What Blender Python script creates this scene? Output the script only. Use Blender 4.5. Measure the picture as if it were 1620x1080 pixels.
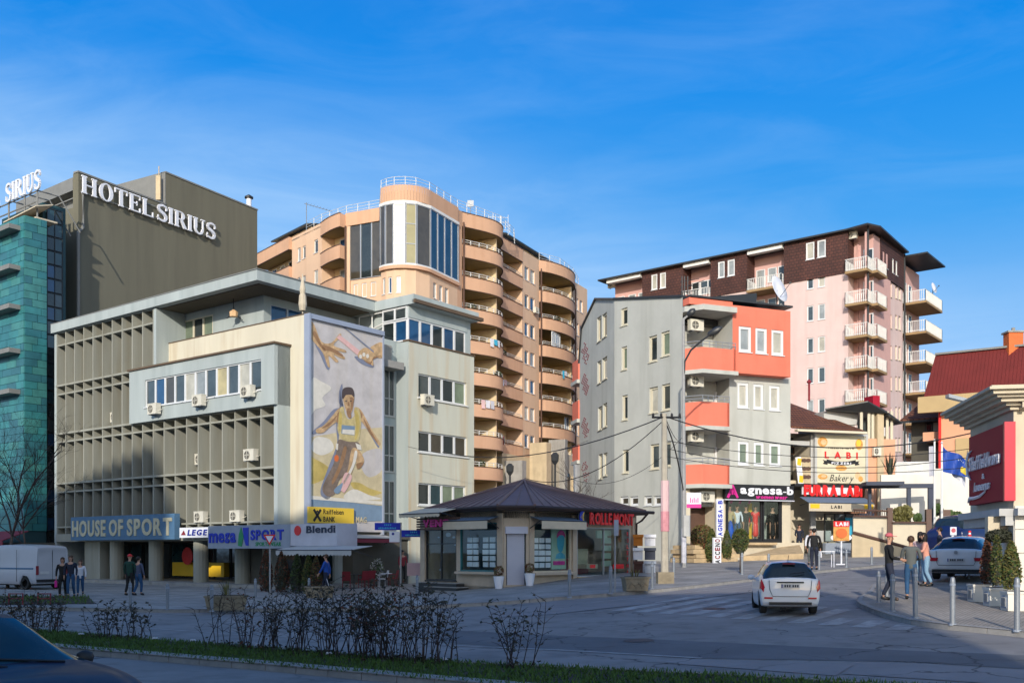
import bpy, bmesh, math, random
from mathutils import Vector, Matrix
S = bpy.context.scene
for o in list(bpy.data.objects):
    bpy.data.objects.remove(o)
COL = S.collection
R = math.radians
random.seed(7)

# ---------------------------------------------------------------- camera
CZ, F, HY, CX = 2.1, 1575.0, 870.0, 810.0
cd = bpy.data.cameras.new("camera")
cam = bpy.data.objects.new("camera", cd); COL.objects.link(cam)
cam.location = (0, 0, CZ); cam.rotation_euler = (R(90), 0, 0)
cd.sensor_width = 36; cd.lens = 35; cd.shift_y = (HY-540)/1620
cd.clip_start = .1; cd.clip_end = 6000
S.camera = cam

# ---------------------------------------------------------------- sky, sun, exposure
SUN_EL, SUN_AZ = 20.0, 8.0          # sun behind the camera, slightly to its left
wd = bpy.data.worlds.new("World"); S.world = wd; wd.use_nodes = True
nt = wd.node_tree; nt.nodes.clear()
def wn(t, **k):
    n = nt.nodes.new(t)
    for a, b in k.items(): setattr(n, a, b)
    return n
sky = wn('ShaderNodeTexSky', sky_type='NISHITA', sun_disc=False)
sky.sun_elevation = R(SUN_EL); sky.sun_rotation = R(180+SUN_AZ)
sky.air_density = 1.0; sky.dust_density = 1.2; sky.ozone_density = 1.5; sky.altitude = 600
tc = wn('ShaderNodeTexCoord'); sx = wn('ShaderNodeSeparateXYZ')
gr = wn('ShaderNodeValToRGB'); ce = gr.color_ramp.elements          # deep polarised blue, paler towards the horizon
for p_, c_ in ((.0, (.42, .62, .86)), (.17, (.2, .48, .87)), (.3, (.05, .34, .82)), (.42, (.008, .25, .77)), (.55, (.004, .18, .66)), (1., (.006, .09, .36))):
    e_ = ce.new(p_) if 0 < p_ < 1 else ce[0 if p_ == 0 else -1]; e_.color = c_+(1,); e_.position = p_
ts = wn('ShaderNodeVectorMath', operation='SCALE'); ts.inputs['Scale'].default_value = 10.0
m1 = wn('ShaderNodeMix', data_type='RGBA'); sc_ = wn('ShaderNodeVectorMath', operation='SCALE'); sc_.inputs['Scale'].default_value = 2.15
mr = wn('ShaderNodeMapRange', interpolation_type='SMOOTHSTEP'); mr.inputs[1].default_value = -.35; mr.inputs[2].default_value = .55   # sunward half of the sky is the pale one
mp = wn('ShaderNodeMapping'); mp.inputs['Rotation'].default_value = (R(8), R(-24), R(10)); mp.inputs['Scale'].default_value = (.8, .8, 3.2); mp.inputs['Location'].default_value = (.35, 0, .1)
nz = wn('ShaderNodeTexNoise'); nz.inputs['Scale'].default_value = 1.7; nz.inputs['Detail'].default_value = 10; nz.inputs['Roughness'].default_value = .52; nz.inputs['Distortion'].default_value = .5
cr = wn('ShaderNodeValToRGB'); cr.color_ramp.elements[0].position = .44; cr.color_ramp.elements[1].position = .8; cr.color_ramp.elements[1].color = (.62, .62, .62, 1)
dv = wn('ShaderNodeVectorMath', operation='DOT_PRODUCT'); dv.inputs[1].default_value = (-.228, .34, -.912)   # a broad veil of cirrus, lower left of a slanting line
nm = wn('ShaderNodeVectorMath', operation='NORMALIZE'); mb = wn('ShaderNodeMapRange', interpolation_type='SMOOTHSTEP'); mb.inputs[1].default_value = -.06; mb.inputs[2].default_value = .16; mb.inputs[3].default_value = .25; mb.inputs[4].default_value = 1.0
n4 = wn('ShaderNodeTexNoise'); n4.inputs['Scale'].default_value = 5.5; n4.inputs['Detail'].default_value = 8; n4.inputs['Roughness'].default_value = .6; n4.inputs['Distortion'].default_value = .8
c4 = wn('ShaderNodeValToRGB'); c4.color_ramp.elements[0].position = .42; c4.color_ramp.elements[1].position = .75; c4.color_ramp.elements[1].color = (.5, .5, .5, 1)
a4 = wn('ShaderNodeMath', operation='ADD'); m4 = wn('ShaderNodeMath', operation='MULTIPLY'); v4 = wn('ShaderNodeMath', operation='MULTIPLY_ADD'); v4.inputs[1].default_value = .78; v4.inputs[2].default_value = -.195
a5 = wn('ShaderNodeMath', operation='ADD', use_clamp=True)
mx = wn('ShaderNodeMix', data_type='RGBA'); mx.inputs[7].default_value = (3.9, 6.2, 9.4, 1)
bg = wn('ShaderNodeBackground'); bg.inputs[1].default_value = .1; ow = wn('ShaderNodeOutputWorld')
L = nt.links.new
L(tc.outputs['Generated'], sx.inputs[0]); L(sx.outputs[2], gr.inputs[0]); L(gr.outputs[0], ts.inputs[0])
L(sx.outputs[1], mr.inputs[0]); L(mr.outputs[0], m1.inputs[0]); L(sky.outputs[0], sc_.inputs[0]); L(sc_.outputs[0], m1.inputs[6]); L(ts.outputs[0], m1.inputs[7])
L(tc.outputs['Generated'], mp.inputs[0]); L(mp.outputs[0], nz.inputs['Vector']); L(nz.outputs[0], cr.inputs[0])
L(tc.outputs['Generated'], nm.inputs[0]); L(nm.outputs[0], dv.inputs[0]); L(dv.outputs['Value'], mb.inputs[0]); L(mp.outputs[0], n4.inputs['Vector']); L(n4.outputs[0], c4.inputs[0]); L(cr.outputs[0], a4.inputs[0]); L(c4.outputs[0], a4.inputs[1]); L(a4.outputs[0], m4.inputs[0]); L(mb.outputs[0], m4.inputs[1]); L(mb.outputs[0], v4.inputs[0]); L(v4.outputs[0], a5.inputs[0]); L(m4.outputs[0], a5.inputs[1]); L(a5.outputs[0], mx.inputs[0]); L(m1.outputs[2], mx.inputs[6]); L(mx.outputs[2], bg.inputs[0]); L(bg.outputs[0], ow.inputs[0])
sd = bpy.data.lights.new("sun", 'SUN'); sd.energy = 3.75; sd.angle = R(.6); sd.color = (1, .92, .79)
sun = bpy.data.objects.new("sun", sd); COL.objects.link(sun); sun.location = (-5, -60, 60)
tosun = Vector((-math.sin(R(SUN_AZ))*math.cos(R(SUN_EL)), -math.cos(R(SUN_AZ))*math.cos(R(SUN_EL)), math.sin(R(SUN_EL))))
sun.rotation_euler = tosun.to_track_quat('Z', 'Y').to_euler()
S.view_settings.view_transform = 'Standard'; S.view_settings.look = 'None'; S.view_settings.gamma = 1
S.view_settings.exposure = 0.12; S.view_settings.use_curve_mapping = False

# ---------------------------------------------------------------- measuring helpers
def ss(t):
    t = max(0, min(1, t)); return t*t*(3-2*t)
def G(x, y):                                   # height of the roadway: level at left, a street climbing away at right
    x = min(x, 32); y = min(y, 74)
    v = -.468+.0298*x+.0277*y
    return ss((x+8)/12)*(v+math.sqrt(v*v+.004))/2
def gp(px, py, off=0.0):                       # point of the ground seen at a place of the photograph
    y = 3.0; best = None
    while y < 140:
        x = (px-CX)/F*y; z = CZ-(py-HY)/F*y
        if z <= G(x, y)+off: break
        y += .02
    return Vector((x, y, G(x, y)+off))
def at(px, Y, py=None):
    return Vector(((px-CX)/F*Y, Y, 0 if py is None else CZ+(HY-py)/F*Y))
class Fac:                                      # a vertical facade plane: s along it (rightwards), z up, out towards the viewer
    def __init__(s, o, d):
        s.o = Vector((o[0], o[1], 0)); s.d = Vector((d[0], d[1], 0)).normalized(); s.n = Vector((s.d.y, -s.d.x, 0))
        s.a = math.atan2(s.d.y, s.d.x)
    def P(f, s, z=0, out=0):
        p = f.o+f.d*s+f.n*out; return Vector((p.x, p.y, z))
    def s_(f, px, out=0):
        k = (px-CX)/F; o = f.o+f.n*out
        return (k*o.y-o.x)/(f.d.x-k*f.d.y)
    def z_(f, px, py, out=0):
        p = f.P(f.s_(px, out), 0, out); return CZ+(HY-py)/F*p.y
    def rect(f, x0, y0, x1, y1, out=0):         # pixel box -> (s0,s1,z0,z1); y's taken at the middle
        a, b = f.s_(x0, out), f.s_(x1, out); m = (x0+x1)/2
        w = max(.1, round((b-a)/.05)*.05); z1, z0 = f.z_(m, y0, out), f.z_(m, y1, out)
        h = max(.1, round((z1-z0)/.05)*.05); c = (a+b)/2; d = (z0+z1)/2
        return (c-w/2, c+w/2, d-h/2, d+h/2)
def facpp(px0, Y0, px1, Y1):
    a, b = at(px0, Y0), at(px1, Y1); return Fac(a, b-a)

# ---------------------------------------------------------------- materials
M = {}
def mat(name, col, rough=.8, var=.12, scale=1.2, streak=0, bump=0, bs=25, metal=0, spec=.4, coat=0, emit=0, dirt=0, dcol=(.12, .1, .08), crack=0):
    m = bpy.data.materials.new(name); m.use_nodes = True; n = m.node_tree; b = n.nodes['Principled BSDF']
    N = n.nodes.new; lk = n.links.new
    b.inputs['Roughness'].default_value = rough; b.inputs['Metallic'].default_value = metal
    b.inputs['Specular IOR Level'].default_value = spec; b.inputs['Coat Weight'].default_value = coat
    b.inputs['Coat Roughness'].default_value = .05
    ge = N('ShaderNodeNewGeometry'); mp = N('ShaderNodeMapping'); lk(ge.outputs['Position'], mp.inputs[0])
    mp.inputs['Scale'].default_value = (scale, scale, scale*(.12 if streak else 1))
    nz = N('ShaderNodeTexNoise'); nz.inputs['Detail'].default_value = 8; nz.inputs['Roughness'].default_value = .65
    nz.inputs['Scale'].default_value = 1; lk(mp.outputs[0], nz.inputs['Vector'])
    rp = N('ShaderNodeValToRGB'); e = rp.color_ramp.elements
    e[0].position = .3; e[1].position = .72
    e[0].color = tuple(max(0, c*(1-var)) for c in col)+(1,); e[1].color = tuple(min(1, c*(1+var)) for c in col)+(1,)
    lk(nz.outputs[0], rp.inputs[0]); out = rp.outputs[0]
    if dirt:
        m2 = N('ShaderNodeMapping'); lk(ge.outputs['Position'], m2.inputs[0]); m2.inputs['Scale'].default_value = (1.6, 1.6, .13)
        m2.inputs['Location'].default_value = (3, 7, 1)
        n2 = N('ShaderNodeTexNoise'); n2.inputs['Detail'].default_value = 6; n2.inputs['Scale'].default_value = 1.; lk(m2.outputs[0], n2.inputs['Vector'])
        r2 = N('ShaderNodeValToRGB'); r2.color_ramp.elements[0].position = .5; r2.color_ramp.elements[1].position = .75
        r2.color_ramp.elements[1].color = (dirt, dirt, dirt, 1); lk(n2.outputs[0], r2.inputs[0])
        mm = N('ShaderNodeMix'); mm.data_type = 'RGBA'; lk(r2.outputs[0], mm.inputs[0]); lk(out, mm.inputs[6]); mm.inputs[7].default_value = tuple(dcol)+(1,)
        out = mm.outputs[2]
    lk(out, b.inputs['Base Color'])
    if crack:
        wv = N('ShaderNodeTexVoronoi'); wv.feature = 'DISTANCE_TO_EDGE'; wv.inputs['Scale'].default_value = .42; dn = N('ShaderNodeVectorMath'); dn.operation = 'ADD'; n6 = N('ShaderNodeTexNoise'); n6.inputs['Scale'].default_value = 1.3; n6.inputs['Detail'].default_value = 6; lk(ge.outputs['Position'], n6.inputs['Vector']); lk(ge.outputs['Position'], dn.inputs[0]); lk(n6.outputs['Color'], dn.inputs[1]); lk(dn.outputs[0], wv.inputs['Vector'])
        cm = N('ShaderNodeMapRange'); cm.inputs[1].default_value = .004; cm.inputs[2].default_value = .016; cm.inputs[3].default_value = crack; cm.inputs[4].default_value = 0; lk(wv.outputs['Distance'], cm.inputs[0]); n7 = N('ShaderNodeTexNoise'); n7.inputs['Scale'].default_value = .3; lk(ge.outputs['Position'], n7.inputs['Vector']); r7 = N('ShaderNodeMapRange'); r7.inputs[1].default_value = .45; r7.inputs[2].default_value = .55; lk(n7.outputs[0], r7.inputs[0]); m7 = N('ShaderNodeMath'); m7.operation = 'MULTIPLY'; lk(cm.outputs[0], m7.inputs[0]); lk(r7.outputs[0], m7.inputs[1]); x7 = N('ShaderNodeMix'); x7.data_type = 'RGBA'; lk(m7.outputs[0], x7.inputs[0]); lk(out, x7.inputs[6]); x7.inputs[7].default_value = (.03, .03, .03, 1); lk(x7.outputs[2], b.inputs['Base Color'])
    if bump:
        n3 = N('ShaderNodeTexNoise'); n3.inputs['Scale'].default_value = bs; n3.inputs['Detail'].default_value = 5; lk(ge.outputs['Position'], n3.inputs['Vector'])
        bp = N('ShaderNodeBump'); bp.inputs['Strength'].default_value = bump; bp.inputs['Distance'].default_value = .02
        lk(n3.outputs[0], bp.inputs['Height']); lk(bp.outputs[0], b.inputs['Normal'])
    if emit:
        b.inputs['Emission Color'].default_value = tuple(col)+(1,); b.inputs['Emission Strength'].default_value = emit
    M[name] = m; return m
def glass(name, col, rough=.06, wob=.008, spec=.9):
    m = mat(name, col, rough, .35, .8, spec=spec); n = m.node_tree; b = n.nodes['Principled BSDF']
    ge = n.nodes.new('ShaderNodeNewGeometry'); nz = n.nodes.new('ShaderNodeTexNoise'); nz.inputs['Scale'].default_value = 1.1
    n.links.new(ge.outputs['Position'], nz.inputs['Vector']); bp = n.nodes.new('ShaderNodeBump')
    bp.inputs['Strength'].default_value = .5; bp.inputs['Distance'].default_value = wob
    n.links.new(nz.outputs[0], bp.inputs['Height']); n.links.new(bp.outputs[0], b.inputs['Normal']); return m
def clear(name, col=(.8, .9, .9), t=.82):
    m = bpy.data.materials.new(name); m.use_nodes = True; n = m.node_tree; n.nodes.clear(); N = n.nodes.new
    o = N('ShaderNodeOutputMaterial'); tr = N('ShaderNodeBsdfTransparent'); tr.inputs[0].default_value = tuple(col)+(1,)
    gl = N('ShaderNodeBsdfGlossy'); gl.inputs['Roughness'].default_value = .02; fr = N('ShaderNodeLayerWeight'); fr.inputs[0].default_value = .5
    pw = N('ShaderNodeMath'); pw.operation = 'POWER'; pw.inputs[1].default_value = 4; ml = N('ShaderNodeMath'); ml.operation = 'MULTIPLY_ADD'; ml.inputs[1].default_value = .5; ml.inputs[2].default_value = .04
    n.links.new(fr.outputs['Facing'], pw.inputs[0]); n.links.new(pw.outputs[0], ml.inputs[0])
    mx = N('ShaderNodeMixShader'); n.links.new(ml.outputs[0], mx.inputs[0]); n.links.new(tr.outputs[0], mx.inputs[1]); n.links.new(gl.outputs[0], mx.inputs[2])
    n.links.new(mx.outputs[0], o.inputs[0]); M[name] = m; return m
def bricky(name, c1, c2, mortar, d, sc=1.0, bw=.5, rh=.25, ms=.02, rough=.85, horiz=False, bump=.5, off=.5):
    m = bpy.data.materials.new(name); m.use_nodes = True; n = m.node_tree; b = n.nodes['Principled BSDF']; N = n.nodes.new; lk = n.links.new
    b.inputs['Roughness'].default_value = rough
    ge = N('ShaderNodeNewGeometry'); dt = N('ShaderNodeVectorMath'); dt.operation = 'DOT_PRODUCT'; lk(ge.outputs['Position'], dt.inputs[0])
    dt.inputs[1].default_value = (d[0], d[1], 0); sp = N('ShaderNodeSeparateXYZ'); lk(ge.outputs['Position'], sp.inputs[0])
    cb = N('ShaderNodeCombineXYZ'); lk(dt.outputs['Value'], cb.inputs[0])
    if horiz:
        d2 = N('ShaderNodeVectorMath'); d2.operation = 'DOT_PRODUCT'; lk(ge.outputs['Position'], d2.inputs[0]); d2.inputs[1].default_value = (-d[1], d[0], 0)
        lk(d2.outputs['Value'], cb.inputs[1])
    else: lk(sp.outputs[2], cb.inputs[1])
    bt = N('ShaderNodeTexBrick'); lk(cb.outputs[0], bt.inputs['Vector']); bt.inputs['Scale'].default_value = sc
    bt.offset = off
    bt.inputs['Color1'].default_value = tuple(c1)+(1,); bt.inputs['Color2'].default_value = tuple(c2)+(1,); bt.inputs['Mortar'].default_value = tuple(mortar)+(1,)
    bt.inputs['Brick Width'].default_value = bw; bt.inputs['Row Height'].default_value = rh; bt.inputs['Mortar Size'].default_value = ms
    nz = N('ShaderNodeTexNoise'); nz.inputs['Scale'].default_value = .7; nz.inputs['Detail'].default_value = 7; lk(ge.outputs['Position'], nz.inputs['Vector'])
    mr = N('ShaderNodeMapRange'); mr.inputs[1].default_value = .3; mr.inputs[2].default_value = .7; mr.inputs[3].default_value = .7; mr.inputs[4].default_value = 1.25; lk(nz.outputs[0], mr.inputs[0])
    vm = N('ShaderNodeVectorMath'); vm.operation = 'SCALE'; lk(bt.outputs[0], vm.inputs[0]); lk(mr.outputs[0], vm.inputs['Scale']); lk(vm.outputs[0], b.inputs['Base Color'])
    bp = N('ShaderNodeBump'); bp.inputs['Strength'].default_value = bump; bp.inputs['Distance'].default_value = .02; bp.invert = True
    lk(bt.outputs['Fac'], bp.inputs['Height']); lk(bp.outputs[0], b.inputs['Normal']); M[name] = m; return m

# ---------------------------------------------------------------- mesh helpers
class MB:
    def __init__(s): s.v = []; s.f = []; s.m = []
    def poly(s, pts, m=0):
        i = len(s.v); s.v += [tuple(p) for p in pts]; s.f.append(tuple(range(i, i+len(pts)))); s.m.append(m)
    def hexa(s, p, m=0):      # p: 8 corners, bottom ring then top ring
        i = len(s.v); s.v += [tuple(q) for q in p]
        for f in ((0, 3, 2, 1), (4, 5, 6, 7), (0, 1, 5, 4), (1, 2, 6, 5), (2, 3, 7, 6), (3, 0, 4, 7)):
            s.f.append(tuple(i+k for k in f)); s.m.append(m)
    def box(s, x0, x1, y0, y1, z0, z1, m=0):
        s.hexa([(x0, y0, z0), (x1, y0, z0), (x1, y1, z0), (x0, y1, z0), (x0, y0, z1), (x1, y0, z1), (x1, y1, z1), (x0, y1, z1)], m)
    def fb(s, F_, s0, s1, o0, o1, z0, z1, m=0):    # box in facade terms
        P = F_.P
        s.hexa([P(s0, z0, o1), P(s1, z0, o1), P(s1, z0, o0), P(s0, z0, o0), P(s0, z1, o1), P(s1, z1, o1), P(s1, z1, o0), P(s0, z1, o0)], m)
    def prism(s, pts, z0, z1, m=0, mt=None):         # plan polygon (counter-clockwise) -> solid; z0/z1 numbers or lists
        n = len(pts); a = z0 if isinstance(z0, (list, tuple)) else [z0]*n; b = z1 if isinstance(z1, (list, tuple)) else [z1]*n
        i = len(s.v); s.v += [(p[0], p[1], a[k]) for k, p in enumerate(pts)]+[(p[0], p[1], b[k]) for k, p in enumerate(pts)]
        s.f.append(tuple(i+k for k in reversed(range(n)))); s.m.append(m)
        s.f.append(tuple(i+n+k for k in range(n))); s.m.append(m if mt is None else mt)
        for k in range(n): s.f.append((i+k, i+(k+1) % n, i+n+(k+1) % n, i+n+k)); s.m.append(m)
    def ext(s, pts, vec, m=0, side=None):           # any planar polygon extruded along vec
        n = len(pts); i = len(s.v); s.v += [tuple(p) for p in pts]+[tuple(Vector(p)+Vector(vec)) for p in pts]
        s.f.append(tuple(i+k for k in range(n))); s.m.append(m); s.f.append(tuple(i+n+k for k in reversed(range(n)))); s.m.append(m)
        for k in range(n): s.f.append((i+k, i+n+k, i+n+(k+1) % n, i+(k+1) % n)); s.m.append(m if side is None else side)
    def tube(s, pts, r, n=6, m=0, cap=True):
        pts = [Vector(p) for p in pts]; rr = r if isinstance(r, (list, tuple)) else [r]*len(pts); rings = []
        for k, p in enumerate(pts):
            t = (pts[min(k+1, len(pts)-1)]-pts[max(k-1, 0)]).normalized()
            u = t.cross(Vector((0, 0, 1)));
            if u.length < .05: u = t.cross(Vector((1, 0, 0)))
            u.normalize(); w = u.cross(t); i = len(s.v)
            for j in range(n):
                a = 2*math.pi*j/n; s.v.append(tuple(p+(u*math.cos(a)+w*math.sin(a))*rr[k]))
            rings.append(i)
        for a, b in zip(rings, rings[1:]):
            for j in range(n): s.f.append((a+j, a+(j+1) % n, b+(j+1) % n, b+j)); s.m.append(m)
        if cap:
            s.f.append(tuple(rings[0]+j for j in reversed(range(n)))); s.m.append(m); s.f.append(tuple(rings[-1]+j for j in range(n))); s.m.append(m)
    def lathe(s, prof, c=(0, 0, 0), n=16, m=0):       # prof: (r,z)
        i0 = len(s.v)
        for r, z in prof:
            for j in range(n):
                a = 2*math.pi*j/n; s.v.append((c[0]+r*math.cos(a), c[1]+r*math.sin(a), c[2]+z))
        for k in range(len(prof)-1):
            for j in range(n): s.f.append((i0+k*n+j, i0+k*n+(j+1) % n, i0+(k+1)*n+(j+1) % n, i0+(k+1)*n+j)); s.m.append(m)
        s.f.append(tuple(i0+(len(prof)-1)*n+j for j in range(n))); s.m.append(m)
        s.f.append(tuple(i0+j for j in reversed(range(n)))); s.m.append(m)
    def mesh(s, name, mats, off=(0, 0, 0), smooth=False):
        me = bpy.data.meshes.new(name); ox, oy, oz = off
        me.from_pydata([(a-ox, b-oy, c-oz) for a, b, c in s.v], [], s.f)
        for x in mats: me.materials.append(M[x] if isinstance(x, str) else x)
        if len(mats) > 1: me.polygons.foreach_set('material_index', s.m)
        if smooth: me.polygons.foreach_set('use_smooth', [True]*len(me.polygons))
        me.update(); return me
    def build(s, name, mats, parent=None, smooth=False, loc=None):
        if isinstance(mats, str): mats = [mats]
        if loc is not None:                            # geometry is local, object stands at loc
            o = bpy.data.objects.new(name, s.mesh(name, mats, smooth=smooth)); o.location = loc
        else:
            off = parent['_w'] if parent and '_w' in parent else (0, 0, 0)
            o = bpy.data.objects.new(name, s.mesh(name, mats, off, smooth))
        COL.objects.link(o)
        if parent:
            o.parent = parent; o['_w'] = list(parent['_w']) if '_w' in parent else [0, 0, 0]
            if loc is not None: o['_w'] = [a+b for a, b in zip(o['_w'], loc)]
        return o
def tag(o, label=None, cat=None, group=None, kind=None):
    if label: o['label'] = label
    if cat: o['category'] = cat
    if group: o['group'] = group
    if kind: o['kind'] = kind
    return o
def thing(name, label, cat, loc=(0, 0, 0), rz=0, group=None):
    o = bpy.data.objects.new(name, None); COL.objects.link(o); o.empty_display_size = .3
    o.location = loc; o.rotation_euler = (0, 0, rz); o['_w'] = [float(c) for c in loc] if rz == 0 else [0., 0., 0.]
    return tag(o, label, cat, group)
def dup(root, loc, rz=None, label=None, group=None, scale=None):
    def cp(o, par):
        c = o.copy(); COL.objects.link(c); c.parent = par
        for ch in [x for x in KIDS.get(o.name, [])]: cp(ch, c)
        return c
    KIDS = {}
    for o in bpy.data.objects:
        if o.parent: KIDS.setdefault(o.parent.name, []).append(o)
    r = cp(root, None); r.location = loc
    if rz is not None: r.rotation_euler = (0, 0, rz)
    if scale: r.scale = (scale,)*3
    if label: r['label'] = label
    if group: r['group'] = group
    return r
def onetop(mb, name, mats, label, cat, group=None, smooth=False, base=None):  # a thing that is one mesh, origin at its base
    vs = mb.v; n = len(vs); b = base or (sum(v[0] for v in vs)/n, sum(v[1] for v in vs)/n, min(v[2] for v in vs))
    if isinstance(mats, str): mats = [mats]
    o = bpy.data.objects.new(name, mb.mesh(name, mats, b, smooth)); o.location = b; COL.objects.link(o); o['_w'] = [float(c) for c in b]
    return tag(o, label, cat, group)
def clip(poly, planes):                                # planes: (a,b,c) keeps a*s+b*z<=c
    for a, b, c in planes:
        out = []
        for i in range(len(poly)):
            p, q = poly[i], poly[(i+1) % len(poly)]; dp, dq = a*p[0]+b*p[1]-c, a*q[0]+b*q[1]-c
            if dp <= 0: out.append(p)
            if (dp < 0 < dq) or (dq < 0 < dp):
                t = dp/(dp-dq); out.append((p[0]+(q[0]-p[0])*t, p[1]+(q[1]-p[1])*t))
        poly = out
        if len(poly) < 3: return []
    return poly
def line(p, q):                                        # half-plane below the line p->q (p left of q)
    a, b = p; c, d = q; return (-(d-b), (c-a), -(d-b)*a+(c-a)*b)
def wall(mb, f, s0, s1, z0, z1, holes=(), depth=.16, out=0, m=0, mr=None, planes=()):
    mr = m if mr is None else mr
    hs = [(max(s0, a), min(s1, b), max(z0, c), min(z1, d)) for a, b, c, d in holes if b > s0 and a < s1 and d > z0 and c < z1]
    xs = sorted(set([s0, s1]+[v for h in hs for v in h[:2]])); zs = sorted(set([z0, z1]+[v for h in hs for v in h[2:]]))
    for a, b in zip(xs, xs[1:]):
        if b-a < 1e-5: continue
        run = None
        for c, d in zip(zs, zs[1:]):
            if d-c < 1e-6: continue
            x, z = (a+b)/2, (c+d)/2
            inside = any(h[0] < x < h[1] and h[2] < z < h[3] for h in hs)
            if inside:
                if run: _cell(mb, f, a, b, run[0], run[1], out, m, planes); run = None
            else: run = (run[0], d) if run else (c, d)
        if run: _cell(mb, f, a, b, run[0], run[1], out, m, planes)
    P = f.P
    for a, b, c, d in hs:
        i, o = out-depth, out
        mb.poly([P(a, c, o), P(b, c, o), P(b, c, i), P(a, c, i)], mr); mb.poly([P(a, d, i), P(b, d, i), P(b, d, o), P(a, d, o)], mr)
        mb.poly([P(a, c, i), P(a, d, i), P(a, d, o), P(a, c, o)], mr); mb.poly([P(b, c, o), P(b, d, o), P(b, d, i), P(b, c, i)], mr)
def _cell(mb, f, a, b, c, d, out, m, planes):
    q = clip([(a, c), (b, c), (b, d), (a, d)], planes) if planes else [(a, c), (b, c), (b, d), (a, d)]
    if len(q) >= 3: mb.poly([f.P(x, z, out) for x, z in q], m)
_wc = {}
def window(parent, f, r, cols=1, rows=1, g='glass_dark', fr='white_frame', depth=.12, out=0, t=.06, sill=True, panes=True, name='window', split=None):
    """window = frame (part) > pane (sub-parts)"""
    s0, s1, z0, z1 = r; w, h = round(s1-s0, 3), round(z1-z0, 3); key = (w, h, cols, rows, fr, t, sill, panes, str(split))
    gl = g if isinstance(g, (list, tuple)) else [g]
    if key not in _wc:
        b = MB(); xs = [w*i/cols for i in range(cols+1)]; zs = [h*i/rows for i in range(rows+1)]
        if split: zs = [0, h*split, h]
        T = .05
        b.box(0, t, -T, T, 0, h); b.box(w-t, w, -T, T, 0, h); b.box(t, w-t, -T, T, 0, t); b.box(t, w-t, -T, T, h-t, h)
        for x in xs[1:-1]: b.box(x-t*.6, x+t*.6, -T*.9, T*.9, t, h-t)
        for i in range(len(xs)-1):
            for z in zs[1:-1]: b.box(xs[i]+(t if i == 0 else t*.6), xs[i+1]-(t if i == len(xs)-2 else t*.6), -T*.8, T*.8, z-t*.5, z+t*.5)
        if sill: b.box(-.04, w+.04, -depth-.07, -T-.003, -.05, -.002)
        me = b.mesh('window', [fr]); ps = []
        for i in range(len(xs)-1):
            for j in range(len(zs)-1):
                q = MB(); x0, x1, a, c = xs[i]+t*.5, xs[i+1]-t*.5, zs[j]+t*.4, zs[j+1]-t*.4
                q.box(0, x1-x0, -.008, .008, 0, c-a); ps.append((q, x0, a))
        _wc[key] = (me, ps, {})
    me, ps, pm = _wc[key]
    o = bpy.data.objects.new(name, me); COL.objects.link(o); o.parent = parent
    W = Vector(parent['_w']); o.location = f.P(s0, z0, out-depth)-W; o.rotation_euler = (0, 0, f.a)
    for i, (q, x, z) in enumerate(ps):
        gm_ = random.choice(gl) if len(gl) > 1 else gl[0]
        if (i, gm_) not in pm: pm[(i, gm_)] = q.mesh('pane', [gm_])
        p = bpy.data.objects.new('pane', pm[(i, gm_)]); COL.objects.link(p); p.parent = o; p.location = (x, .01, z)
    return o
BF = None
def text_mesh(s, w, h, depth=.05, bold=.0, shear=0):
    cu = bpy.data.curves.new('t', 'FONT'); cu.body = s; cu.extrude = .02; cu.offset = bold; cu.shear = shear; cu.resolution_u = 3
    o = bpy.data.objects.new('t', cu); COL.objects.link(o); dg = bpy.context.evaluated_depsgraph_get(); dg.update()
    me = bpy.data.meshes.new_from_object(o.evaluated_get(dg)); bpy.data.objects.remove(o)
    vs = [v.co for v in me.vertices]
    if not vs: return None
    x0, x1 = min(v.x for v in vs), max(v.x for v in vs); y0, y1 = min(v.y for v in vs), max(v.y for v in vs)
    out = MB(); kx = w/(x1-x0) if w else h/(y1-y0); ky = h/(y1-y0)
    for v in vs: out.v.append(((v.x-x0)*kx, -(v.z/.02*.5+.5)*depth, (v.y-y0)*ky))
    out.f = [tuple(p.vertices) for p in me.polygons]; out.m = [0]*len(out.f); out.w = (x1-x0)*kx
    return out
def letters(parent, f, s, r, mt, out=0, depth=.06, bold=.01, gap=.12, per=True, name='letter', shear=0, low=None, rot=0, mats=None):
    """lay a word into rect r=(s0,s1,z0,z1) of facade f, each letter its own part"""
    s0, s1, z0, z1 = r; H = z1-z0; items = []; x = 0
    asc = 'bdfhklti'; desc = 'gpqyj'
    for ch in s:
        if ch == ' ': x += H*.38; continue
        h = H; zo = 0
        if low is not None and ch.islower():
            h = H*(low if ch not in asc+desc else 1.0); zo = 0 if ch not in desc else -H*(1-low)
            if ch in desc: h = H*low+H*(1-low)
        if ch == '-': h = H*.12; zo = H*.28
        m = text_mesh(ch, None if ch != '-' else H*.32, h, depth, bold, shear)
        if m is None: continue
        w = max(v[0] for v in m.v); items.append((m, x, zo)); x += w+H*gap
    tot = x-H*gap; k = (s1-s0)/tot; W = Vector(parent['_w'])
    joined = MB()
    for i, (m, xo, zo) in enumerate(items):
        m.v = [((a)*k, b, c+zo) for a, b, c in m.v]
        if per:
            o = m.build(name, mats[i % len(mats)] if mats else mt, parent, loc=tuple(f.P(s0+xo*k, z0, out)-W)); o.rotation_euler = (0, 0, f.a)
        else:
            n = len(joined.v); joined.v += [(a+xo*k, b, c) for a, b, c in m.v]; joined.f += [tuple(n+q for q in g) for g in m.f]; joined.m += m.m
    if not per:
        o = joined.build(name, mt, parent, loc=tuple(f.P(s0, z0, out)-W)); o.rotation_euler = (0, 0, f.a)
    return k
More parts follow.
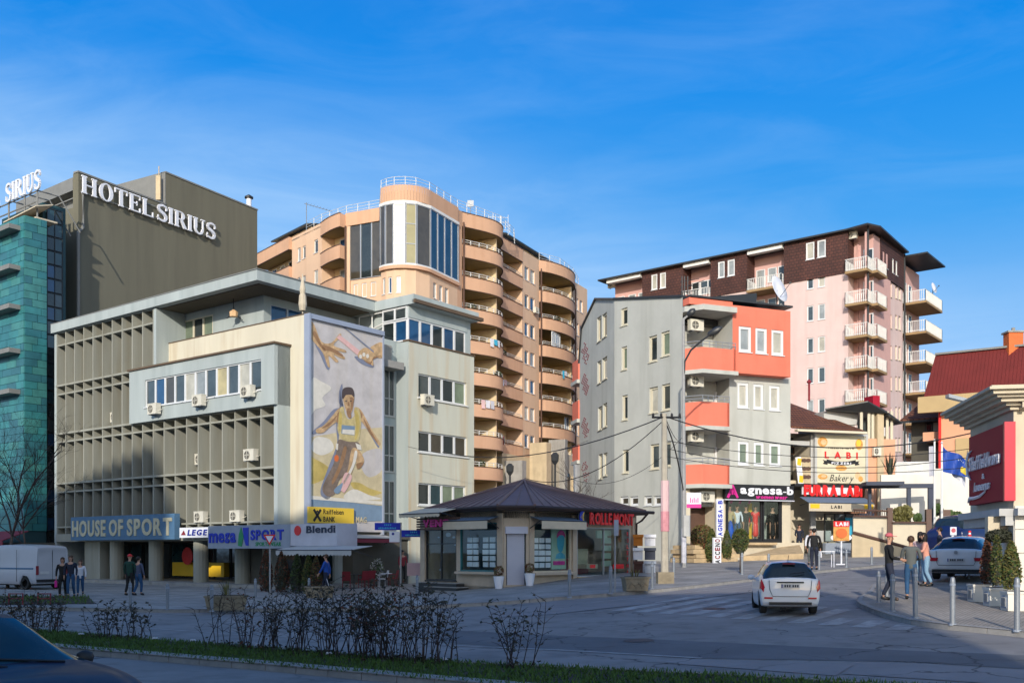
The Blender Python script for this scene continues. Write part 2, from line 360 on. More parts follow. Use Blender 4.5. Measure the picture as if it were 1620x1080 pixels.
def flat(mb, f, pts, out, m=0):                        # print on a board: polygon in (s,z)
    mb.poly([f.P(s, z, out) for s, z in pts], m)
def ell(cx, cz, rx, rz, n=14, a0=0): return [(cx+rx*math.cos(a0+2*math.pi*i/n), cz+rz*math.sin(a0+2*math.pi*i/n)) for i in range(n)]
def draped(name, poly, off, mt, step=1.0, kind='structure', hfun=None):
    bm = bmesh.new(); vs = [bm.verts.new((p[0], p[1], 0)) for p in poly]; bm.faces.new(vs)
    bmesh.ops.triangulate(bm, faces=bm.faces[:])
    xs = [p[0] for p in poly]; ys = [p[1] for p in poly]
    x = math.floor(min(xs)/step)*step+step
    while x < max(xs):
        bmesh.ops.bisect_plane(bm, geom=bm.verts[:]+bm.edges[:]+bm.faces[:], plane_co=(x, 0, 0), plane_no=(1, 0, 0)); x += step
    y = math.floor(min(ys)/step)*step+step
    while y < max(ys):
        bmesh.ops.bisect_plane(bm, geom=bm.verts[:]+bm.edges[:]+bm.faces[:], plane_co=(0, y, 0), plane_no=(0, 1, 0)); y += step
    bmesh.ops.triangulate(bm, faces=[f for f in bm.faces if len(f.verts) > 4])
    for v in bm.verts: v.co.z = (hfun or G)(v.co.x, v.co.y)+off
    bmesh.ops.recalc_face_normals(bm, faces=bm.faces[:])
    for f in bm.faces:
        if f.normal.z < 0: f.normal_flip()
    me = bpy.data.meshes.new(name); bm.to_mesh(me); bm.free(); me.materials.append(M[mt])
    o = bpy.data.objects.new(name, me); COL.objects.link(o)
    if kind: o['kind'] = kind
    return o

# ---------------------------------------------------------------- palette
mat('asphalt', (.235, .225, .222), .85, .22, .45, bump=.35, bs=60, dirt=.5, dcol=(.08, .078, .08), crack=.8)
mat('asphalt_dark', (.125, .13, .14), .85, .2, .7, bump=.35, bs=60, crack=.7)
mat('asphalt_pale', (.235, .222, .225), .85, .15, .8, bump=.35, bs=60, crack=.7)
mat('road_paint', (.34, .335, .335), .8, .4, 2.5, dirt=.7, dcol=(.17, .165, .165))
mat('soil', (.05, .04, .03), .95, .3, 2, bump=.6)
mat('concrete', (.3, .29, .27), .85, .18, 1.5, bump=.2, dirt=.4)
mat('kerbstone', (.28, .27, .26), .85, .2, 3, bump=.3)
mat('hos_cream', (.61, .56, .44), .85, .1, .5, streak=1, dirt=.6, dcol=(.42, .3, .17), bump=.1)
mat('hos_white', (.54, .54, .46), .85, .1, .5, streak=1, dirt=.7, dcol=(.5, .36, .2), bump=.1)
mat('hos_blue', (.38, .425, .42), .85, .12, .6, streak=1, dirt=.5, dcol=(.25, .3, .3), bump=.1)
mat('hos_fin', (.3, .3, .255), .85, .14, .8, streak=1, dirt=.5, dcol=(.2, .17, .11))
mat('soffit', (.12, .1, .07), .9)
mat('trim_brown', (.12, .08, .05), .7)
mat('taupe', (.145, .137, .1), .9, .1, .6, streak=1, bump=.15, dirt=.4, dcol=(.1, .09, .07))
mat('taupe_trim', (.2, .2, .19), .6)
mat('teal_tile', (.04, .17, .19), .35, .22, .9, spec=.5)
mat('teal_back', (.02, .06, .07), .6)
mat('white_frame', (.66, .67, .68), .4, .05)
mat('cream_frame', (.6, .55, .42), .5, .05)
mat('dark_frame', (.03, .032, .035), .4)
mat('alu', (.42, .43, .45), .35, .08, metal=.5)
mat('white_paint', (.68, .68, .66), .5, .06)
mat('ac_white', (.62, .59, .5), .5, .1, 3)
mat('black', (.015, .015, .017), .5)
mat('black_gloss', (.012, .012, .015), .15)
glass('glass_dark', (.02, .028, .03)); glass('glass_mid', (.05, .065, .07)); glass('glass_blue', (.012, .06, .15))
glass('glass_pale', (.26, .28, .28), .12); glass('glass_curtain', (.42, .4, .33), .3); glass('glass_bronze', (.06, .05, .035)); glass('glass_gold', (.42, .35, .17), .12)
glass('glass_slate', (.018, .035, .06)); glass('glass_teal', (.02, .05, .06)); glass('glass_green', (.16, .2, .14), .15)
clear('shop_glass', (.9, .95, .95)); clear('car_clear', (.25, .32, .32))
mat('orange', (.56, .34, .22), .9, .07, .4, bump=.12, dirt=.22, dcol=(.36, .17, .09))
mat('orange_pale', (.64, .44, .3), .9, .06, .4, bump=.1, dirt=.15, dcol=(.4, .22, .14))  # paler orange of the flat walls, beside the deeper balcony bands
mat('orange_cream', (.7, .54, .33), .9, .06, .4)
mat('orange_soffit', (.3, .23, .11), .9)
mat('pink', (.62, .475, .45), .9, .07, .4, bump=.1, dirt=.35, dcol=(.5, .33, .3))
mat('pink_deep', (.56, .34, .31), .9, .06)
mat('ochre', (.3, .2, .1), .8)
mat('grey_wall', (.45, .455, .42), .9, .09, .5, bump=.1, dirt=.5, dcol=(.3, .3, .26))
mat('coral', (.7, .18, .115), .85, .08, .6, bump=.08, dirt=.35, dcol=(.6, .12, .07))
mat('beige', (.5, .4, .26), .9, .12, 1.2, dirt=.3)
mat('cream_wall', (.57, .5, .38), .85, .08, .9, dirt=.15)
mat('white_wall', (.64, .61, .55), .85, .06, .8, dirt=.12)
mat('peach', (.64, .34, .21), .85, .06, .8)
mat('ochre_wall', (.45, .33, .17), .85, .07, .8)
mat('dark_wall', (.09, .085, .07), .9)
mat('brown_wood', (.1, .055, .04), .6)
mat('kiosk_roof', (.16, .105, .1), .55, .18, 1.2, bump=.2)
mat('kiosk_trim', (.035, .022, .02), .6)
mat('kiosk_wall', (.45, .37, .28), .7, .12, 2)
mat('tub_stone', (.24, .2, .14), .95, .3, 3, bump=.9, bs=8); mat('stone_rough', (.46, .34, .2), .95, .25, 2.5, bump=.9, bs=6)
mat('red_roof_metal', (.14, .018, .016), .85, .12, .8)
mat('sign_red', (.33, .01, .03), .6, .05, spec=.2)
mat('sign_red_edge', (.5, .012, .04), .35)
mat('red', (.65, .02, .02), .4); mat('deep_red', (.22, .02, .03), .6); mat('awning_red', (.2, .03, .05), .8)
mat('sign_blue', (.075, .16, .27), .6, .12, 2); mat('navy', (.01, .02, .25), .4); mat('royal', (.01, .03, .42), .5)
mat('yellow', (.75, .47, .02), .5, .05); mat('bank_yellow', (.75, .5, .05), .5, .04); mat('letter_cream', (.5, .46, .32), .6, .15, 3)
mat('letter_white', (.72, .73, .78), .4, .04); mat('sign_grey', (.27, .31, .38), .6); mat('sign_pale', (.5, .5, .56), .6)
mat('magenta', (.6, .02, .25), .4); mat('pale_pink', (.62, .42, .42), .6); mat('green', (.02, .22, .08), .5); mat('sky_blue', (.05, .4, .6), .5)
mat('awning_cream', (.52, .45, .34), .85); mat('awning_blue', (.12, .17, .24), .85); mat('awning_white', (.45, .45, .44), .8)
mat('shutter', (.45, .47, .56), .5, .04); mat('galvanised', (.22, .24, .27), .5, .12, 6, metal=.3)
mat('pole_grey', (.3, .3, .3), .6, .15, 5); mat('pole_concrete', (.4, .36, .29), .85, .15, 3)
mat('bark', (.09, .065, .05), .9, .3, 8, bump=.5); mat('twig', (.04, .028, .025), .9)
mat('leaf_dark', (.04, .045, .028), .7, .4, 8); mat('leaf_green', (.05, .085, .02), .7, .4, 6); mat('leaf_olive', (.12, .11, .03), .7, .4, 6)
mat('leaf_rust', (.15, .055, .03), .8, .4, 6); mat('grass', (.065, .125, .022), .8, .4, 3)
mat('tyre', (.02, .02, .02), .85); mat('rim', (.35, .35, .37), .35, metal=.6)
mat('car_white', (.74, .75, .77), .35, .02, coat=.8); mat('car_dark', (.018, .014, .03), .45, .05, coat=.08, spec=.2); mat('car_blue', (.006, .015, .08), .3, coat=.4)
mat('van_white', (.42, .43, .47), .45, .05, coat=.3)
glass('car_glass', (.012, .02, .022), .04, .004)
glass('windscreen', (.012, .035, .045), .05, .004, spec=.2)
mat('tail_red', (.5, .01, .02), .2, coat=1); mat('plastic', (.02, .02, .022), .55); mat('plate', (.55, .55, .55), .5)
mat('skin', (.45, .25, .17), .6, .05); mat('hair_dark', (.015, .01, .008), .6); mat('hair_brown', (.06, .03, .015), .6)
mat('denim', (.02, .07, .16), .85, .15, 8); mat('denim_pale', (.22, .36, .5), .85, .1, 8); mat('navy_cloth', (.015, .02, .04), .85); mat('black_cloth', (.012, .012, .013), .85)
mat('track_blue', (.01, .07, .35), .7); mat('dark_green', (.012, .05, .035), .85); mat('grey_cloth', (.09, .1, .1), .85); mat('salmon', (.7, .33, .25), .85)
mat('white_cloth', (.6, .6, .65), .85); mat('grey_blue', (.07, .08, .13), .85); mat('cap_pink', (.55, .12, .14), .8)
mat('orange_slat', (.5, .16, .01), .6); mat('navy_slat', (.03, .04, .07), .6); mat('brown_slat', (.06, .02, .015), .6)
mat('terracotta', (.6, .14, .04), .8)
# ================================================================ GROUND
def grid(name, x0, x1, y0, y1, st, off, mt):
    nx, ny = int((x1-x0)/st)+1, int((y1-y0)/st)+1; v = [(x0+i*st, y0+j*st, G(x0+i*st, y0+j*st)+off) for j in range(ny) for i in range(nx)]
    f = [(j*nx+i, j*nx+i+1, (j+1)*nx+i+1, (j+1)*nx+i) for j in range(ny-1) for i in range(nx-1)]
    me = bpy.data.meshes.new(name); me.from_pydata(v, [], f); me.materials.append(M[mt]); o = bpy.data.objects.new(name, me); COL.objects.link(o); o['kind'] = 'structure'; return o
grid('ground', -900, 900, -700, 1100, 25, -.5, 'soil')
grid('road', -50, 44, -12, 62, .5, 0, 'asphalt')
PVX = (.9, .43)
bricky('paving', (.3, .285, .27), (.25, .24, .225), (.17, .16, .15), (.58, .81), 1, .4, .4, .012, .85, horiz=True, bump=.4)
bricky('paving_small', (.34, .3, .26), (.28, .25, .215), (.16, .14, .12), (.58, .81), 1, .2, .1, .008, .85, horiz=True, bump=.5)
kerbL = [(-55, 30)]+[tuple(gp(a, b)[:2]) for a, b in ((0, 965), (110, 966), (270, 969), (450, 967), (690, 962), (800, 956), (876, 950), (960, 944), (1050, 936), (1120, 928), (1194, 919), (1298, 906), (1397, 897))]
e = kerbL[-1]; kerbL += [(e[0]+.6*8, e[1]+.8*8), (e[0]+.6*30, e[1]+.8*30)]
draped('plaza', kerbL+[(70, 130), (-70, 130)], .12, 'paving', 1.0)
nose = [tuple(gp(a, b)[:2]) for a, b in ((1620, 1008), (1560, 1002), (1500, 996), (1440, 988), (1405, 979), (1378, 969), (1360, 961), (1354, 955), (1358, 949), (1372, 942))]
n9 = nose[-1]
kerbR = [(16, 8.5), (12, 15.5)]+nose+[(n9[0]+1.3, n9[1]+3.2), (n9[0]+3.2, n9[1]+6.5), (n9[0]+8, n9[1]+13.5), (n9[0]+17, n9[1]+27)]
draped('pavement', kerbR+[(60, 50), (60, 8)], .12, 'paving_small', 1.0)
def kerb(name, pts, w, h, bl, mt='kerbstone', pieces=False, side=1, z=0):
    root = thing(name, None, None); del root['_w']; root['_w'] = [0., 0., 0.]; root['kind'] = 'structure'; J = MB(); cache = None
    for p, q in zip(pts, pts[1:]):
        p, q = Vector(p), Vector(q); Ln = (q-p).length; n = max(1, round(Ln/bl)); d = (q-p).normalized(); nn = Vector((-d.y, d.x))*side
        for i in range(n):
            a = p+(q-p)*(i/n); b = p+(q-p)*((i+1)/n)-d*.018; pr = []
            for (c, k, up) in ((a, 0, 0), (b, 0, 0), (b, 1, 0), (a, 1, 0), (a, 0, 1), (b, 0, 1), (b, 1, 1), (a, 1, 1)):
                t = c+nn*(w*k+(.02 if up and not k else 0)); pr.append((t.x, t.y, G(t.x, t.y)+(-.1 if not up else h)+z+(0 if k or not up else -.012)))
            if pieces:
                m = MB(); m.hexa(pr); m.build('kerb_stone', mt, root)
            else: J.hexa(pr)
    if not pieces: o = J.build('kerb_stones', mt, root); o['kind'] = 'stuff'
    return root
kerb('kerb_of_plaza', kerbL, .16, .13, .9, side=1)
kerb('kerb_of_pavement', kerbR[1:], .16, .13, .9, side=-1)
# median island
mf = [(-27.1, 31.9), (-8.6, 20), (-4.3, 17.35), (-1.2, 15.3), (12, 6.8)]; mbk = [(-27, 35), (-10.8, 24.2), (-1.35, 17.9), (3.3, 15.5), (12.8, 9.6)]
kerb('kerb_of_median', mf, .3, .14, .82, pieces=True, side=1)
kerb('kerb_of_median_back', mbk, .14, .13, .82, side=-1)
med = mf+mbk[::-1]
draped('median', med, .11, 'soil', 1.0)
def inpoly(x, y, P_):
    c = False; j = len(P_)-1
    for i in range(len(P_)):
        if (P_[i][1] > y) != (P_[j][1] > y) and x < (P_[j][0]-P_[i][0])*(y-P_[i][1])/(P_[j][1]-P_[i][1])+P_[i][0]: c = not c
        j = i
    return c
g = MB(); rg = random.Random(3)
n = 0
while n < 30000:
    x = rg.uniform(-20, 8); y = rg.uniform(9, 32)
    if not inpoly(x, y, med): continue
    if rg.random() < .25*max(0, math.sin(x*2.1)*math.cos(y*1.7)+.3): continue
    n += 1; a = rg.uniform(0, 6.28); h = rg.uniform(.03, .1); w = rg.uniform(.012, .022); z = G(x, y)+.105; t = rg.uniform(-.05, .05)
    g.poly([(x-w*math.cos(a), y-w*math.sin(a), z), (x+w*math.cos(a), y+w*math.sin(a), z), (x+t, y+rg.uniform(-.05, .05), z+h)])
tag(g.build('grass', 'grass'), kind='stuff')
# markings and repairs
def strip(name, pts, w, off, mt):
    m = MB()
    for p, q in zip(pts, pts[1:]):
        p, q = Vector(p), Vector(q); n = max(1, int((q-p).length/.5)); d = (q-p).normalized(); k = Vector((-d.y, d.x))*w/2
        for i in range(n):
            a, b = p+(q-p)*i/n, p+(q-p)*(i+1)/n; m.poly([(c.x, c.y, G(c.x, c.y)+off) for c in (a-k, b-k, b+k, a+k)])
    return tag(m.build(name, mt), kind='structure')
P2 = lambda l: [tuple(gp(a, b)[:2]) for a, b in l]
draped('asphalt_patch', P2([(700, 996), (880, 1005), (1240, 1021), (1620, 1036), (1700, 1040), (1700, 1063), (1620, 1058), (1440, 1047), (1110, 1041), (880, 1028), (700, 1016)]), .006, 'asphalt_dark', .5)
draped('asphalt_patch', P2([(1040, 1048), (1090, 1042), (1350, 1052), (1322, 1069)]), .010, 'asphalt_pale', .5)
draped('asphalt_patch', P2([(1335, 1066), (1362, 1046), (1700, 1064), (1700, 1090)]), .010, 'asphalt_pale', .5)
strip('lane_line', P2([(20, 979), (105, 985), (361, 1002), (620, 1015)]), .12, .008, 'road_paint')
strip('lane_line', P2([(700, 1020), (880, 1028), (1110, 1041)]), .12, .010, 'road_paint')
lane = [p for p in kerbL[7:14]]; edge = P2([(1200, 935), (1120, 945), (1050, 953), (960, 962), (880, 971), (760, 979)])
draped('bus_bay', lane+edge, .005, 'asphalt_pale', .5)
strip('gutter_line', edge, .1, .011, 'asphalt_dark')
strip('edge_line', P2([(935, 953), (1010, 946), (1150, 930), (1200, 923)]), .1, .012, 'road_paint')
a0, a1 = Vector(P2([(978, 966)])[0]), Vector(P2([(1416, 996)])[0]); zd = Vector((.58, .81))
for i in range(11):
    a = a0+(a1-a0)*i/10; b = a+zd*(5.6-.27*i)
    if inpoly(b.x, b.y, kerbR+[(60, 50), (60, 8)]): b = a+zd*1.6
    strip('crossing_stripe', [tuple(a), tuple(b)], .45, .007, 'road_paint')
# a second grass verge with a low red rail at the far left
v = P2([(-40, 962), (150, 960), (140, 948), (-40, 947)])
draped('verge', v, .14, 'soil', 1.0)
g = MB()
for i in range(5000):
    x = rg.uniform(-32, -15); y = rg.uniform(32, 46)
    if not inpoly(x, y, v): continue
    a = rg.uniform(0, 6.28); h = rg.uniform(.06, .18); z = G(x, y)+.13
    g.poly([(x-.03*math.cos(a), y-.03*math.sin(a), z), (x+.03*math.cos(a), y+.03*math.sin(a), z), (x+rg.uniform(-.06, .06), y, z+h)])
tag(g.build('grass', 'grass'), kind='stuff')
m = MB()
for px in (14, 36, 60, 80):
    p = gp(px, 956, .12); m.tube([p, p+Vector((0, 0, .42))], .025)
for a, b in ((14, 36), (60, 80)):
    for h in (.4, .22):
        m.tube([gp(a, 956, .12)+Vector((0, 0, h)), gp(b, 956, .12)+Vector((0, 0, h))], .02)
onetop(m, 'low_rail', 'deep_red', 'low dull red tube railing on the grass verge in front of the white van', 'railing')

# buildings across the street, behind the photographer: they throw the shade that lies over the foreground
def behind(name, x0, x1, y0, y1, h, mt, label):
    t = thing(name, label, 'building', ((x0+x1)/2, y1, 0)); m = MB(); m.box(x0, x1, y0, y1, -.6, h); m.build('wall', mt, t)
    m = MB(); m.box(x0-.3, x1+.3, y0-.3, y1+.3, h+.003, h+.5); m.build('parapet', 'concrete', t)
    fb_ = Fac((x1, y1), (-1, 0)); n = int((x1-x0)/3)
    for k in range(int(h/3.1)):
        for i in range(n): window(t, fb_, (.8+i*3, 2.4+i*3, 1.2+k*3.1, 2.8+k*3.1), 2, 1, 'glass_mid', depth=-.06, panes=True, sill=False)
behind('office_block', -70, -31, -24, -10, 33, 'beige', 'tall beige office block opposite the square, behind the viewpoint')
behind('residential_block', -30.9, -2.3, -16, -10, 26, 'white_wall', 'white residential block opposite the square, behind the viewpoint')
behind('corner_shop_building', -1.9, 3.9, -16, -10, 16, 'grey_wall', 'low grey corner building opposite the square, behind the viewpoint')

# ================================================================ HOUSE OF SPORT
HL = Fac((-10.25, 50), (.793, -.609)); hc = HL.P(-.95, 0, -.8); HR = Fac((hc.x, hc.y), (.609, .793))
hos = thing('office_building', 'cream and blue grey modernist building with concrete fins and a painted wall mural', 'building', (HL.P(-12, 0, -6).x, HL.P(-12, 0, -6).y, 0))
B = 1.095; SL = -24.5
Z = [2.65, 3.15, 3.6, 5.87, 6.42, 9.12, 9.66, 12.22, 12.78, 15.4, 16.25]
def bays(zlo, zhi, n, ledges, wz):
    for i in range(n+1):
        m = MB(); s = SL+B*i; m.fb(HL, s-.045, s+.045, -.92, 0, zlo, zhi); m.build('fin', 'hos_fin', hos)
    for z in ledges:
        m = MB(); m.fb(HL, SL+.05, SL+B*n-.05, -.95, -.02, z-.05, z+.05); m.build('ledge', 'hos_fin', hos)
    for i in range(n):
        window(hos, HL, (SL+B*i+.07, SL+B*(i+1)-.07, wz[0], wz[1]), 1, 1, ['glass_teal', 'glass_dark', 'glass_mid', 'glass_teal'], 'cream_frame', 0, -.93, .05, False)
bays(12.83, 16.2, 10, [15.4], (12.9, 15.3))
bays(9.71, 12.73, 8, [12.22], (9.75, 12.1))
bays(6.47, 9.61, 20, [9.12], (6.5, 9.0))
bays(3.15, 6.37, 20, [5.87, 3.6], (3.7, 5.8))
m = MB()
for z, n in ((6.42, 20), (9.66, 20), (12.78, 8)): m.fb(HL, SL-.06, SL+B*n+.02, -1.0, .04, z-.06, z+.06)
m.fb(HL, SL-.06, SL+B*20, -1.0, .04, 2.65, 3.15)
m.build('floor_band', 'hos_fin', hos)
m = MB()   # back wall behind the fins, body, piers
m.fb(HL, SL, -2.62, -11, -1.03, 3.1, 12.75); m.fb(HL, SL, SL+10*B+.1, -11, -1.03, 12.75, 16.2)
m.fb(HL, SL-.3, SL-.05, -11, .0, 0, 16.2)
m.fb(HL, -2.6, -2.3, -1.2, .03, 3.1, 12.7)                      # end cheek of the fin block
m.fb(HL, SL+10*B+.1, SL+10*B+.35, -1.9, .03, 12.85, 16.2)         # end cheek of the top row
m.build('wall', 'hos_blue', hos)
# projecting panel with the ribbon window
rb = HL.rect(229, 598, 412, 635, .25); za = HL.z_(229, 600, .25); zb_ = HL.z_(412, 612, .25)
rb = (HL.s_(229, .25), HL.s_(413, .25), 10.45, 12.05)
m = MB(); sp0 = SL+8*B+.1; wall(m, HL, sp0, -2.3, 9.62, 12.72, [rb], .2, .25)
m.poly([HL.P(-2.3, 9.62, .25), HL.P(-2.3, 9.62, -1), HL.P(-2.3, 12.72, -1), HL.P(-2.3, 12.72, .25)])
m.poly([HL.P(sp0, 9.62, -1), HL.P(sp0, 9.62, .25), HL.P(sp0, 12.72, .25), HL.P(sp0, 12.72, -1)])
m.poly([HL.P(sp0, 9.62, -1), HL.P(-2.3, 9.62, -1), HL.P(-2.3, 9.62, .25), HL.P(sp0, 9.62, .25)]); m.build('ribbon_panel', 'hos_blue', hos)
m = MB(); m.fb(HL, sp0-.1, -2.2, -1.0, .35, 12.725, 12.83); m.build('ledge_trim', 'trim_brown', hos)
wr = (rb[1]-rb[0])/11
order = ['glass_mid', 'glass_blue', 'glass_bronze', 'glass_mid', 'glass_curtain', 'glass_pale', 'glass_mid', 'glass_gold', 'glass_mid', 'glass_curtain', 'glass_mid']
for i in range(11):
    window(hos, HL, (rb[0]+wr*i, rb[0]+wr*(i+1), rb[2], rb[3]), 1, 1, order[i], 'white_frame', .12, .25, .07)
# cream pier, mural wall, parapet
m = MB()
m.fb(HL, -2.3, -.951, -1.6, -.8, 2.9, 14.25)
m.fb(HL, SL+10*B+.35, -2.3, -1.1, -.8, 12.83, 14.25)
m.build('parapet', 'hos_cream', hos)
m = MB(); m.fb(HR, .001, 5.45, -.8, 0, 2.9, 14.22)
m.fb(HL, -2.35, -2.0, -8, -1.6, 2.9, 13.0); m.build('wall', 'hos_white', hos)
m = MB(); m.fb(HL, SL+10*B+.35, -.93, -1.15, -.77, 14.255, 14.31); m.fb(HR, .03, 5.5, -.3, .05, 14.255, 14.31); m.build('coping', 'trim_brown', hos)
# stair recess
sr0, sr1 = HR.s_(607.5, -.95), HR.s_(624, -.95)
m = MB(); wall(m, HR, 5.45, 8.4, 0, 14.2, [(sr0, sr1, 3.2, 6.1), (sr0, sr1, 6.6, 9.3), (sr0, sr1, 9.8, 12.7)], .1, -.95)
m.build('wall', 'hos_blue', hos)
for z0, z1 in ((3.2, 6.1), (6.6, 9.3), (9.8, 12.7)): window(hos, HR, (sr0, sr1, z0, z1), 2, 1, ['glass_teal', 'glass_mid'], 'alu', .05, -.95, split=.35)
# right block
s0b = 7.5; s1b = HR.s_(750)
rw = [(HR.s_(662), HR.s_(738), HR.z_(662, 628), HR.z_(662, 590)), (HR.s_(662), HR.s_(739), HR.z_(662, 714), HR.z_(662, 681)), (HR.s_(662), HR.s_(737), HR.z_(662, 798), HR.z_(662, 763))]
m = MB(); wall(m, HR, s0b, s1b, 0, 14.1, rw, .18); m.build('wall', 'hos_white', hos)
m = MB(); m.poly([HR.P(s0b, 0, -.95), HR.P(s0b, 0, 0), HR.P(s0b, 14.1, 0), HR.P(s0b, 14.1, -.95)])
m.poly([HR.P(s1b, 0, 0), HR.P(s1b, 0, -8), HR.P(s1b, 14.1, -8), HR.P(s1b, 14.1, 0)]); m.build('side_wall', 'hos_blue', hos)
m = MB(); m.fb(HR, s0b-.05, s1b+.06, -.4, .06, 14.11, 14.2); m.fb(HR, 5.3, s1b-.1, -9, -1, 13.9, 14.05); m.build('coping', 'trim_brown', hos)
for k, r in enumerate(rw):
    w4 = (r[1]-r[0])/4
    for i in range(4):
        window(hos, HR, (r[0]+w4*i, r[0]+w4*(i+1), r[2], r[3]), 1, 1, [['glass_mid', 'glass_mid', 'glass_dark', 'glass_green'], ['glass_dark', 'glass_bronze', 'glass_dark', 'glass_bronze'], ['glass_dark', 'glass_teal', 'glass_green', 'glass_green']][k][i], 'white_frame', .14, 0, .08, sill=False)
    mm = MB(); mm.fb(HR, r[0]-.1, r[1]+.1, .0, .08, r[2]-.08, r[2]-.002); mm.build('sill', 'white_paint', hos)
# glazed rooftop room on the right block
sg0 = 7.75; sg1 = HR.s_(741); npan = 5; w5 = (sg1-sg0)/npan
for i in range(npan): window(hos, HR, (sg0+w5*i, sg0+w5*(i+1), 14.2, 15.55), 1, 1, ['glass_blue', 'glass_blue', 'glass_dark', 'glass_blue', 'glass_mid'][i], 'white_frame', 0, -.3, .08, sill=False)
m = MB(); m.fb(HR, sg0, sg1+.1, -.5, -.2, 15.56, 16.3); m.fb(HR, sg1, sg1+.5, -.6, -.25, 14.2, 16.3); m.fb(HR, sg0+.3, sg1-.1, -6, -.6, 14.1, 16.2); m.build('fascia', 'hos_blue', hos)
p0 = HR.P(sg0, 0, -.3); HS = Fac((p0.x, p0.y), (.793, -.609))     # its side, parallel to the long facade
for i in range(2): window(hos, HS, (-1.0*(i+1), -1.0*i, 14.2, 15.45), 1, 1, ['glass_blue', 'glass_dark'][i], 'white_frame', 0, 0, .08, sill=False)
for i in range(2): window(hos, HS, (-1.0*(i+1), -1.0*i, 15.5, 16.2), 1, 1, 'glass_dark', 'white_frame', 0, 0, .06, sill=False)
m = MB()
for s in (-2.0, -2.9, -4.0):
    m.tube([HS.P(s, 14.2), HS.P(s, 16.15)], .04)
m.tube([HS.P(-2.0, 15.45), HS.P(-5.2, 14.75)], .05); m.tube([HS.P(0, 16.15), HS.P(-4.0, 16.12)], .04); m.build('terrace_frame', 'white_paint', hos)
# canopy roof
A_ = HL.P(SL-.4, 0, .2); B_ = HL.P(-3.75, 0, .2); C_ = B_+HR.d*8.6; D_ = C_+HL.d*3.1; E_ = D_+HR.d*(5.9); Fb = E_-HL.d*14; Gb = A_+HR.d*12
cp_ = [A_, B_, C_, D_, E_, Fb, Gb]
m = MB(); m.prism([(p.x, p.y) for p in cp_], 16.25, 16.8, 0); m.build('canopy', 'hos_blue', hos)
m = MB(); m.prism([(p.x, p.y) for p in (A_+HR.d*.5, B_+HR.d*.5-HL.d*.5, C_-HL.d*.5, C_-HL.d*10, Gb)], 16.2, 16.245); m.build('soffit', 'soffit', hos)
m = MB(); m.prism([((D_-HL.d*.1).x, (D_-HL.d*.1).y), ((D_+HL.d*.15).x, (D_+HL.d*.15).y), ((E_+HL.d*.15+HR.d*.3).x, (E_+HL.d*.15+HR.d*.3).y), ((E_-HL.d*.1+HR.d*.3).x, (E_-HL.d*.1+HR.d*.3).y)], 16.3, 16.5); m.build('roof_edge', 'trim_brown', hos)
m = MB(); m.prism([(p.x, p.y) for p in (A_-HL.d*.05, B_+HL.d*.05-HR.d*.05, C_+HL.d*.05, C_+HL.d*.05+HR.d*.5, B_+HR.d*1-HL.d*1, A_+HR.d*1)], 16.805, 16.86); m.build('roof_edge', 'taupe_trim', hos)
# penthouse wall under the canopy
PO = -1.9; pe = HL.s_(417, PO); pa, pb = HL.s_(291, PO), HL.s_(337, PO); m = MB()
wall(m, HL, SL+10*B+.35, pe, 12.8, 16.2, [(pa, pb, 13.4, 15.8)], .1, PO); m.build('penthouse_wall', 'hos_blue', hos)
for i in range(3): window(hos, HL, (pa+(pb-pa)*i/3, pa+(pb-pa)*(i+1)/3, 13.4, 15.8), 1, 1, ['glass_green', 'glass_dark', 'glass_green'][i], 'cream_frame', .05, PO, .07, sill=False)
q0 = HL.P(pe, 0, PO); HP = Fac((q0.x, q0.y), (.609, .793)); pa = HP.s_(428)
m = MB(); wall(m, HP, 0, 9, 12.8, 16.2, [(pa, pa+4.8, 13.9, 15.8)], .1); m.build('penthouse_wall', 'hos_blue', hos)
for i in range(4): window(hos, HP, (pa+i*1.2, pa+1.2+i*1.2, 13.9, 15.8), 1, 1, 'glass_blue', 'alu', .05, 0, .06, sill=False)
m = MB(); m.fb(HL, SL+10*B+.3, -1, -8, -1.1, 12.4, 12.8); m.fb(HR, .4, 7, -8, -.85, 12.5, 13.85); m.build('terrace_floor', 'concrete', hos)
# ground floor
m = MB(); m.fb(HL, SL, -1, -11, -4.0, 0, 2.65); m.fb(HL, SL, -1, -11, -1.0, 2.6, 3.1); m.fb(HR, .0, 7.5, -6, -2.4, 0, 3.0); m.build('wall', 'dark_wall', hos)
m = MB(); m.fb(HL, SL-.2, -.5, -5, .7, -.3, .3); m.build('plinth', 'concrete', hos)
for px in (153, 185, 247, 318, 384, 428):
    s = HL.s_(px, -.6); p = HL.P(s, .3, -.6); m = MB()
    if px == 153: m.fb(HL, s-.9, s+.9, -1.2, -.3, .3, 2.65)
    else: m.tube([p, p+Vector((0, 0, 2.35))], .42, 14)
    m.build('column', 'hos_fin', hos, smooth=False)
for i in range(14):
    s = SL+.6+i*1.55; window(hos, HL, (s, s+1.45, .35, 2.55), 1, 1, ['glass_dark', 'glass_teal', 'glass_dark'][i % 3], 'dark_frame', -.05, -4.0, .05, sill=False)
m = MB(); m.fb(HL, -16.9, -11.6, -3.9, -3.5, .5, 1.35); m.build('window_display', 'yellow', hos)
m = MB(); p = HL.P(HL.s_(296, -3.2), 1.75, -3.2); m.ext([HL.P(HL.s_(296, -3.2)+.55*math.cos(a*.4), 1.75+.55*math.sin(a*.4), -3.2) for a in range(16)], HL.n*-.05); m.build('window_disc', 'red', hos)
m = MB(); m.fb(HL, -9.9, -9.6, -3.3, -3.2, .3, 2.4); m.fb(HL, -8.6, -8.3, -3.3, -3.2, .3, 2.4); m.fb(HL, -9.9, -8.3, -3.3, -3.2, 2.2, 2.4); m.build('shop_door_frame', 'hos_fin', hos)
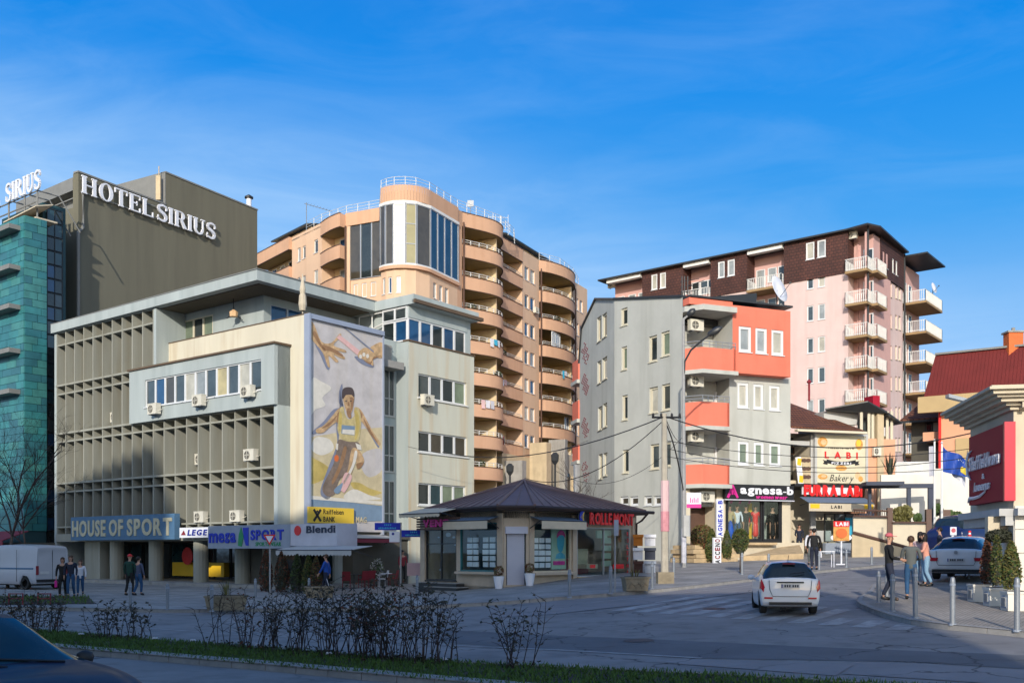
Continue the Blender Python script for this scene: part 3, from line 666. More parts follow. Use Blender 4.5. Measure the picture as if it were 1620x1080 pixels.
# café front right of the mural
m = MB(); p = HR.P(3.3, 0, -1.2); m.tube([p+Vector((0, 0, .2)), p+Vector((0, 0, 3))], .38, 12); m.build('column', 'hos_blue', hos)
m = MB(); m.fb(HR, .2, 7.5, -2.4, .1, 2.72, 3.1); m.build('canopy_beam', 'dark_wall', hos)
m = MB(); m.fb(HR, 8.7, 9.6, .01, .3, 0, 3.2); m.build('pier', 'hos_blue', hos)
for i in range(5): window(hos, HR, (.3+i*1.4, 1.65+i*1.4, .3, 2.65), 1, 1, 'glass_dark', 'dark_frame', -.05, -2.4, .05, sill=False)

# ---- mural
mu_ = thing('mural', 'tall painted mural of a runner in a yellow vest under two hands passing a baton', 'mural', (HR.P(2.7, 0, .1).x, HR.P(2.7, 0, .1).y, 3.1))
mat('mu_bg', (.5, .47, .47), .8, .16, 1.2, dirt=.3, dcol=(.5, .42, .3)); mat('mu_sand', (.55, .46, .29), .8, .2, 1.4); mat('mu_yel', (.5, .38, .12), .8, .25, 1.5)
mat('mu_skin', (.5, .33, .18), .8, .4, 3.5); mat('mu_skin_dk', (.3, .17, .09), .8, .2, 3); mat('mu_shadow', (.2, .22, .3), .8, .12, 2); mat('mu_vest', (.5, .41, .2), .8, .25, 4)
mat('mu_brown', (.2, .15, .12), .8, .35, 3); mat('mu_pink', (.68, .42, .4), .8, .1, 4); mat('mu_pale', (.66, .62, .55), .8, .1, 3); mat('mu_blue', (.18, .26, .36), .8, .12, 2); mat('mu_hair', (.08, .06, .06), .8)
mat('frame_blue', (.33, .37, .46), .45, .06, metal=.2)
U0, U1, V0, V1 = .12, 5.3, 3.35, 13.75
def mv(x, y):  # mural coordinates measured on the enlarged photograph (0..445, 0..1080)
    px, py = 480+x*.3146, 490+y*.3148
    s = HR.s_(px, .25); return (s, CZ+(HY-py)/F*HR.P(s, 0, .25).y)
def mp_(pts, k, mt):
    m = MB(); q = [mv(*p) for p in pts]; m.poly([HR.P(s, z, .262+k*.004) for s, z in q]); m.build('painted_shape', mt, mu_)
def sm(pts, n=4):   # smooth closed outline
    o = []; N_ = len(pts)
    for i in range(N_):
        p0, p1, p2, p3 = pts[i-1], pts[i], pts[(i+1) % N_], pts[(i+2) % N_]
        for j in range(n):
            t = j/n; o.append(tuple(.5*((2*p1[a])+(-p0[a]+p2[a])*t+(2*p0[a]-5*p1[a]+4*p2[a]-p3[a])*t*t+(-p0[a]+3*p1[a]-3*p2[a]+p3[a])*t**3) for a in (0, 1)))
    return o
m = MB(); a, b = HR.s_(489, .25), HR.s_(604, .25); m.fb(HR, a, b, .0, .25, 3.1, 13.95); m.build('board', 'mu_bg', mu_)
m = MB(); m.fb(HR, a-.12, a, .0, .42, 2.95, 14.2); m.fb(HR, b, b+.08, .0, .36, 2.95, 13.95); m.fb(HR, a, b+.08, .0, .4, 13.953, 14.2); m.build('frame', 'frame_blue', mu_)
mp_(sm([(40, 350), (90, 360), (140, 395), (95, 440), (110, 480), (60, 500), (35, 520)]), 0, 'mu_shadow' if 0 else 'mu_pale')
mp_([(28, 640), (120, 625), (250, 600), (398, 590), (398, 985), (28, 945)], 1, 'mu_sand')
mp_(sm([(28, 745), (60, 750), (125, 790), (130, 830), (60, 870), (28, 860)]), 2, 'mu_yel'); mp_(sm([(235, 870), (280, 868), (330, 895), (390, 915), (380, 925), (330, 935), (270, 915)]), 2, 'mu_yel')
mp_([(28, 944), (398, 984), (398, 1060), (28, 1066)], 3, 'mu_blue'); mp_([(28, 932), (398, 962), (398, 978), (28, 950)], 4, 'mu_pale')
# upper hands and baton
mp_(sm([(42, 120), (55, 170), (85, 230), (115, 295), (130, 290), (110, 220), (70, 150)]), 2, 'mu_shadow'); mp_(sm([(255, 235), (290, 270), (345, 290), (350, 270), (300, 240)]), 2, 'mu_shadow')
mp_(sm([(35, 60), (55, 80), (90, 160), (140, 165), (180, 120), (188, 135), (150, 178), (205, 200), (212, 215), (160, 205), (205, 235), (200, 248), (150, 225), (175, 258), (160, 262), (125, 230), (132, 285), (120, 282), (95, 215), (50, 160), (34, 130)], 3), 3, 'mu_skin')
mp_([(165, 140), (180, 125), (282, 205), (270, 228)], 4, 'mu_pink')
mp_(sm([(395, 165), (350, 178), (330, 192), (300, 192), (275, 215), (275, 240), (300, 250), (335, 272), (350, 282), (348, 250), (355, 235), (395, 240)], 3), 5, 'mu_skin')
for x, y in ((285, 235), (302, 225), (320, 232)): mp_(ell(x, y, 8, 11, 8), 6, 'mu_pale')
m = MB(); q = [mv(190, 80), mv(350, 215), mv(352, 208), mv(196, 78)]; m.poly([HR.P(s, z, .285) for s, z in q]); m.build('painted_shape', 'mu_shadow', mu_)
# runner
mp_(sm([(195, 390), (178, 410), (178, 470), (200, 490), (150, 500), (100, 560), (45, 610), (60, 620), (150, 540), (165, 620), (165, 680), (120, 800), (85, 900), (95, 940), (140, 930), (170, 700)]), 4, 'mu_shadow')
mp_(sm([(280, 540), (330, 620), (370, 688), (378, 680), (345, 610), (300, 530)]), 4, 'mu_shadow')
mp_(sm([(170, 500), (195, 490), (190, 540), (140, 580), (100, 615), (68, 618), (62, 600), (100, 580), (145, 530)]), 5, 'mu_skin')
mp_(sm([(255, 490), (285, 500), (320, 560), (350, 615), (385, 668), (378, 682), (365, 665), (330, 615), (290, 560), (262, 530)]), 5, 'mu_skin')
mp_(sm([(200, 430), (205, 480), (222, 522), (240, 515), (250, 470), (250, 425)]), 6, 'mu_skin'); mp_(sm([(192, 440), (195, 400), (220, 388), (245, 395), (254, 425), (250, 440), (240, 428), (212, 428), (200, 445)]), 7, 'mu_hair')
for x in (212, 236): mp_(ell(x, 458, 6, 3, 6), 8, 'mu_hair')
mp_([(221, 462), (227, 462), (230, 482), (218, 482)], 8, 'mu_skin_dk'); mp_(ell(224, 497, 9, 4, 8), 8, 'mu_skin_dk')
mp_([(168, 520), (185, 500), (185, 560), (165, 570)], 6, 'mu_skin_dk'); mp_([(278, 500), (295, 525), (290, 545), (275, 530)], 6, 'mu_skin_dk')
mp_(sm([(182, 495), (200, 488), (205, 520), (225, 550), (255, 530), (258, 492), (278, 500), (288, 560), (280, 640), (262, 662), (200, 655), (170, 610), (172, 560)], 3), 7, 'mu_vest')
mp_([(190, 578), (256, 584), (254, 630), (188, 622)], 8, 'mu_blue'); mp_([(194, 600), (254, 603), (254, 628), (192, 620)], 9, 'mu_pale')
mp_(sm([(175, 652), (225, 662), (272, 665), (280, 690), (262, 720), (235, 725), (225, 800), (175, 860), (155, 925), (115, 935), (92, 900), (110, 850), (150, 770), (165, 700)]), 8, 'mu_brown')
mp_(sm([(240, 700), (275, 705), (300, 745), (298, 775), (268, 800), (262, 760), (235, 830), (190, 900), (165, 895), (215, 820)]), 9, 'mu_skin'); mp_(sm([(262, 775), (275, 800), (298, 775), (290, 765)]), 10, 'mu_skin_dk')
mp_(sm([(205, 820), (238, 830), (235, 860), (205, 915), (190, 910), (180, 900)]), 10, 'mu_pink'); mp_(sm([(150, 905), (175, 880), (195, 870), (180, 915), (160, 922)]), 11, 'mu_blue')
mp_(sm([(232, 440), (250, 445), (248, 475), (240, 505), (232, 515), (236, 480)]), 7, 'mu_skin_dk'); mp_(sm([(214, 505), (232, 505), (238, 540), (222, 538)]), 8, 'mu_skin_dk')
mp_(sm([(252, 505), (272, 520), (280, 580), (268, 640), (255, 650), (262, 580)]), 8, 'mu_yel'); mp_(sm([(178, 515), (192, 530), (186, 600), (176, 600)]), 8, 'mu_yel')
mp_(sm([(200, 690), (215, 700), (190, 790), (150, 870), (140, 860), (175, 780)]), 9, 'mu_skin_dk'); mp_(sm([(255, 710), (268, 720), (250, 790), (205, 870), (200, 860), (240, 780)]), 10, 'mu_pale'); mp_(sm([(90, 595), (140, 555), (165, 530), (160, 545), (130, 580)]), 6, 'mu_skin_dk'); mp_(sm([(300, 545), (340, 610), (372, 668), (362, 660), (325, 612)]), 6, 'mu_skin_dk')
mp_(sm([(95, 175), (150, 195), (195, 225), (190, 235), (140, 210), (100, 200)]), 4, 'mu_skin_dk'); mp_(sm([(60, 110), (85, 165), (110, 200), (100, 205), (70, 165), (45, 120)]), 4, 'mu_skin_dk'); mp_(sm([(300, 252), (335, 262), (352, 236), (390, 232), (350, 248), (335, 274)]), 6, 'mu_skin_dk')
mp_(sm([(60, 640), (130, 650), (150, 700), (90, 730), (40, 700)]), 2, 'mu_pale'); mp_(sm([(300, 720), (390, 700), (396, 800), (330, 840), (290, 790)]), 2, 'mu_bg'); mp_(sm([(250, 900), (330, 930), (390, 950), (260, 955), (200, 940)]), 3, 'mu_pale')
mp_([(258, 668), (285, 680), (290, 705), (268, 700)], 10, 'mu_pale'); mp_([(160, 670), (172, 672), (170, 705), (160, 700)], 10, 'mu_pale'); mp_(ell(163, 745, 12, 18, 8), 10, 'mu_vest' if 0 else 'terracotta')
# bank sign on the foot of the mural
bk = thing('bank_sign', 'yellow bank sign with a black crossed emblem at the foot of the mural', 'sign', tuple(HR.P(1.2, 3.1, .45)))
r = (HR.s_(489, .45), HR.s_(560, .45), 3.5, 4.33)
m = MB(); m.fb(HR, r[0], r[1], .3, .45, r[2], r[3]); m.build('board', 'bank_yellow', bk)
letters(bk, HR, 'Raiffeisen', (r[0]+.95, r[0]+2.35, 3.98, 4.23), 'black', .455, .01, .008, .14, False, 'lettering', low=.72)
letters(bk, HR, 'BANK', (r[0]+.95, r[0]+1.75, 3.58, 3.85), 'black', .455, .01, .015, .14, False, 'lettering')
m = MB()
for a, b, w in (((.3, 3.6), (.78, 4.2), .07), ((.78, 3.6), (.3, 4.2), .07)):
    dx, dz = b[0]-a[0], b[1]-a[1]; l = math.hypot(dx, dz); nx_, nz_ = -dz/l*w, dx/l*w
    m.poly([HR.P(r[0]+a[0]+nx_, a[1]+nz_, .46), HR.P(r[0]+a[0]-nx_, a[1]-nz_, .46), HR.P(r[0]+b[0]-nx_, b[1]-nz_, .46), HR.P(r[0]+b[0]+nx_, b[1]+nz_, .46)])
m.ext([HR.P(r[0]+.54+.14*math.cos(a), 4.1+.12*math.sin(a)-.05, .461) for a in (0, 1.57, 3.14)], HR.n*.002)
m.build('emblem', 'black', bk)
letters(bk, HR, 'MAG', (HR.s_(563, .3), HR.s_(580, .3), 3.6, 3.9), 'mu_sand', .3, .01, .02, .1, False, 'lettering')

# ---- fascia signs
def board(name, label, f, r, out, th, mt, cat='sign'):
    t = thing(name, label, cat, tuple(f.P((r[0]+r[1])/2, r[2], out-th))); m = MB(); m.fb(f, r[0], r[1], out-th, out, r[2], r[3]); m.build('board', mt, t); return t
r = (HL.s_(112, .5), HL.s_(276, .5), 2.72, 4.18)
t = board('shop_sign', 'long faded blue sign reading HOUSE OF SPORT in cream letters', HL, r, .5, .35, 'sign_blue')
for w_, a, b, mt in (('HOUSE', .02, .365, 'letter_cream'), ('OF', .4, .535, 'letter_cream'), ('SPORT', .575, .98, 'letter_cream')):
    letters(t, HL, w_, (r[0]+(r[1]-r[0])*a, r[0]+(r[1]-r[0])*b, 2.95, 3.95), mt, .5, .05, .03, .16)
r = (HL.s_(284, .4), HL.s_(330, .4), HL.z_(300, 850, .4), HL.z_(300, 834, .4))
t = board('shop_sign', 'small white sign with blue letters between the blue sign and the grey sign', HL, r, .4, .1, 'letter_white')
letters(t, HL, 'LEGEA', (r[0]+.75, r[1]+.5, r[2]+.12, r[3]-.12), 'navy', .405, .02, .04, .1, True, shear=.2)
m = MB(); m.ext([HL.P(r[0]+.15, r[2]+.15, .41), HL.P(r[0]+.6, r[2]+.15, .41), HL.P(r[0]+.42, r[3]-.15, .41)], HL.n*.01); m.build('emblem', 'deep_red', t)
OUTS = 1.3
r = (HL.s_(329, OUTS), HL.s_(459, OUTS), HL.z_(400, 867, OUTS), HL.z_(400, 830, OUTS))
t = board('shop_sign', 'wide grey shop sign with blue MEGA SPORT letters and a green and blue figure emblem', HL, r, OUTS, 1.2, 'sign_grey')
Lw = r[1]-r[0]
letters(t, HL, 'mega', (r[0]+Lw*.02, r[0]+Lw*.36, r[2]+.3, r[3]-.35), 'royal', OUTS, .05, .025, .14, low=.95)
letters(t, HL, 'SPORT', (r[0]+Lw*.545, r[0]+Lw*.93, r[2]+.42, r[3]-.25), 'royal', OUTS, .05, .025, .16)
m = MB(); c = r[0]+Lw*.44
m.ext([HL.P(c-.35, r[2]+.15, OUTS), HL.P(c-.05, r[2]+.1, OUTS), HL.P(c+.1, r[2]+.6, OUTS), HL.P(c-.1, r[3]-.1, OUTS), HL.P(c-.28, r[3]-.5, OUTS)], HL.n*.03); m.build('emblem', 'green', t)
m = MB(); m.ext([HL.P(c+.05, r[3]-.12, OUTS), HL.P(c+.15, r[2]+.5, OUTS), HL.P(c+.3, r[2]+.15, OUTS), HL.P(c+.5, r[2]+.15, OUTS), HL.P(c+.5, r[3]-.12, OUTS)], HL.n*.035); m.build('emblem', 'royal', t)
letters(t, HL, 'SPORTSWEAR', (r[0]+Lw*.6, r[0]+Lw*.9, r[2]+.12, r[2]+.32), 'green', OUTS, .02, .02, .1, False, 'lettering')
r = (HL.s_(459.5, OUTS+.02), HL.s_(533, OUTS+.02), HL.z_(495, 863, OUTS), HL.z_(495, 828, OUTS))
t = board('shop_sign', 'pale shop sign with a red dot and the word Blendi in dark letters', HL, r, OUTS+.02, 1.3, 'sign_pale')
Lw = r[1]-r[0]; letters(t, HL, 'Blendi', (r[0]+Lw*.36, r[1]-.1, r[2]+.62, r[3]-.1), 'navy_slat', OUTS+.02, .04, .02, .14, low=.76)
m = MB(); m.ext([HL.P(r[0]+.55+.24*math.cos(a*.4), r[2]+.75+.24*math.sin(a*.4), OUTS+.025) for a in range(16)], HL.n*.03); m.build('dot', 'red', t)
# awnings
def awning(name, label, f, s0, s1, o0, o1, zt, zb, mt, val=.3, mv_=None, scallop=True, group=None):
    t = thing(name, label, 'awning', tuple(f.P((s0+s1)/2, zb, o0))); m = MB(); P = f.P
    m.ext([P(s0, zt, o0), P(s1, zt, o0), P(s1, zb, o1), P(s0, zb, o1)], (0, 0, -.02)); m.build('canvas', mt, t)
    m = MB(); n = max(4, int((s1-s0)/.22)); 
    for i in range(n):
        a, b = s0+(s1-s0)*i/n, s0+(s1-s0)*(i+1)/n; c = (a+b)/2
        m.poly([P(a, zb, o1+.01), P(b, zb, o1+.01), P(b, zb-val*.8, o1+.01), P(c, zb-val*(1.05 if scallop else .8), o1+.01), P(a, zb-val*.8, o1+.01)])
    m.build('valance', mv_ or mt, t)
    m = MB(); m.tube([P(s0, zb-.02, o1), P(s1, zb-.02, o1)], .025); m.tube([P(s0, zt-.5, o0), P(s0, zb, o1)], .02); m.tube([P(s1, zt-.5, o0), P(s1, zb, o1)], .02); m.build('arms', 'dark_frame', t)
    return t
awning('awning', 'long cream awning with a scalloped edge below the pale sign with the red dot', HL, HL.s_(447, 2.2), HL.s_(556, 2.6), 1.3, 2.6, HL.z_(500, 863, 2.2), HL.z_(500, 869, 2.6), 'awning_white', .28)
awning('awning', 'wine red awning with a white top over the café terrace right of the mural', HR, HR.s_(545, .6), HR.s_(618, .6), .1, 1.2, 2.95, 2.75, 'awning_white', .3, 'awning_red', False)

# manhole covers
for px, py, lb in ((1010, 1012, 'iron manhole cover in the dark asphalt band'), (1130, 962, 'iron manhole cover beside the crossing'), (560, 985, 'iron manhole cover in the far lane behind the hedge')):
    p = gp(px, py, .016); m = MB(); m.poly([(p.x+.32*math.cos(a*.35), p.y+.32*math.sin(a*.35), G(p.x+.32*math.cos(a*.35), p.y+.32*math.sin(a*.35))+.016) for a in range(18)]); onetop(m, 'manhole_cover', 'plastic', lb, 'manhole cover', 'manhole covers')
# ================================================================ HOTEL
def ac_unit(label, f, s, z, out=0, group='air conditioners on the office building', w=.85, h=.6):
    """wall air conditioner, a thing of its own, standing on brackets at facade f"""
    if 'ac' not in PROTO:
        t = thing('air_conditioner', label, 'air conditioner', (0, 0, 0), 0, group); PROTO['ac'] = t
        m = MB(); m.box(-.43, .43, -.42, -.1, 0, .6); m.box(-.44, .44, -.43, -.09, .56, .61); m.build('casing', 'ac_white', t)
        m = MB(); m.ext([(-.12+.23*math.cos(a*.5236), -.421, .3+.23*math.sin(a*.5236)) for a in range(12)], (0, -.01, 0)); m.build('fan_opening', 'plastic', t)
        m = MB()
        for r_ in (.22, .15, .08):
            m.tube([(-.12+r_*math.cos(a*.5236), -.44, .3+r_*math.sin(a*.5236)) for a in range(13)], .008, 4, cap=False)
        m.box(-.13, -.11, -.45, -.435, .08, .52); m.box(-.34, .1, -.45, -.435, .29, .31); m.build('fan_grille', 'ac_white', t)
        m = MB(); m.box(-.3, -.25, -.45, -.0, -.05, 0); m.box(.25, .3, -.45, 0, -.05, 0); m.build('bracket', 'galvanised', t)
        m = MB(); m.tube([(.43, -.25, .2), (.5, -.2, .2), (.5, -.02, .3)], .02); m.build('pipe', 'ac_white', t)
        p = f.P(s, z, out); t.location = p; t.rotation_euler = (0, 0, f.a); return t
    return dup(PROTO['ac'], f.P(s, z, out), f.a, label, group)
PROTO = {}
G1 = 'air conditioners on the office building'
for px, py, lb in ((244, 655, 'leftmost of the three cream air conditioners under the ribbon window'), (315, 642, 'middle one of the three cream air conditioners under the ribbon window'), (392, 628, 'rightmost of the three cream air conditioners under the ribbon window')):
    ac_unit(lb, HL, HL.s_(px, .5), HL.z_(px, py, .5), .25, G1)
for px, py, lb, o in ((190, 668, 'small air conditioner between fins high on the left part of the facade', -.85), (325, 735, 'air conditioner between fins left of centre on the second floor', -.85), (403, 729, 'white air conditioner between the fins beneath the ribbon window', -.3), (324, 826, 'air conditioner between the fins just above the sign with blue letters', -.3), (381, 825, 'air conditioner with a big fan above the grey shop sign', -.3)):
    ac_unit(lb, HL, HL.s_(px, o), HL.z_(px, py, o), o, G1)
ac_unit('air conditioner under the top window on the cream wall right of the mural', HR, HR.s_(676, .3), HR.z_(676, 641, .3), .05, G1)

hotel = thing('hotel_building', 'tall hotel with a plain taupe side wall behind the office building', 'building', (-33, 76, 0))
c0 = at(124, 72); HT = Fac((c0.x, c0.y), (.5, .866)); s262 = HT.s_(262); s407 = HT.s_(407)
m = MB(); zt = HT.z_(122, 272); ztb = HT.z_(407, 333)
m.fb(HT, 0, s262, -.6, 0, 0, zt); m.fb(HT, .1, s262, -14, -.603, 0, zt-2.4); m.fb(HT, s262, s407, -14, .003, 0, ztb); m.build('wall', 'taupe', hotel)
m = MB(); m.fb(HT, -.05, s262, -.5, .06, zt+.003, zt+.12); m.fb(HT, s262-.05, s407+.05, -.5, .06, ztb+.003, ztb+.12); m.fb(HT, s262-.05, s262-.003, -14, .0, zt+.13, ztb+.1); m.build('coping', 'taupe_trim', hotel)
m = MB(); m.tube([HT.P(HT.s_(132, .2), zt-1.2, .15), HT.P(HT.s_(132, .2), HT.z_(132, 362), .15), HT.P(HT.s_(124.5, .2), HT.z_(124, 368), .15), HT.P(HT.s_(124.5, .2), 5, .15)], .12, 6); m.build('drainpipe', 'taupe_trim', hotel)
# return wall at its left, set back
m = MB(); pL = HT.P(0); HB = Fac((pL.x, pL.y), (.793, -.609)); m.fb(HB, -1.95, -.02, -.15, -.0, 0, HB.z_(110, 337)); m.build('return_wall', 'taupe', hotel)
m = MB(); m.fb(HB, -5.2, -1.3, -8, -.8, HB.z_(110, 337)+.01, zt-1.2); m.build('upper_floor', 'taupe_trim', hotel)
m = MB(); m.fb(HB, -9, -.6, -.7, .1, zt-1.19, zt-.25); m.build('roof_edge', 'taupe_trim', hotel)
m = MB(); m.fb(HB, -1.5, -.3, -.79, -.7, HB.z_(110, 330), zt-2); m.build('window', 'glass_dark', hotel)
def serif(ch):
    """stroke letters with slabs: list of polygons in a unit box"""
    T, t = .2, .07; b = lambda x0, x1, y0, y1: [(x0, y0), (x1, y0), (x1, y1), (x0, y1)]
    sf = lambda x, y0, y1: [b(x-.05, x+T+.05, y0, y0+t), b(x, x+T, y0+t, y1-t), b(x-.05, x+T+.05, y1-t, y1)]
    if ch == 'H': return sf(.05, 0, 1)+sf(.65, 0, 1)+[b(.25, .65, .46, .46+t)], .95
    if ch == 'I': return sf(.05, 0, 1), .35
    if ch == 'T': return sf(.3, 0, 1)+[b(0, .25, 1-t, 1), b(.55, .8, 1-t, 1), b(0, .05, .72, .93), b(.75, .8, .72, .93)], .85
    if ch == 'E': return sf(.05, 0, 1)+[b(.3, .72, 1-t, 1), b(.3, .72, 0, t), b(.25, .52, .47, .54), b(.67, .72, .75, .93), b(.67, .75, .07, .27), b(.48, .52, .38, .47), b(.48, .52, .54, .64)], .8
    if ch == 'L': return sf(.05, 0, 1)+[b(.3, .72, 0, t), b(.67, .72, .07, .32)], .78
    def arc(cx, cy, rx, ry, a0, a1, th, tv, n=12):
        o = []
        for i in range(n):
            p, q = R(a0+(a1-a0)*i/n), R(a0+(a1-a0)*(i+1)/n)
            w = lambda a: (rx-tv-(0), ry-th)
            o.append([(cx+rx*math.cos(p), cy+ry*math.sin(p)), (cx+rx*math.cos(q), cy+ry*math.sin(q)), (cx+(rx-tv)*math.cos(q), cy+(ry-th)*math.sin(q)), (cx+(rx-tv)*math.cos(p), cy+(ry-th)*math.sin(p))])
        return o
    if ch == 'O': return arc(.45, .5, .43, .52, 0, 360, .07, .2, 20), .92
    if ch == 'U': return [b(0, .3, 1-t, 1), b(.05, .25, .35, .93), b(.55, .85, 1-t, 1), b(.66, .74, .35, .93)]+arc(.4, .36, .345, .38, 180, 360, .12, .14, 10), .88
    if ch == 'R': return sf(.05, 0, 1)+arc(.42, .74, .3, .26, -90, 90, .07, .2, 10)+[b(.25, .44, .93, 1), b(.25, .44, .48, .55), [(.4, .48), (.56, .5), (.88, 0), (.64, 0)]], .88
    if ch == 'S':
        pts = [(.66, .72), (.62, .9), (.4, .97), (.16, .88), (.13, .7), (.26, .57), (.5, .46), (.64, .3), (.56, .09), (.36, .03), (.12, .1), (.08, .28)]; o = []
        pts = sm(pts, 3)[:-3]; n = len(pts)
        for i in range(n-1):
            t0 = .045+.055*math.sin(math.pi*i/n)**2; t1 = .045+.055*math.sin(math.pi*(i+1)/n)**2; (x0, y0), (x1, y1) = pts[i], pts[i+1]; l = math.hypot(x1-x0, y1-y0) or 1; nx_, ny_ = -(y1-y0)/l, (x1-x0)/l
            o.append([(x0+nx_*t0, y0+ny_*t0), (x0-nx_*t0, y0-ny_*t0), (x1-nx_*t1, y1-ny_*t1), (x1+nx_*t1, y1+ny_*t1)])
        return o+[b(.62, .68, .68, .98), b(.06, .12, .02, .32)], .76
def serif_word(parent, f, word, s0, s1, z0, z1, out, depth, mt, gap=.08):
    x = 0; L_ = []
    for ch in word:
        if ch == ' ': x += .12; continue
        p, w = serif(ch); L_.append((p, x)); x += w+gap
    k = (s1-s0)/(x-gap); W = Vector(parent['_w'])
    for p, xo in L_:
        m = MB()
        for q in p: m.ext([((a)*k, -depth, c*(z1-z0)) for a, c in q], (0, depth, 0))
        o = m.build('letter', mt, parent, loc=tuple(f.P(s0+xo*k, z0, out)-W)); o.rotation_euler = (0, 0, f.a)
t = thing('hotel_sign', 'large white serif letters HOTEL SIRIUS along the top of the taupe wall', 'sign', tuple(HT.P(9, zt-2.4, .3)))
serif_word(t, HT, 'HOTEL SIRIUS', HT.s_(130, .35), HT.s_(342, .35), zt-1.5, zt-.22, .25, .12, 'letter_white')
m = MB(); m.fb(HT, HT.s_(130, .3), HT.s_(342, .3), .1, .16, zt-1.4, zt-1.33); m.fb(HT, HT.s_(130, .3), HT.s_(342, .3), .1, .16, zt-.5, zt-.43); m.build('rail', 'taupe_trim', t)
# antennas and vent
p = HT.P(HT.s_(262)-.4, 0, -.3); m = MB(); m.tube([p+Vector((0, 0, zt)), p+Vector((0, 0, zt+3.0))], .04); m.box(p.x-.18, p.x+.18, p.y-.2, p.y+.05, zt+.3, zt+2.2)
onetop(m, 'antenna', 'beige', 'beige cell antenna on a mast at the step in the hotel roof', 'antenna')
p = HT.P(s407-.5, ztb, -.5); m = MB(); m.tube([p, p+Vector((0, 0, .95))], .22, 10); 
i0 = len(m.v); m.lathe([(.38, 1.0), (.38, 1.12), (.1, 1.3)], tuple(p), 10, 1); onetop(m, 'chimney_vent', ['letter_white', 'black'], 'white vent pipe with a black cap at the right corner of the hotel roof', 'vent')
# teal tower, of separate tiles
tower = thing('tower', 'teal tiled tower with grey canopies at the left edge beside the hotel', 'building', (-33, 68, 0))
c1 = at(39, 66); TL = Fac((c1.x, c1.y), (.793, -.609)); TR = Fac((c1.x, c1.y), (.609, .793)); TZ = TL.z_(39, 340); TW = TR.s_(74)
m = MB(); m.prism([(p.x, p.y) for p in (TL.P(-12, 0, -.06), TL.P(-.06, 0, -.06), TR.P(TW, 0, -.06), TR.P(TW, 0, -.06)-TL.d*12)], 0, TZ-.02); m.build('wall', 'teal_back', tower)
rt = random.Random(5); nrow = 42; hh = (TZ-3.4)/nrow; cache = {}
for cnum, c in enumerate(((.028, .15, .17), (.036, .19, .2), (.03, .13, .155), (.05, .2, .19))): mat('teal%d' % cnum, c, .38, .25, 1.2, spec=.5, dirt=.25, dcol=(.02, .07, .09))
def tile(f, s0, s1, z, h):
    w = round(s1-s0-.03, 2); k = (w, round(h, 2), rt.randrange(4))
    if k not in cache:
        b = MB(); b.box(0, w, -.05, .05, 0, k[1]-.03); cache[k] = b.mesh('tile', ['teal%d' % k[2]])
    o = bpy.data.objects.new('tile', cache[k]); COL.objects.link(o); o.parent = tower; o.location = f.P(s0, z, rt.uniform(-.008, .01))-Vector(tower['_w']); o.rotation_euler = (0, 0, f.a)
TLs = TL.s_(-10)
for i in range(nrow):
    z = 3.4+i*hh; x = -.0; off = (.45, 1.05, .75)[i % 3]; xs = [0, -off]
    while xs[-1] > TLs: xs.append(xs[-1]-1.25)
    for a, b in zip(xs, xs[1:]): tile(TL, b, a, z, hh)
    xs = [0, (.5, .85, 1.1)[i % 3], TW]
    for a, b in zip(xs, xs[1:]): tile(TR, a, b, z, hh)
for py in (368, 430, 491, 559, 622):
    m = MB(); z = TL.z_(10, py); m.fb(TL, TLs, TL.s_(19, .6), .05, .8, z-.25, z+.05); m.build('canopy', 'taupe_trim', tower)
# glazed link between tower and hotel
lk_ = thing('stair_tower', 'dark glazed stair tower between the teal tower and the taupe hotel wall', 'building', tuple(TR.P(TW+1.3, 0, -1)))
q0 = at(74, 68.5); TG = Fac((q0.x, q0.y), (.609, .793)); gs = TG.s_(99)
m = MB(); m.fb(TG, -.2, gs+.3, -6, -.15, 0, 26.0); m.build('wall', 'teal_back', lk_)
n = 24
for i in range(n):
    z0 = 2.5+i*(23.2/n)
    window(lk_, TG, (0, gs, z0, z0+23.2/n-.05), 2, 1, ['glass_dark', 'glass_teal', 'glass_blue', 'glass_dark', 'glass_mid'], 'dark_frame', 0, 0, .04, sill=False)
# rooftop sign SIRIUS on its frame
t = thing('roof_sign', 'white letters SIRIUS standing on a steel frame above the teal tower', 'sign', tuple(TL.P(-3, TZ, -2)))
RS = Fac(tuple(TL.P(0, 0, -1.2)[:2]), (.793, -.609)); za = RS.z_(68, 298)
serif_word(t, RS, 'SIRIUS', RS.s_(13), RS.s_(68), za, za+1.25, .1, .12, 'letter_white', .1)
serif_word(t, RS, 'L', RS.s_(-4), RS.s_(3), za, za+1.25, .1, .12, 'letter_white', .1)
m = MB()
for s in (RS.s_(-10), RS.s_(14), RS.s_(39), RS.s_(59)): m.tube([RS.P(s, TZ), RS.P(s, za)], .06)
for z in (za, za-.7, TZ+.3): m.tube([RS.P(RS.s_(-12), z), RS.P(RS.s_(60), z)], .05)
for s in (RS.s_(20), RS.s_(45), RS.s_(60)): m.tube([RS.P(s, za), RS.P(s, za, -1.5), RS.P(s, TZ, -3)], .05)
m.build('frame', 'taupe_trim', t)
m = MB(); p = TL.P(-1.5, TZ); m.fb(TL, -3.5, -.3, -2.4, -.9, TZ+.1, TZ+.2); m.ext([TL.P(-4, TZ+.4, -.5), TL.P(-.1, TZ+.8, -.8), TL.P(-.1, TZ+1.2, -2), TL.P(-4, TZ+.8, -2)], (0, 0, .08))
onetop(m, 'folded_awning', 'awning_cream', 'cream folded awning on the roof terrace of the teal tower', 'awning')
m = MB(); m.fb(TL, -14, -.2, -3.0, -2.9, 3.0, 3.4)
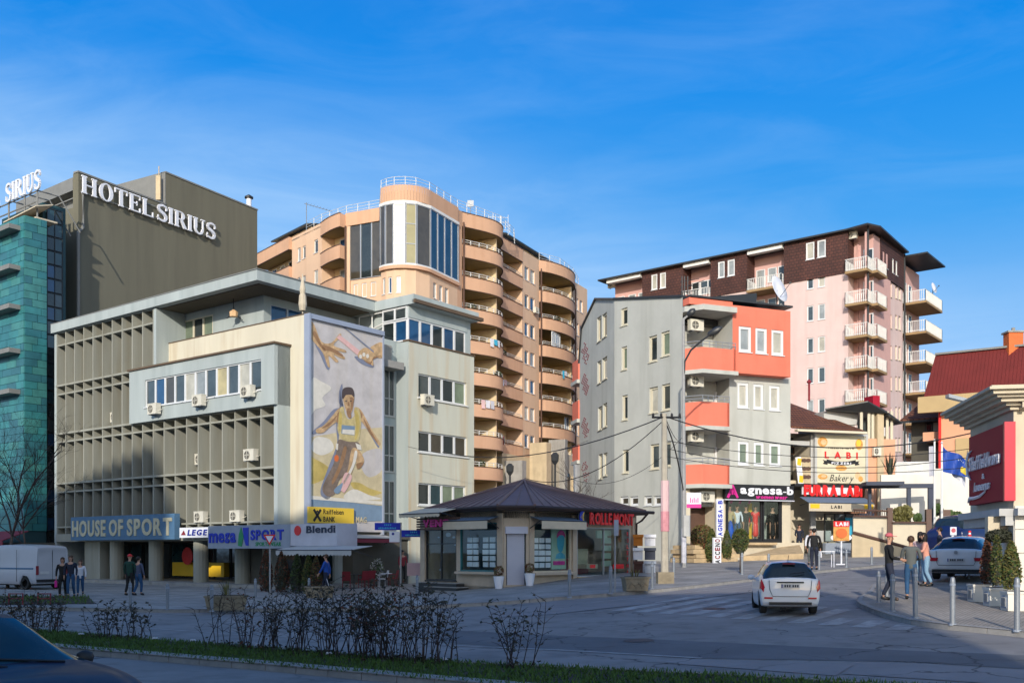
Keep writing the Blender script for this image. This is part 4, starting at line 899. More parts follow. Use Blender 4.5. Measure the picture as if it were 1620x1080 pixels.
# shop front at the foot of the tower
sf_ = thing('snack_bar', 'low dark shop front with a red canopy at the foot of the teal tower', 'shop', tuple(TL.P(-3, 0, 2)))
m = MB(); m.fb(TL, -10, 2.5, -2, 1.5, 0, 2.6); m.build('wall', 'dark_wall', sf_)
m = MB(); P = TL.P; m.ext([P(-10, 3.35, 1.2), P(2.9, 3.35, 1.2), P(2.9, 2.75, 2.8), P(-10, 2.75, 2.8)], (0, 0, -.06)); m.fb(TL, -10, 2.9, 2.8, 2.84, 2.4, 2.75); m.build('canopy', 'awning_red', sf_)
m = MB(); m.fb(TL, -4.5, 1.8, 1.5, 1.6, 1.9, 2.25); m.build('name_board', 'sign_pale', sf_)
for i in range(5): window(sf_, TL, (-7+i*1.7, -5.5+i*1.7, .3, 1.8), 1, 1, 'glass_dark', 'dark_frame', -.05, 1.5, .06, sill=False)

# ================================================================ ORANGE APARTMENT BUILDING
ob = thing('apartment_building', 'tall orange apartment building with wavy balconies and a glazed corner drum', 'building', (-10, 100, 0))
ZT = 34.3; DZ = 3.02
OR = Fac((at(723.8, 95).x, 95), (.45, .893))
sA = OR.s_(790, 1.0); sB = OR.s_(826, .3); sC = OR.s_(853, .3); sD = OR.s_(906, .3); sE = OR.s_(929, .3)
# solid cores behind the balconies
m = MB(); m.fb(OR, .01, sE, -13, -1.6, 0, ZT-.4); m.build('wall', 'orange_cream', ob)
m = MB()
wsp = []
for k in range(10):
    z1 = ZT-1.0-k*DZ-.55
    for px0, px1 in ((830, 836.5), (839, 846)): wsp.append((OR.s_(px0, .3), OR.s_(px1, .3), z1-1.45, z1))
wsp2 = []
for k in range(10):
    z1 = ZT-1.0-k*DZ-.8
    for px0, px1 in ((911, 915.5), (917.5, 922)): wsp2.append((OR.s_(px0, .3), OR.s_(px1, .3), z1-1.45, z1))
wall(m, OR, sB, sC, 4, ZT, wsp, .2, .3); wall(m, OR, sD, sE, 4, ZT, wsp2, .2, .3)
for a, b in ((sB, sC), (sD, sE)):
    for s in (a, b): m.poly([OR.P(s, 4, .3), OR.P(s, 4, -1.7), OR.P(s, ZT, -1.7), OR.P(s, ZT, .3)])
m.build('wall', 'orange_pale', ob)
GL = ['glass_dark', 'glass_mid', 'glass_blue', 'glass_pale', 'glass_curtain']
for r in wsp+wsp2: window(ob, OR, r, 1, 1, GL, 'white_frame', .16, .3, .09)
def band(f, outf, s0, s1, zt, h, n, inner, name='balcony', mats=('orange', 'orange_soffit', 'brown_wood')):
    m = MB(); pts = [(s0+(s1-s0)*i/n) for i in range(n+1)]; P = f.P
    for a, b in zip(pts, pts[1:]):
        oa, obb = outf(a), outf(b)
        m.poly([P(a, zt-h, oa), P(b, zt-h, obb), P(b, zt, obb), P(a, zt, oa)], 0)
        m.poly([P(a, zt, oa), P(b, zt, obb), P(b, zt, obb-.16), P(a, zt, oa-.16)], 0)
        m.poly([P(a, zt, oa-.16), P(b, zt, obb-.16), P(b, zt-h+.15, obb-.16), P(a, zt-h+.15, oa-.16)], 0)
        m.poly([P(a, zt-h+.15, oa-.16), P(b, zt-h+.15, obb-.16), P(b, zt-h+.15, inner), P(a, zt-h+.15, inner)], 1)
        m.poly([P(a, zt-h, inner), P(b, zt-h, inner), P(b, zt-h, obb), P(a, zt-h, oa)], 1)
        m.hexa([P(a, zt+.003, oa+.05), P(b, zt+.003, obb+.05), P(b, zt+.003, obb-.19), P(a, zt+.003, oa-.19), P(a, zt+.07, oa+.05), P(b, zt+.07, obb+.05), P(b, zt+.07, obb-.19), P(a, zt+.07, oa-.19)], 2)
        m.hexa([P(a, zt-h-.05, oa+.03), P(b, zt-h-.05, obb+.03), P(b, zt-h-.05, obb-.1), P(a, zt-h-.05, oa-.1), P(a, zt-h-.003, oa+.03), P(b, zt-h-.003, obb+.03), P(b, zt-h-.003, obb-.1), P(a, zt-h-.003, oa-.1)], 2)
    for s in (s0, s1): m.poly([P(s, zt-h, inner), P(s, zt-h, outf(s)), P(s, zt, outf(s)), P(s, zt, inner)], 0)
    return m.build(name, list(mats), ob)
def rail(f, outf, s0, s1, z, h, n, parent, nb=2):
    m = MB(); pts = [f.P(s0+(s1-s0)*i/n, z, outf(s0+(s1-s0)*i/n)-.08) for i in range(n+1)]
    for j in range(nb): m.tube([p+Vector((0, 0, h*(j+1)/nb)) for p in pts], .03, 4)
    for p in pts[::2]: m.tube([p, p+Vector((0, 0, h))], .04, 4)
    return m.build('railing', 'white_paint', parent)
def fA(s):
    t = s/sA
    return .35+2.0*math.sin(math.pi*min(1, t*1.0))**.8*(1-.15*t) if t < 1 else .35
def fA2(s):
    if s <= 0: return .4
    t = s/(sA+1.2)
    if t < 1: return .4+1.7*math.sin(math.pi*t**1.25)**.9
    return .4
L1 = sD-sC
def fD(s):
    t = max(0, min(1, (s-sC)/L1)); return .35+1.5*math.sin(math.pi*t)**.7
for k in range(11):
    zt = ZT-k*DZ
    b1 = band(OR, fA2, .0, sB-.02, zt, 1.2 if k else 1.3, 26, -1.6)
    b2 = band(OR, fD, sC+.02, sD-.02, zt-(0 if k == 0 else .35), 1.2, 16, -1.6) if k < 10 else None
    if k:
        rail(OR, fA2, .2, sA*.95, zt+.06, .42, 14, b1); rail(OR, fA2, sA+.1, sB-.3, zt+.06, .35, 4, b1)
        if b2: rail(OR, fD, sC+.3, sD-.4, zt-.28, .4, 12, b2)
    if k < 10:
        zl = zt-DZ+.0; za_ = zt-1.3
        for s, o in ((sA*.72, fA2(sA*.72)-.5), (sA*1.03, .3), (sC+L1*.72, fD(sC+L1*.72)-.4)): m = MB(); m.fb(OR, s, s+.22, -1.6, o, zl-.9 if s < sC else zl-1.1, za_+.2 if s < sC else za_-.15); m.build('partition_wall', 'orange_cream', ob)
        for (a, b) in ((.8, 2.2), (3.0, 4.2), (sA*.78, sA*.78+1.1), (sA*.88+.3, sA*.88+1.5), (sA+1.2, sA+2.2), (sA+2.8, sA+3.9), (sC+1, sC+2.4), (sC+3.2, sC+4.4), (sC+L1*.8, sC+L1*.8+1.1)):
            zf = zl-1.0
            window(ob, OR, (round(a, 2), round(a+1.2, 2), round(zf, 2), round(zf+2.3, 2)), 2, 1, GL, 'white_frame', -.06, -1.6, .08, sill=False, panes=(k < 7))
# pillar between the drum and the balconies, with drainpipe
m = MB(); m.fb(OR, -.9, -.0, -2, .5, 4, ZT+.0); m.build('pillar', 'orange', ob)
for s in (.12, sA+.2, sC-.12, sD+.1):
    m = MB(); m.tube([OR.P(s, ZT-1, .62), OR.P(s, 4, .62)], .09, 6); m.build('drainpipe', 'brown_wood', ob)
# plan of drum and left wing
pr = OR.P(-.9, 0, .5); pl = OR.P(-5.9, 0, .5)
plan = [pr, pl]; Rr = 2.55; cen = pl-OR.n*Rr; a0 = math.atan2(OR.n.y, OR.n.x)
drum = [cen+Vector((math.cos(a0-R(t)), math.sin(a0-R(t)), 0))*Rr for t in (36.3, 58, 80.5, 99.5, 116)]
plan += drum
w0 = Vector((-12.4, 93.9, 0)); w1 = Vector((-15.9, 95.6, 0)); w2 = Vector((-18.75, 98.0, 0)); w3 = Vector((at(462, 102.6).x, 102.6, 0)); w4 = Vector((at(404, 109.5).x, 109.5, 0))
F1 = Fac(w1[:2], w0-w1); F2 = Fac(w2[:2], w1-w2); F3 = Fac(w3[:2], w2-w3); F4 = Fac(w4[:2], w3-w4)
l1, l2, l3, l4 = (w0-w1).length, (w1-w2).length, (w2-w3).length, (w3-w4).length
bk_ = [Vector((w4.x+4, w4.y+10, 0)), OR.P(4, 0, -8)]
full = [(p.x, p.y) for p in (plan+[w0, w1, w2-F2.n*1.4, w2, w3, w3-F4.n*1.5, w4-F4.n*1.5]+bk_)]
def segwall(pts, z0, z1, out, holes, name, mt, depth=.16):
    m = MB()
    for i, (p, q) in enumerate(zip(pts, pts[1:])):
        f = Fac((q.x, q.y), p-q); wall(m, f, 0, (p-q).length, z0, z1, holes.get(i, []), depth, out)
        for h in holes.get(i, []): window(ob, f, h, 1, 1, GL, 'white_frame', .14, out, .09)
    return m.build(name, mt, ob)
fr_ = Fac((pl.x, pl.y), pr-pl)
zb_d = 27.3
H3 = [(fr_.s_(a), fr_.s_(b), z, z+1.45) for z in (24.9, 21.9, 18.9) for a, b in ((685.5, 691), (695, 700.5), (704, 709.5))]
hd = {0: H3}
for i, hh_ in ((3, 1), (4, 1), (5, 1)):
    hd[i] = [(.2, .58, z, z+1.45) for z in (24.9, 21.9, 18.9)]
segwall(plan, 4, zb_d, 0, hd, 'wall', 'orange_pale')
fine = [pr, pl]+[cen+Vector((math.cos(a0-R(t)), math.sin(a0-R(t)), 0))*Rr for t in range(6, 117, 6)]+[w0]
segwall(fine, 33.0, ZT+.1, .12, {}, 'parapet', 'orange')
m = MB(); m.prism([(p.x, p.y) for p in [q for q in reversed(plan)]], zb_d-.12, zb_d)
# fascia ring under the glazing and the glazing itself
def ring(pts, z0, z1, out, name, mt):
    m = MB()
    for p, q in zip(pts, pts[1:]):
        f = Fac((q.x, q.y), p-q); l = (p-q).length; m.fb(f, -.03, l+.03, -.3, out, z0, z1)
    return m.build(name, mt, ob)
ring(fine[:-1], zb_d-.3, zb_d, .25, 'ledge', 'orange'); ring(plan, zb_d+.003, zb_d+.15, .2, 'glazing_rail', 'white_paint'); ring(plan, 32.75, 33.0, .2, 'glazing_rail', 'white_paint')
gcol = ['glass_blue', 'glass_dark', 'glass_gold', 'glass_gold', 'glass_dark', 'glass_bronze', 'glass_bronze']
mat('cream_panel', (.62, .55, .4), .35, .06); mat('olive_panel', (.33, .3, .17), .3, .08)
for i, (p, q) in enumerate(zip(plan, plan[1:])):
    f = Fac((q.x, q.y), p-q); l = (p-q).length; n = 4 if i == 0 else 1
    for j in range(n):
        gg = 'glass_slate' if i == 0 else ['glass_bronze', 'olive_panel', 'cream_panel', 'glass_bronze', 'glass_bronze', 'glass_dark', 'glass_dark'][min(6, i-1)]
        window(ob, f, (l*j/n, l*(j+1)/n, zb_d+.15, 32.75), 1, 3 if gg.endswith('panel') else 1, gg, 'alu', 0, .1, .07, sill=False)
# flat glazing on the wing next to the drum
g0, g1 = .75, l1+.6
zf0, zf1 = F1.z_(580, 440), F1.z_(580, 352)
for i in range(3): window(ob, F1, (g0+(g1-g0)*i/3-.3, g0+(g1-g0)*(i+1)/3-.3, zf0, zf1), 1, 1, ['glass_bronze', 'glass_dark'][i % 2], 'alu', 0, .05, .06, sill=False)
hw = [(F1.s_(a), F1.s_(b), z, z+1.35) for z in (F1.z_(577, 470), F1.z_(577, 470)-3, F1.z_(577, 470)-6) for a, b in ((559, 566), (572, 580), (586, 595))]
m = MB(); wall(m, F1, .4, l1+.8, 4, zf0, hw, .14); wall(m, F1, .4, l1+.8, zf1, ZT, [], 0); m.fb(F1, .0, .5, -1.5, .15, 4, ZT-.2)
m.fb(F1, .4, l1+1.2, -4, -.1, 4, ZT-.3); m.build('wall', 'orange_pale', ob)
for h in hw: window(ob, F1, h, 1, 1, GL, 'white_frame', .12, 0, .09)
m = MB(); m.fb(F1, .0, l1+.6, -.2, .2, ZT-1.2, ZT+.05); m.build('parapet', 'orange', ob)
# balconies on the second facet: curved fronts, parting walls lit
zz = lambda f, px, py: f.z_(px, py)
def fo(s): return .75*math.sin(max(0, min(1, s/l2))*math.pi*.5)+.15
for k in range(9):
    zt = ZT-k*DZ-.1
    b = band(F2, fo, .0, l2+.1, zt, 1.25, 8, -1.4)
    if k < 8:
        for a in (1.2, 2.5): window(ob, F2, (a, a+.85, zt-DZ+.35 if 0 else zt-DZ-.6, zt-DZ+1.5), 1, 1, ['glass_pale', 'glass_curtain', 'glass_blue'], 'white_frame', -.06, -1.4, .08, sill=False)
m = MB(); m.fb(F2, -.5, l2+.6, -6, -1.4, 4, ZT-.3); m.build('wall', 'orange_cream', ob)
m = MB(); m.tube([F1.P(.1, ZT-1.2, .3), F1.P(.1, 5, .3)], .09); m.build('drainpipe', 'brown_wood', ob)
h3 = []
for k in range(8):
    h3 += [(F3.s_(470.5), F3.s_(475.5), F3.z_(473, 414)-k*DZ, F3.z_(473, 392)-k*DZ), (F3.s_(478.5), F3.s_(483.5), F3.z_(481, 409)-k*DZ, F3.z_(481, 389)-k*DZ), (F3.s_(496.5), F3.s_(503), F3.z_(500, 400)-k*DZ, F3.z_(500, 379)-k*DZ)]
m = MB(); wall(m, F3, 0, l3+.05, 4, ZT, h3, .16)
for s in (0, l3+.05): m.poly([F3.P(s, 4, 0), F3.P(s, 4, -2), F3.P(s, ZT, -2), F3.P(s, ZT, 0)])
m.build('wall', 'orange_pale', ob)
for h in h3: window(ob, F3, h, 1, 1, GL, 'white_frame', .14, 0, .09)
def fo4(s): return .35
for k in range(9):
    zt = ZT-k*DZ; b = band(F4, fo4, .2, l4-.02, zt, 1.25, 6, -1.5)
    for a in (1.2, 3.2, 5.2): window(ob, F4, (a, a+1.1, zt-DZ-.6, zt-DZ+1.5), 1, 1, GL, 'white_frame', -.06, -1.5, .08, sill=False, panes=False)
m = MB(); m.fb(F4, .0, l4+.2, -8, -1.5, 4, ZT-.3); m.build('wall', 'orange_cream', ob)
# roof, set-back attic and rails
m = MB(); m.prism([(p.x, p.y) for p in ([OR.P(sE, 0, -.2), OR.P(0, 0, -.2)]+[OR.P(-.9, 0, -.5)]+[cen+(d-cen)*.9 for d in [pl]+drum]+[w0, w1, w2, w3, w4, bk_[0], OR.P(sE, 0, -14)])][::-1], ZT-.4, ZT-.25); m.build('roof', 'concrete', ob)
for f, a, b, o in ((OR, 11, 20.5, -.9), (OR, 21.2, 27, -.9), (F3, -5.5, 1.6, -1.3), (F4, -1, 5.2, -2.0)):
    m = MB(); P = f.P; m.fb(f, a, b, o-5, o, ZT-.3, ZT+1.0); m.build('attic_wall', 'orange_cream', ob)
    m = MB(); m.hexa([P(a-.4, ZT+1.0, o+.7), P(b+.3, ZT+1.0, o+.7), P(b+.3, ZT+2.0, o-5), P(a-.4, ZT+2.0, o-5), P(a-.4, ZT+1.15, o+.7), P(b+.3, ZT+1.15, o+.7), P(b+.3, ZT+2.2, o-5), P(a-.4, ZT+2.2, o-5)]); m.build('attic_roof', 'dark_frame', ob)
def toprail(pts, h=.85, name='roof_railing'):
    m = MB(); pp = []
    for p, q in zip(pts, pts[1:]):
        n = max(1, round((q-p).length/1.3)); pp += [p+(q-p)*i/n for i in range(n)]
    pp.append(pts[-1])
    for p in pp: m.tube([Vector((p.x, p.y, ZT)), Vector((p.x, p.y, ZT+h))], .03, 4)
    for z in (h, h*.66, h*.33): m.tube([Vector((p.x, p.y, ZT+z)) for p in pp], .022, 4)
    return m.build(name, 'white_paint', ob)
toprail([OR.P(12, 0, .1), OR.P(9, 0, 1.5), OR.P(5, 0, 2.1), OR.P(1.5, 0, 1.2), pr, pl]+drum[:5]+[w0, w1, w2, (w2+w3)*.5])
toprail([OR.P(sD+2, 0, .2), OR.P(sD-2, 0, 1.2), OR.P(sC+3, 0, 1.5), OR.P(sC, 0, .3)])
m = MB(); p = OR.P(8.5, ZT, .2); m.tube([p, p+Vector((0, 0, 2.2))], .04)
for z in (.8, 1.2, 1.6, 2.1): m.tube([p+Vector((-1.2, 0, z)), p+Vector((.8, .3, z))], .025, 4)
for x in (-1.2, -.5, .8): m.tube([p+Vector((x, 0, .2)), p+Vector((x, 0, 2.3))], .025, 4)
onetop(m, 'antenna', 'white_paint', 'white rack antenna on the orange building roof above the top wavy balcony', 'antenna')
m = MB(); p = OR.P(2.2, ZT, .2); m.tube([p, p+Vector((0, 0, 1.9))], .04); m.box(p.x-.3, p.x+.3, p.y-.05, p.y+.05, ZT+1.2, ZT+1.8)
onetop(m, 'antenna', 'galvanised', 'small dark antenna on the roof just right of the glazed drum', 'antenna')
m = MB(); p = (w2+w3)*.5; p.z = ZT
m.tube([p, p+Vector((0, 0, 2.8))], .04); m.tube([p+Vector((-.2, 0, 2.7)), p+Vector((2.6, 0, 1.9))], .03)
for i in range(8): q = p+Vector((.1+i*.32, 0, 2.65-i*.09)); m.tube([q+Vector((0, -.4, -.25)), q+Vector((0, .4, .25))], .018, 4)
onetop(m, 'antenna', 'galvanised', 'comb shaped aerial on the left wing of the orange building', 'antenna')
# its base: pale lower storeys and yard wall behind the kiosk
m = MB(); m.fb(OR, -6, sA, -.8, 2.6, 0, 4.6); m.build('base_wall', 'beige', ob)
m = MB(); m.fb(OR, sA+.6, sC-.3, -1, 1.0, 0, 12.0); m.build('base_wall', 'beige', ob)
m = MB(); m.fb(OR, sC-.2, sD+.5, -1, 2.3, 0, 12.9); m.build('base_wall', 'cream_wall', ob)
m = MB(); m.fb(OR, sD+.6, sE+4, -1, 1.2, 0, 14.4); m.build('base_wall', 'beige', ob)
for s0_, w_, z1_ in ((sA+1.2, .9, 11.2), (sB+.4, 1.2, 13.6), (sC+1.0, .7, 14.4), (sC+4.4, 1.4, 10.5), (sD-1.5, .8, 13.4)):
    m = MB(); m.fb(OR, s0_, s0_+w_, 1.0, 3.0, 0, z1_); m.build('buttress', 'beige' if w_ > 1 else 'concrete', ob)
for s0_, z_ in ((sB-.9, 6.5), (sB+2.2, 8.5), (sC+3, 8.8), (sC+6.6, 8.2)):
    window(ob, OR, (s0_, s0_+.7, z_, z_+2.0), 1, 1, 'glass_dark', 'dark_frame', -.05, 1.0 if s0_ < sC else 2.3, .07, sill=False)
for s0_, s1_ in ((.6, 3.2), (5.5, 7.5)):
    m = MB(); m.fb(OR, s0_, s1_, 2.6, 3.4, 0, ZT-10*DZ-1.25+random.uniform(-.5, 1.2)); m.build('buttress', 'beige', ob)
for s0_ in (3.8, 8.5): window(ob, OR, (s0_, s0_+1.2, 1.5, 3.8), 1, 1, 'glass_dark', 'dark_frame', -.05, 2.6, .07, sill=False)
# ================================================================ PINK APARTMENT BUILDING
bricky('shingle_l', (.085, .03, .022), (.06, .022, .018), (.03, .012, .01), (.774, -.633), 1, .35, .28, .03, .8)
bricky('shingle_r', (.085, .03, .022), (.06, .022, .018), (.03, .012, .01), (.618, .786), 1, .35, .28, .03, .8)
pk = thing('apartment_building', 'pink apartment building with a brown shingled top floor and corner balconies', 'building', (32, 95, 0))
pc = at(1373, 89); PL = Fac((pc.x, 89), (.774, -.633)); PR = Fac((pc.x, 89), (.618, .786))
PZ = 30.9; bz = PL.z_(1300, 430-11); QZ = 27.2; D = 2.93
sl = PL.s_(1342); sr = PR.s_(1391); se = PR.s_(1428); x962 = PL.s_(961); x1016 = PL.s_(1017); x1081 = PL.s_(1082); x1125 = PL.s_(1125); x1181 = PL.s_(1183); x1240 = PL.s_(1241)
def wpair(px0, px1): return [(PL.s_(a), PL.s_(b)) for a, b in (px0, px1)]
ztop = PL.z_(1290, 377); WT = [PL.z_(1290, y) for y in (431, 482, 533, 581)]
holes = []
for z in WT+[WT[-1]-D, WT[-1]-2*D]:
    for a, b in ((1276.5, 1287), (1294, 1305.5)): holes.append((PL.s_(a), PL.s_(b), z-1.45, z))
m = MB(); wall(m, PL, x1240, sl, 0, QZ, holes, .16)
for s in (x1240, sl): m.poly([PL.P(s, 0, 0), PL.P(s, 0, -1.6), PL.P(s, QZ, -1.6), PL.P(s, QZ, 0)])
h2 = []
for k in range(7):
    for a, b in ((1128, 1133), (1136, 1141)): h2.append((PL.s_(a)+.0, PL.s_(b), WT[0]-1.3-k*D+.2, WT[0]-k*D+.1))
wall(m, PL, x1125, x1181, 0, QZ-.0, h2, .16)
m.fb(PL, x962, x1125, -1.62, -.01, 0, QZ-3.2)
m.build('wall', 'pink', pk)
for h in holes+h2: window(pk, PL, h, 1, 1, ['glass_mid', 'glass_pale', 'glass_curtain'], 'white_frame', .12, 0, .1)
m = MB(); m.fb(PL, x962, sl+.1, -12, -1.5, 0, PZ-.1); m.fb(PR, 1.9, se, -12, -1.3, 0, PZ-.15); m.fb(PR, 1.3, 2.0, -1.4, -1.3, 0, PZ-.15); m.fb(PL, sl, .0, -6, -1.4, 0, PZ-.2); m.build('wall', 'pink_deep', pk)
# brown shingled top floor between the loggias
for a, b, wp in ((x1016, x1081, ((1030.5, 1040), (1044, 1053.5))), (x1125, x1181, ((1136, 1146.5), (1151, 1162.5))), (x1240, sl, ((1275, 1288.5), (1293, 1306.5)))):
    hs = [(PL.s_(p, .1), PL.s_(q, .1), 0, 0) for p, q in wp]; zm = PL.z_((wp[0][0]+wp[1][1])/2, {1030.5: 443, 1136: 423, 1275: 393}[wp[0][0]]-0)
    hs = [(h[0], h[1], zm-.95, zm+.65) for h in hs]
    m = MB(); wall(m, PL, a, b, QZ, PZ, hs, .2, .12)
    for s in (a, b): m.poly([PL.P(s, QZ, .12), PL.P(s, QZ, -1.6), PL.P(s, PZ, -1.6), PL.P(s, PZ, .12)])
    m.poly([PL.P(a, QZ, -.2), PL.P(b, QZ, -.2), PL.P(b, QZ, .12), PL.P(a, QZ, .12)]); m.build('shingled_wall', 'shingle_l', pk)
    for h in hs: window(pk, PL, h, 1, 1, ['glass_curtain', 'glass_pale'], 'white_frame', .1, .12, .13)
def balc(f, s0, s1, o0, o1, z, side=True, parent=pk, h=1.05, mt='ochre'):
    t = .22; m = MB(); m.fb(f, s0, s1, o0, o1, z-t, z); b = m.build('balcony', mt, parent)
    m = MB(); P = f.P; path = [P(s0, z, o0+.05), P(s0, z, o1-.05), P(s1, z, o1-.05), P(s1, z, o0+.05)]
    for p, q in zip(path, path[1:]):
        n = max(1, int((q-p).length/.17))
        for i in range(n+1):
            c = p+(q-p)*i/n; m.box(c.x-.018, c.x+.018, c.y-.018, c.y+.018, z, z+h)
    for hh in (h, .12): m.tube([p+Vector((0, 0, hh)) for p in path], .03, 4)
    m.build('railing', 'white_paint', b); return b
fl = [QZ-.1-k*D for k in range(9)]
for (a, b, n) in ((x962, x1016, 8), (x1081, x1125, 8), (x1181, x1240, 8)):
    for k in range(8):
        z = fl[k]
        if b < x1100 if 0 else (a < x1125 and k > 1): continue
        balc(PL, a+.1, b-.1, -1.55, .5 if k < 2 or a > x1125 else .5, z)
        w = (b-a)
        for j, u in enumerate((.18, .5, .78)):
            window(pk, PL, (a+w*u-.45, a+w*u+.45, z+.1 if j == 0 else z+.9, z+2.3), 1, 1, ['glass_dark', 'glass_mid', 'glass_pale'], 'white_frame', -.06, -1.5, .08, sill=False, panes=k < 5)
# corner: recess with wrapping balconies and a column
m = MB(); m.fb(PL, -.28, .0, -.28, .0, 0, PZ-.3); m.build('column', 'pink_deep', pk)
for k in range(9):
    z = fl[k] if k else QZ-.1
    balc(PL, sl+.02, .25, -1.35, .9, z); balc(PR, .35, sr-.05, -1.25, .75, z-.005)
    window(pk, PL, (sl+.9, sl+1.8, z+.1, z+2.3), 1, 1, ['glass_dark', 'glass_mid'], 'white_frame', -.06, -1.4, .08, sill=False)
    window(pk, PR, (sr-1.6, sr-.7, z+.1, z+2.3), 1, 1, ['glass_dark', 'glass_pale'], 'white_frame', -.06, -1.3, .08, sill=False)
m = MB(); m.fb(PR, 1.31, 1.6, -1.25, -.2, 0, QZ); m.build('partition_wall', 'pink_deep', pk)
# right-hand facade
hr = []
for k in range(8):
    for a, b, dy in ((1401, 1404.5, 0), (1407, 1411, 1), (1416.5, 1419.5, 2), (1421.5, 1425, 3)):
        y = 446+dy*2; hr.append((PR.s_(a), PR.s_(b), PR.z_((a+b)/2, y+22)-k*D, PR.z_((a+b)/2, y)-k*D))
m = MB(); wall(m, PR, sr, se, 0, QZ+.2, hr, .2); 
for s in (sr, se): m.poly([PR.P(s, 0, 0), PR.P(s, 0, -1.6), PR.P(s, QZ, -1.6), PR.P(s, QZ, 0)])
m.build('wall', 'pink', pk)
for h in hr: window(pk, PR, h, 1, 1, ['glass_mid', 'glass_pale', 'glass_curtain'], 'cream_frame', .15, 0, .1, panes=False if h[2] < 8 else True)
ht = [(PR.s_(a, .12), PR.s_(b, .12), 28.3, 29.7) for a, b in ((1396.5, 1399.5), (1401.5, 1404.5), (1411.5, 1414.5), (1417, 1420))]
m = MB(); wall(m, PR, sr, se, QZ+.2, PZ, ht, .2, .12)
for s in (sr, se): m.poly([PR.P(s, QZ, .12), PR.P(s, QZ, -1.6), PR.P(s, PZ, -1.6), PR.P(s, PZ, .12)])
m.build('shingled_wall', 'shingle_r', pk)
for h in ht: window(pk, PR, h, 1, 1, 'glass_curtain', 'white_frame', .1, .12, .1)
m = MB(); m.tube([PR.P(se+.1, PZ, .15), PR.P(se+.1, 2, .15)], .09); m.tube([PL.P(0.05, PZ, .1), PL.P(0.05, 2, .1)], .08); m.build('drainpipe', 'dark_frame', pk)
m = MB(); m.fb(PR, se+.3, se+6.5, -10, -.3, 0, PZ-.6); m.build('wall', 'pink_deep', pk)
for k in range(8):
    z = PR.z_(1450, 472, 1.9)-k*D+.3
    balc(PR, se+.3, se+6, -.3, 2.1, z)
    for a in (.9, 2.6): window(pk, PR, (se+a, se+a+1, z+.1, z+2.3), 1, 1, ['glass_dark', 'glass_mid'], 'white_frame', -.06, -.3, .08, sill=False)
# roof plates
m = MB(); P = PL.P
m.prism([(p.x, p.y) for p in (P(x962-.8, 0, .7), P(sl, 0, .55), P(.3, 0, .95), PR.P(.6, 0, .95), PR.P(se, 0, .6), PR.P(se, 0, -12), P(x962-.8, 0, -12))], PZ, PZ+.15); m.build('roof', 'dark_frame', pk)
m = MB(); m.prism([(p.x, p.y) for p in (PR.P(se+.05, 0, 2.3), PR.P(se+6.3, 0, 2.3), PR.P(se+6.3, 0, -8), PR.P(se+.05, 0, -8))], [PZ-.3]*4, [PZ-.16]*4); m.build('roof', 'dark_frame', pk)
m = MB()
for a, b in ((x962, x1016), (x1081, x1125), (x1181, x1240)): m.fb(PL, a+.1, b-.1, -.3, .35, PZ-.35, PZ-.003)
m.build('fascia', 'white_paint', pk)
GA = 'air conditioners on the apartment buildings'
for f, px, py, o, lb in ((PL, 1350, 379, -.6, 'air conditioner high in the top corner balcony of the pink building'), (PL, 970, 456, -1.2, 'air conditioner in the leftmost top loggia of the pink building'), (OR, 845, 496, .35, 'air conditioner under a small window in the middle of the orange building')):
    ac_unit(lb, f, f.s_(px, o), f.z_(px, py, o), o, GA)

# ================================================================ GREY AND CORAL BUILDING
gb = thing('apartment_building', 'grey four storey building with coral red balconies and a clothes shop below', 'building', (9, 58, 1))
gc = at(1080, 55.5); GR = Fac((gc.x, 55.5), (.927, .375)); g1 = at(972, 61); g2 = at(917, 69)
GL1 = Fac((g1.x, g1.y), gc-g1); GL2 = Fac((g2.x, g2.y), g1-g2); e1 = (gc-g1).length; e2 = (g1-g2).length; eR = GR.s_(1250.5)
ZB = .6
def wl(f, lst, out=0): return [f.rect(*q, out) for q in lst]
hA = wl(GL2, [(944.5, 501, 951, 540), (952.8, 496, 959.8, 533), (945, 571, 951, 606), (952.8, 565, 960.5, 600), (946, 643, 952.5, 680), (954, 638, 960.5, 675), (947, 718, 953, 757), (954.3, 716, 960.8, 752)])
hB = wl(GL1, [(982.5, 487, 992.5, 515), (983, 548, 992, 585), (984, 625, 993, 664), (985, 711, 994.5, 748), (1026.5, 531, 1039.5, 572), (1046, 524, 1059.5, 563), (1027, 612, 1041, 653), (1047, 607, 1060, 649), (1029, 702, 1042.5, 742), (1048, 699, 1061, 738), (981, 785, 994, 799), (996.5, 785, 1009.5, 799), (1019, 784, 1031, 799), (1034, 784, 1046, 799)])
T = lambda f, px, py: (f.s_(px), f.z_(px, py))
m = MB()
pa_, pb_, pc_, pd_ = T(GL2, 917, 575), T(GL2, 921, 520), T(GL2, 943, 474), T(GL2, 972, 474.2)
wall(m, GL2, 0, e2, ZB, 20, hA, .2, planes=[line(pa_, pb_), line(pb_, pc_), line(pc_, pd_)])
pe_, pf_ = T(GL1, 972.2, 474.2), T(GL1, 1079.8, 470)
wall(m, GL1, 0, e1, ZB, 20, hB, .2, planes=[line(pe_, pf_)]); m.build('wall', 'grey_wall', gb)
for i, h in enumerate(hA): window(gb, GL2, h, 1, 1, ['glass_pale', 'glass_curtain', 'glass_bronze'], 'cream_frame', .14, 0, .12)
for i, h in enumerate(hB): window(gb, GL1, h, 1, 1, ['glass_dark', 'glass_green', 'glass_curtain', 'glass_mid'] if i < 10 else 'glass_bronze', 'cream_frame' if i < 10 else 'white_frame', .14, 0, .12)
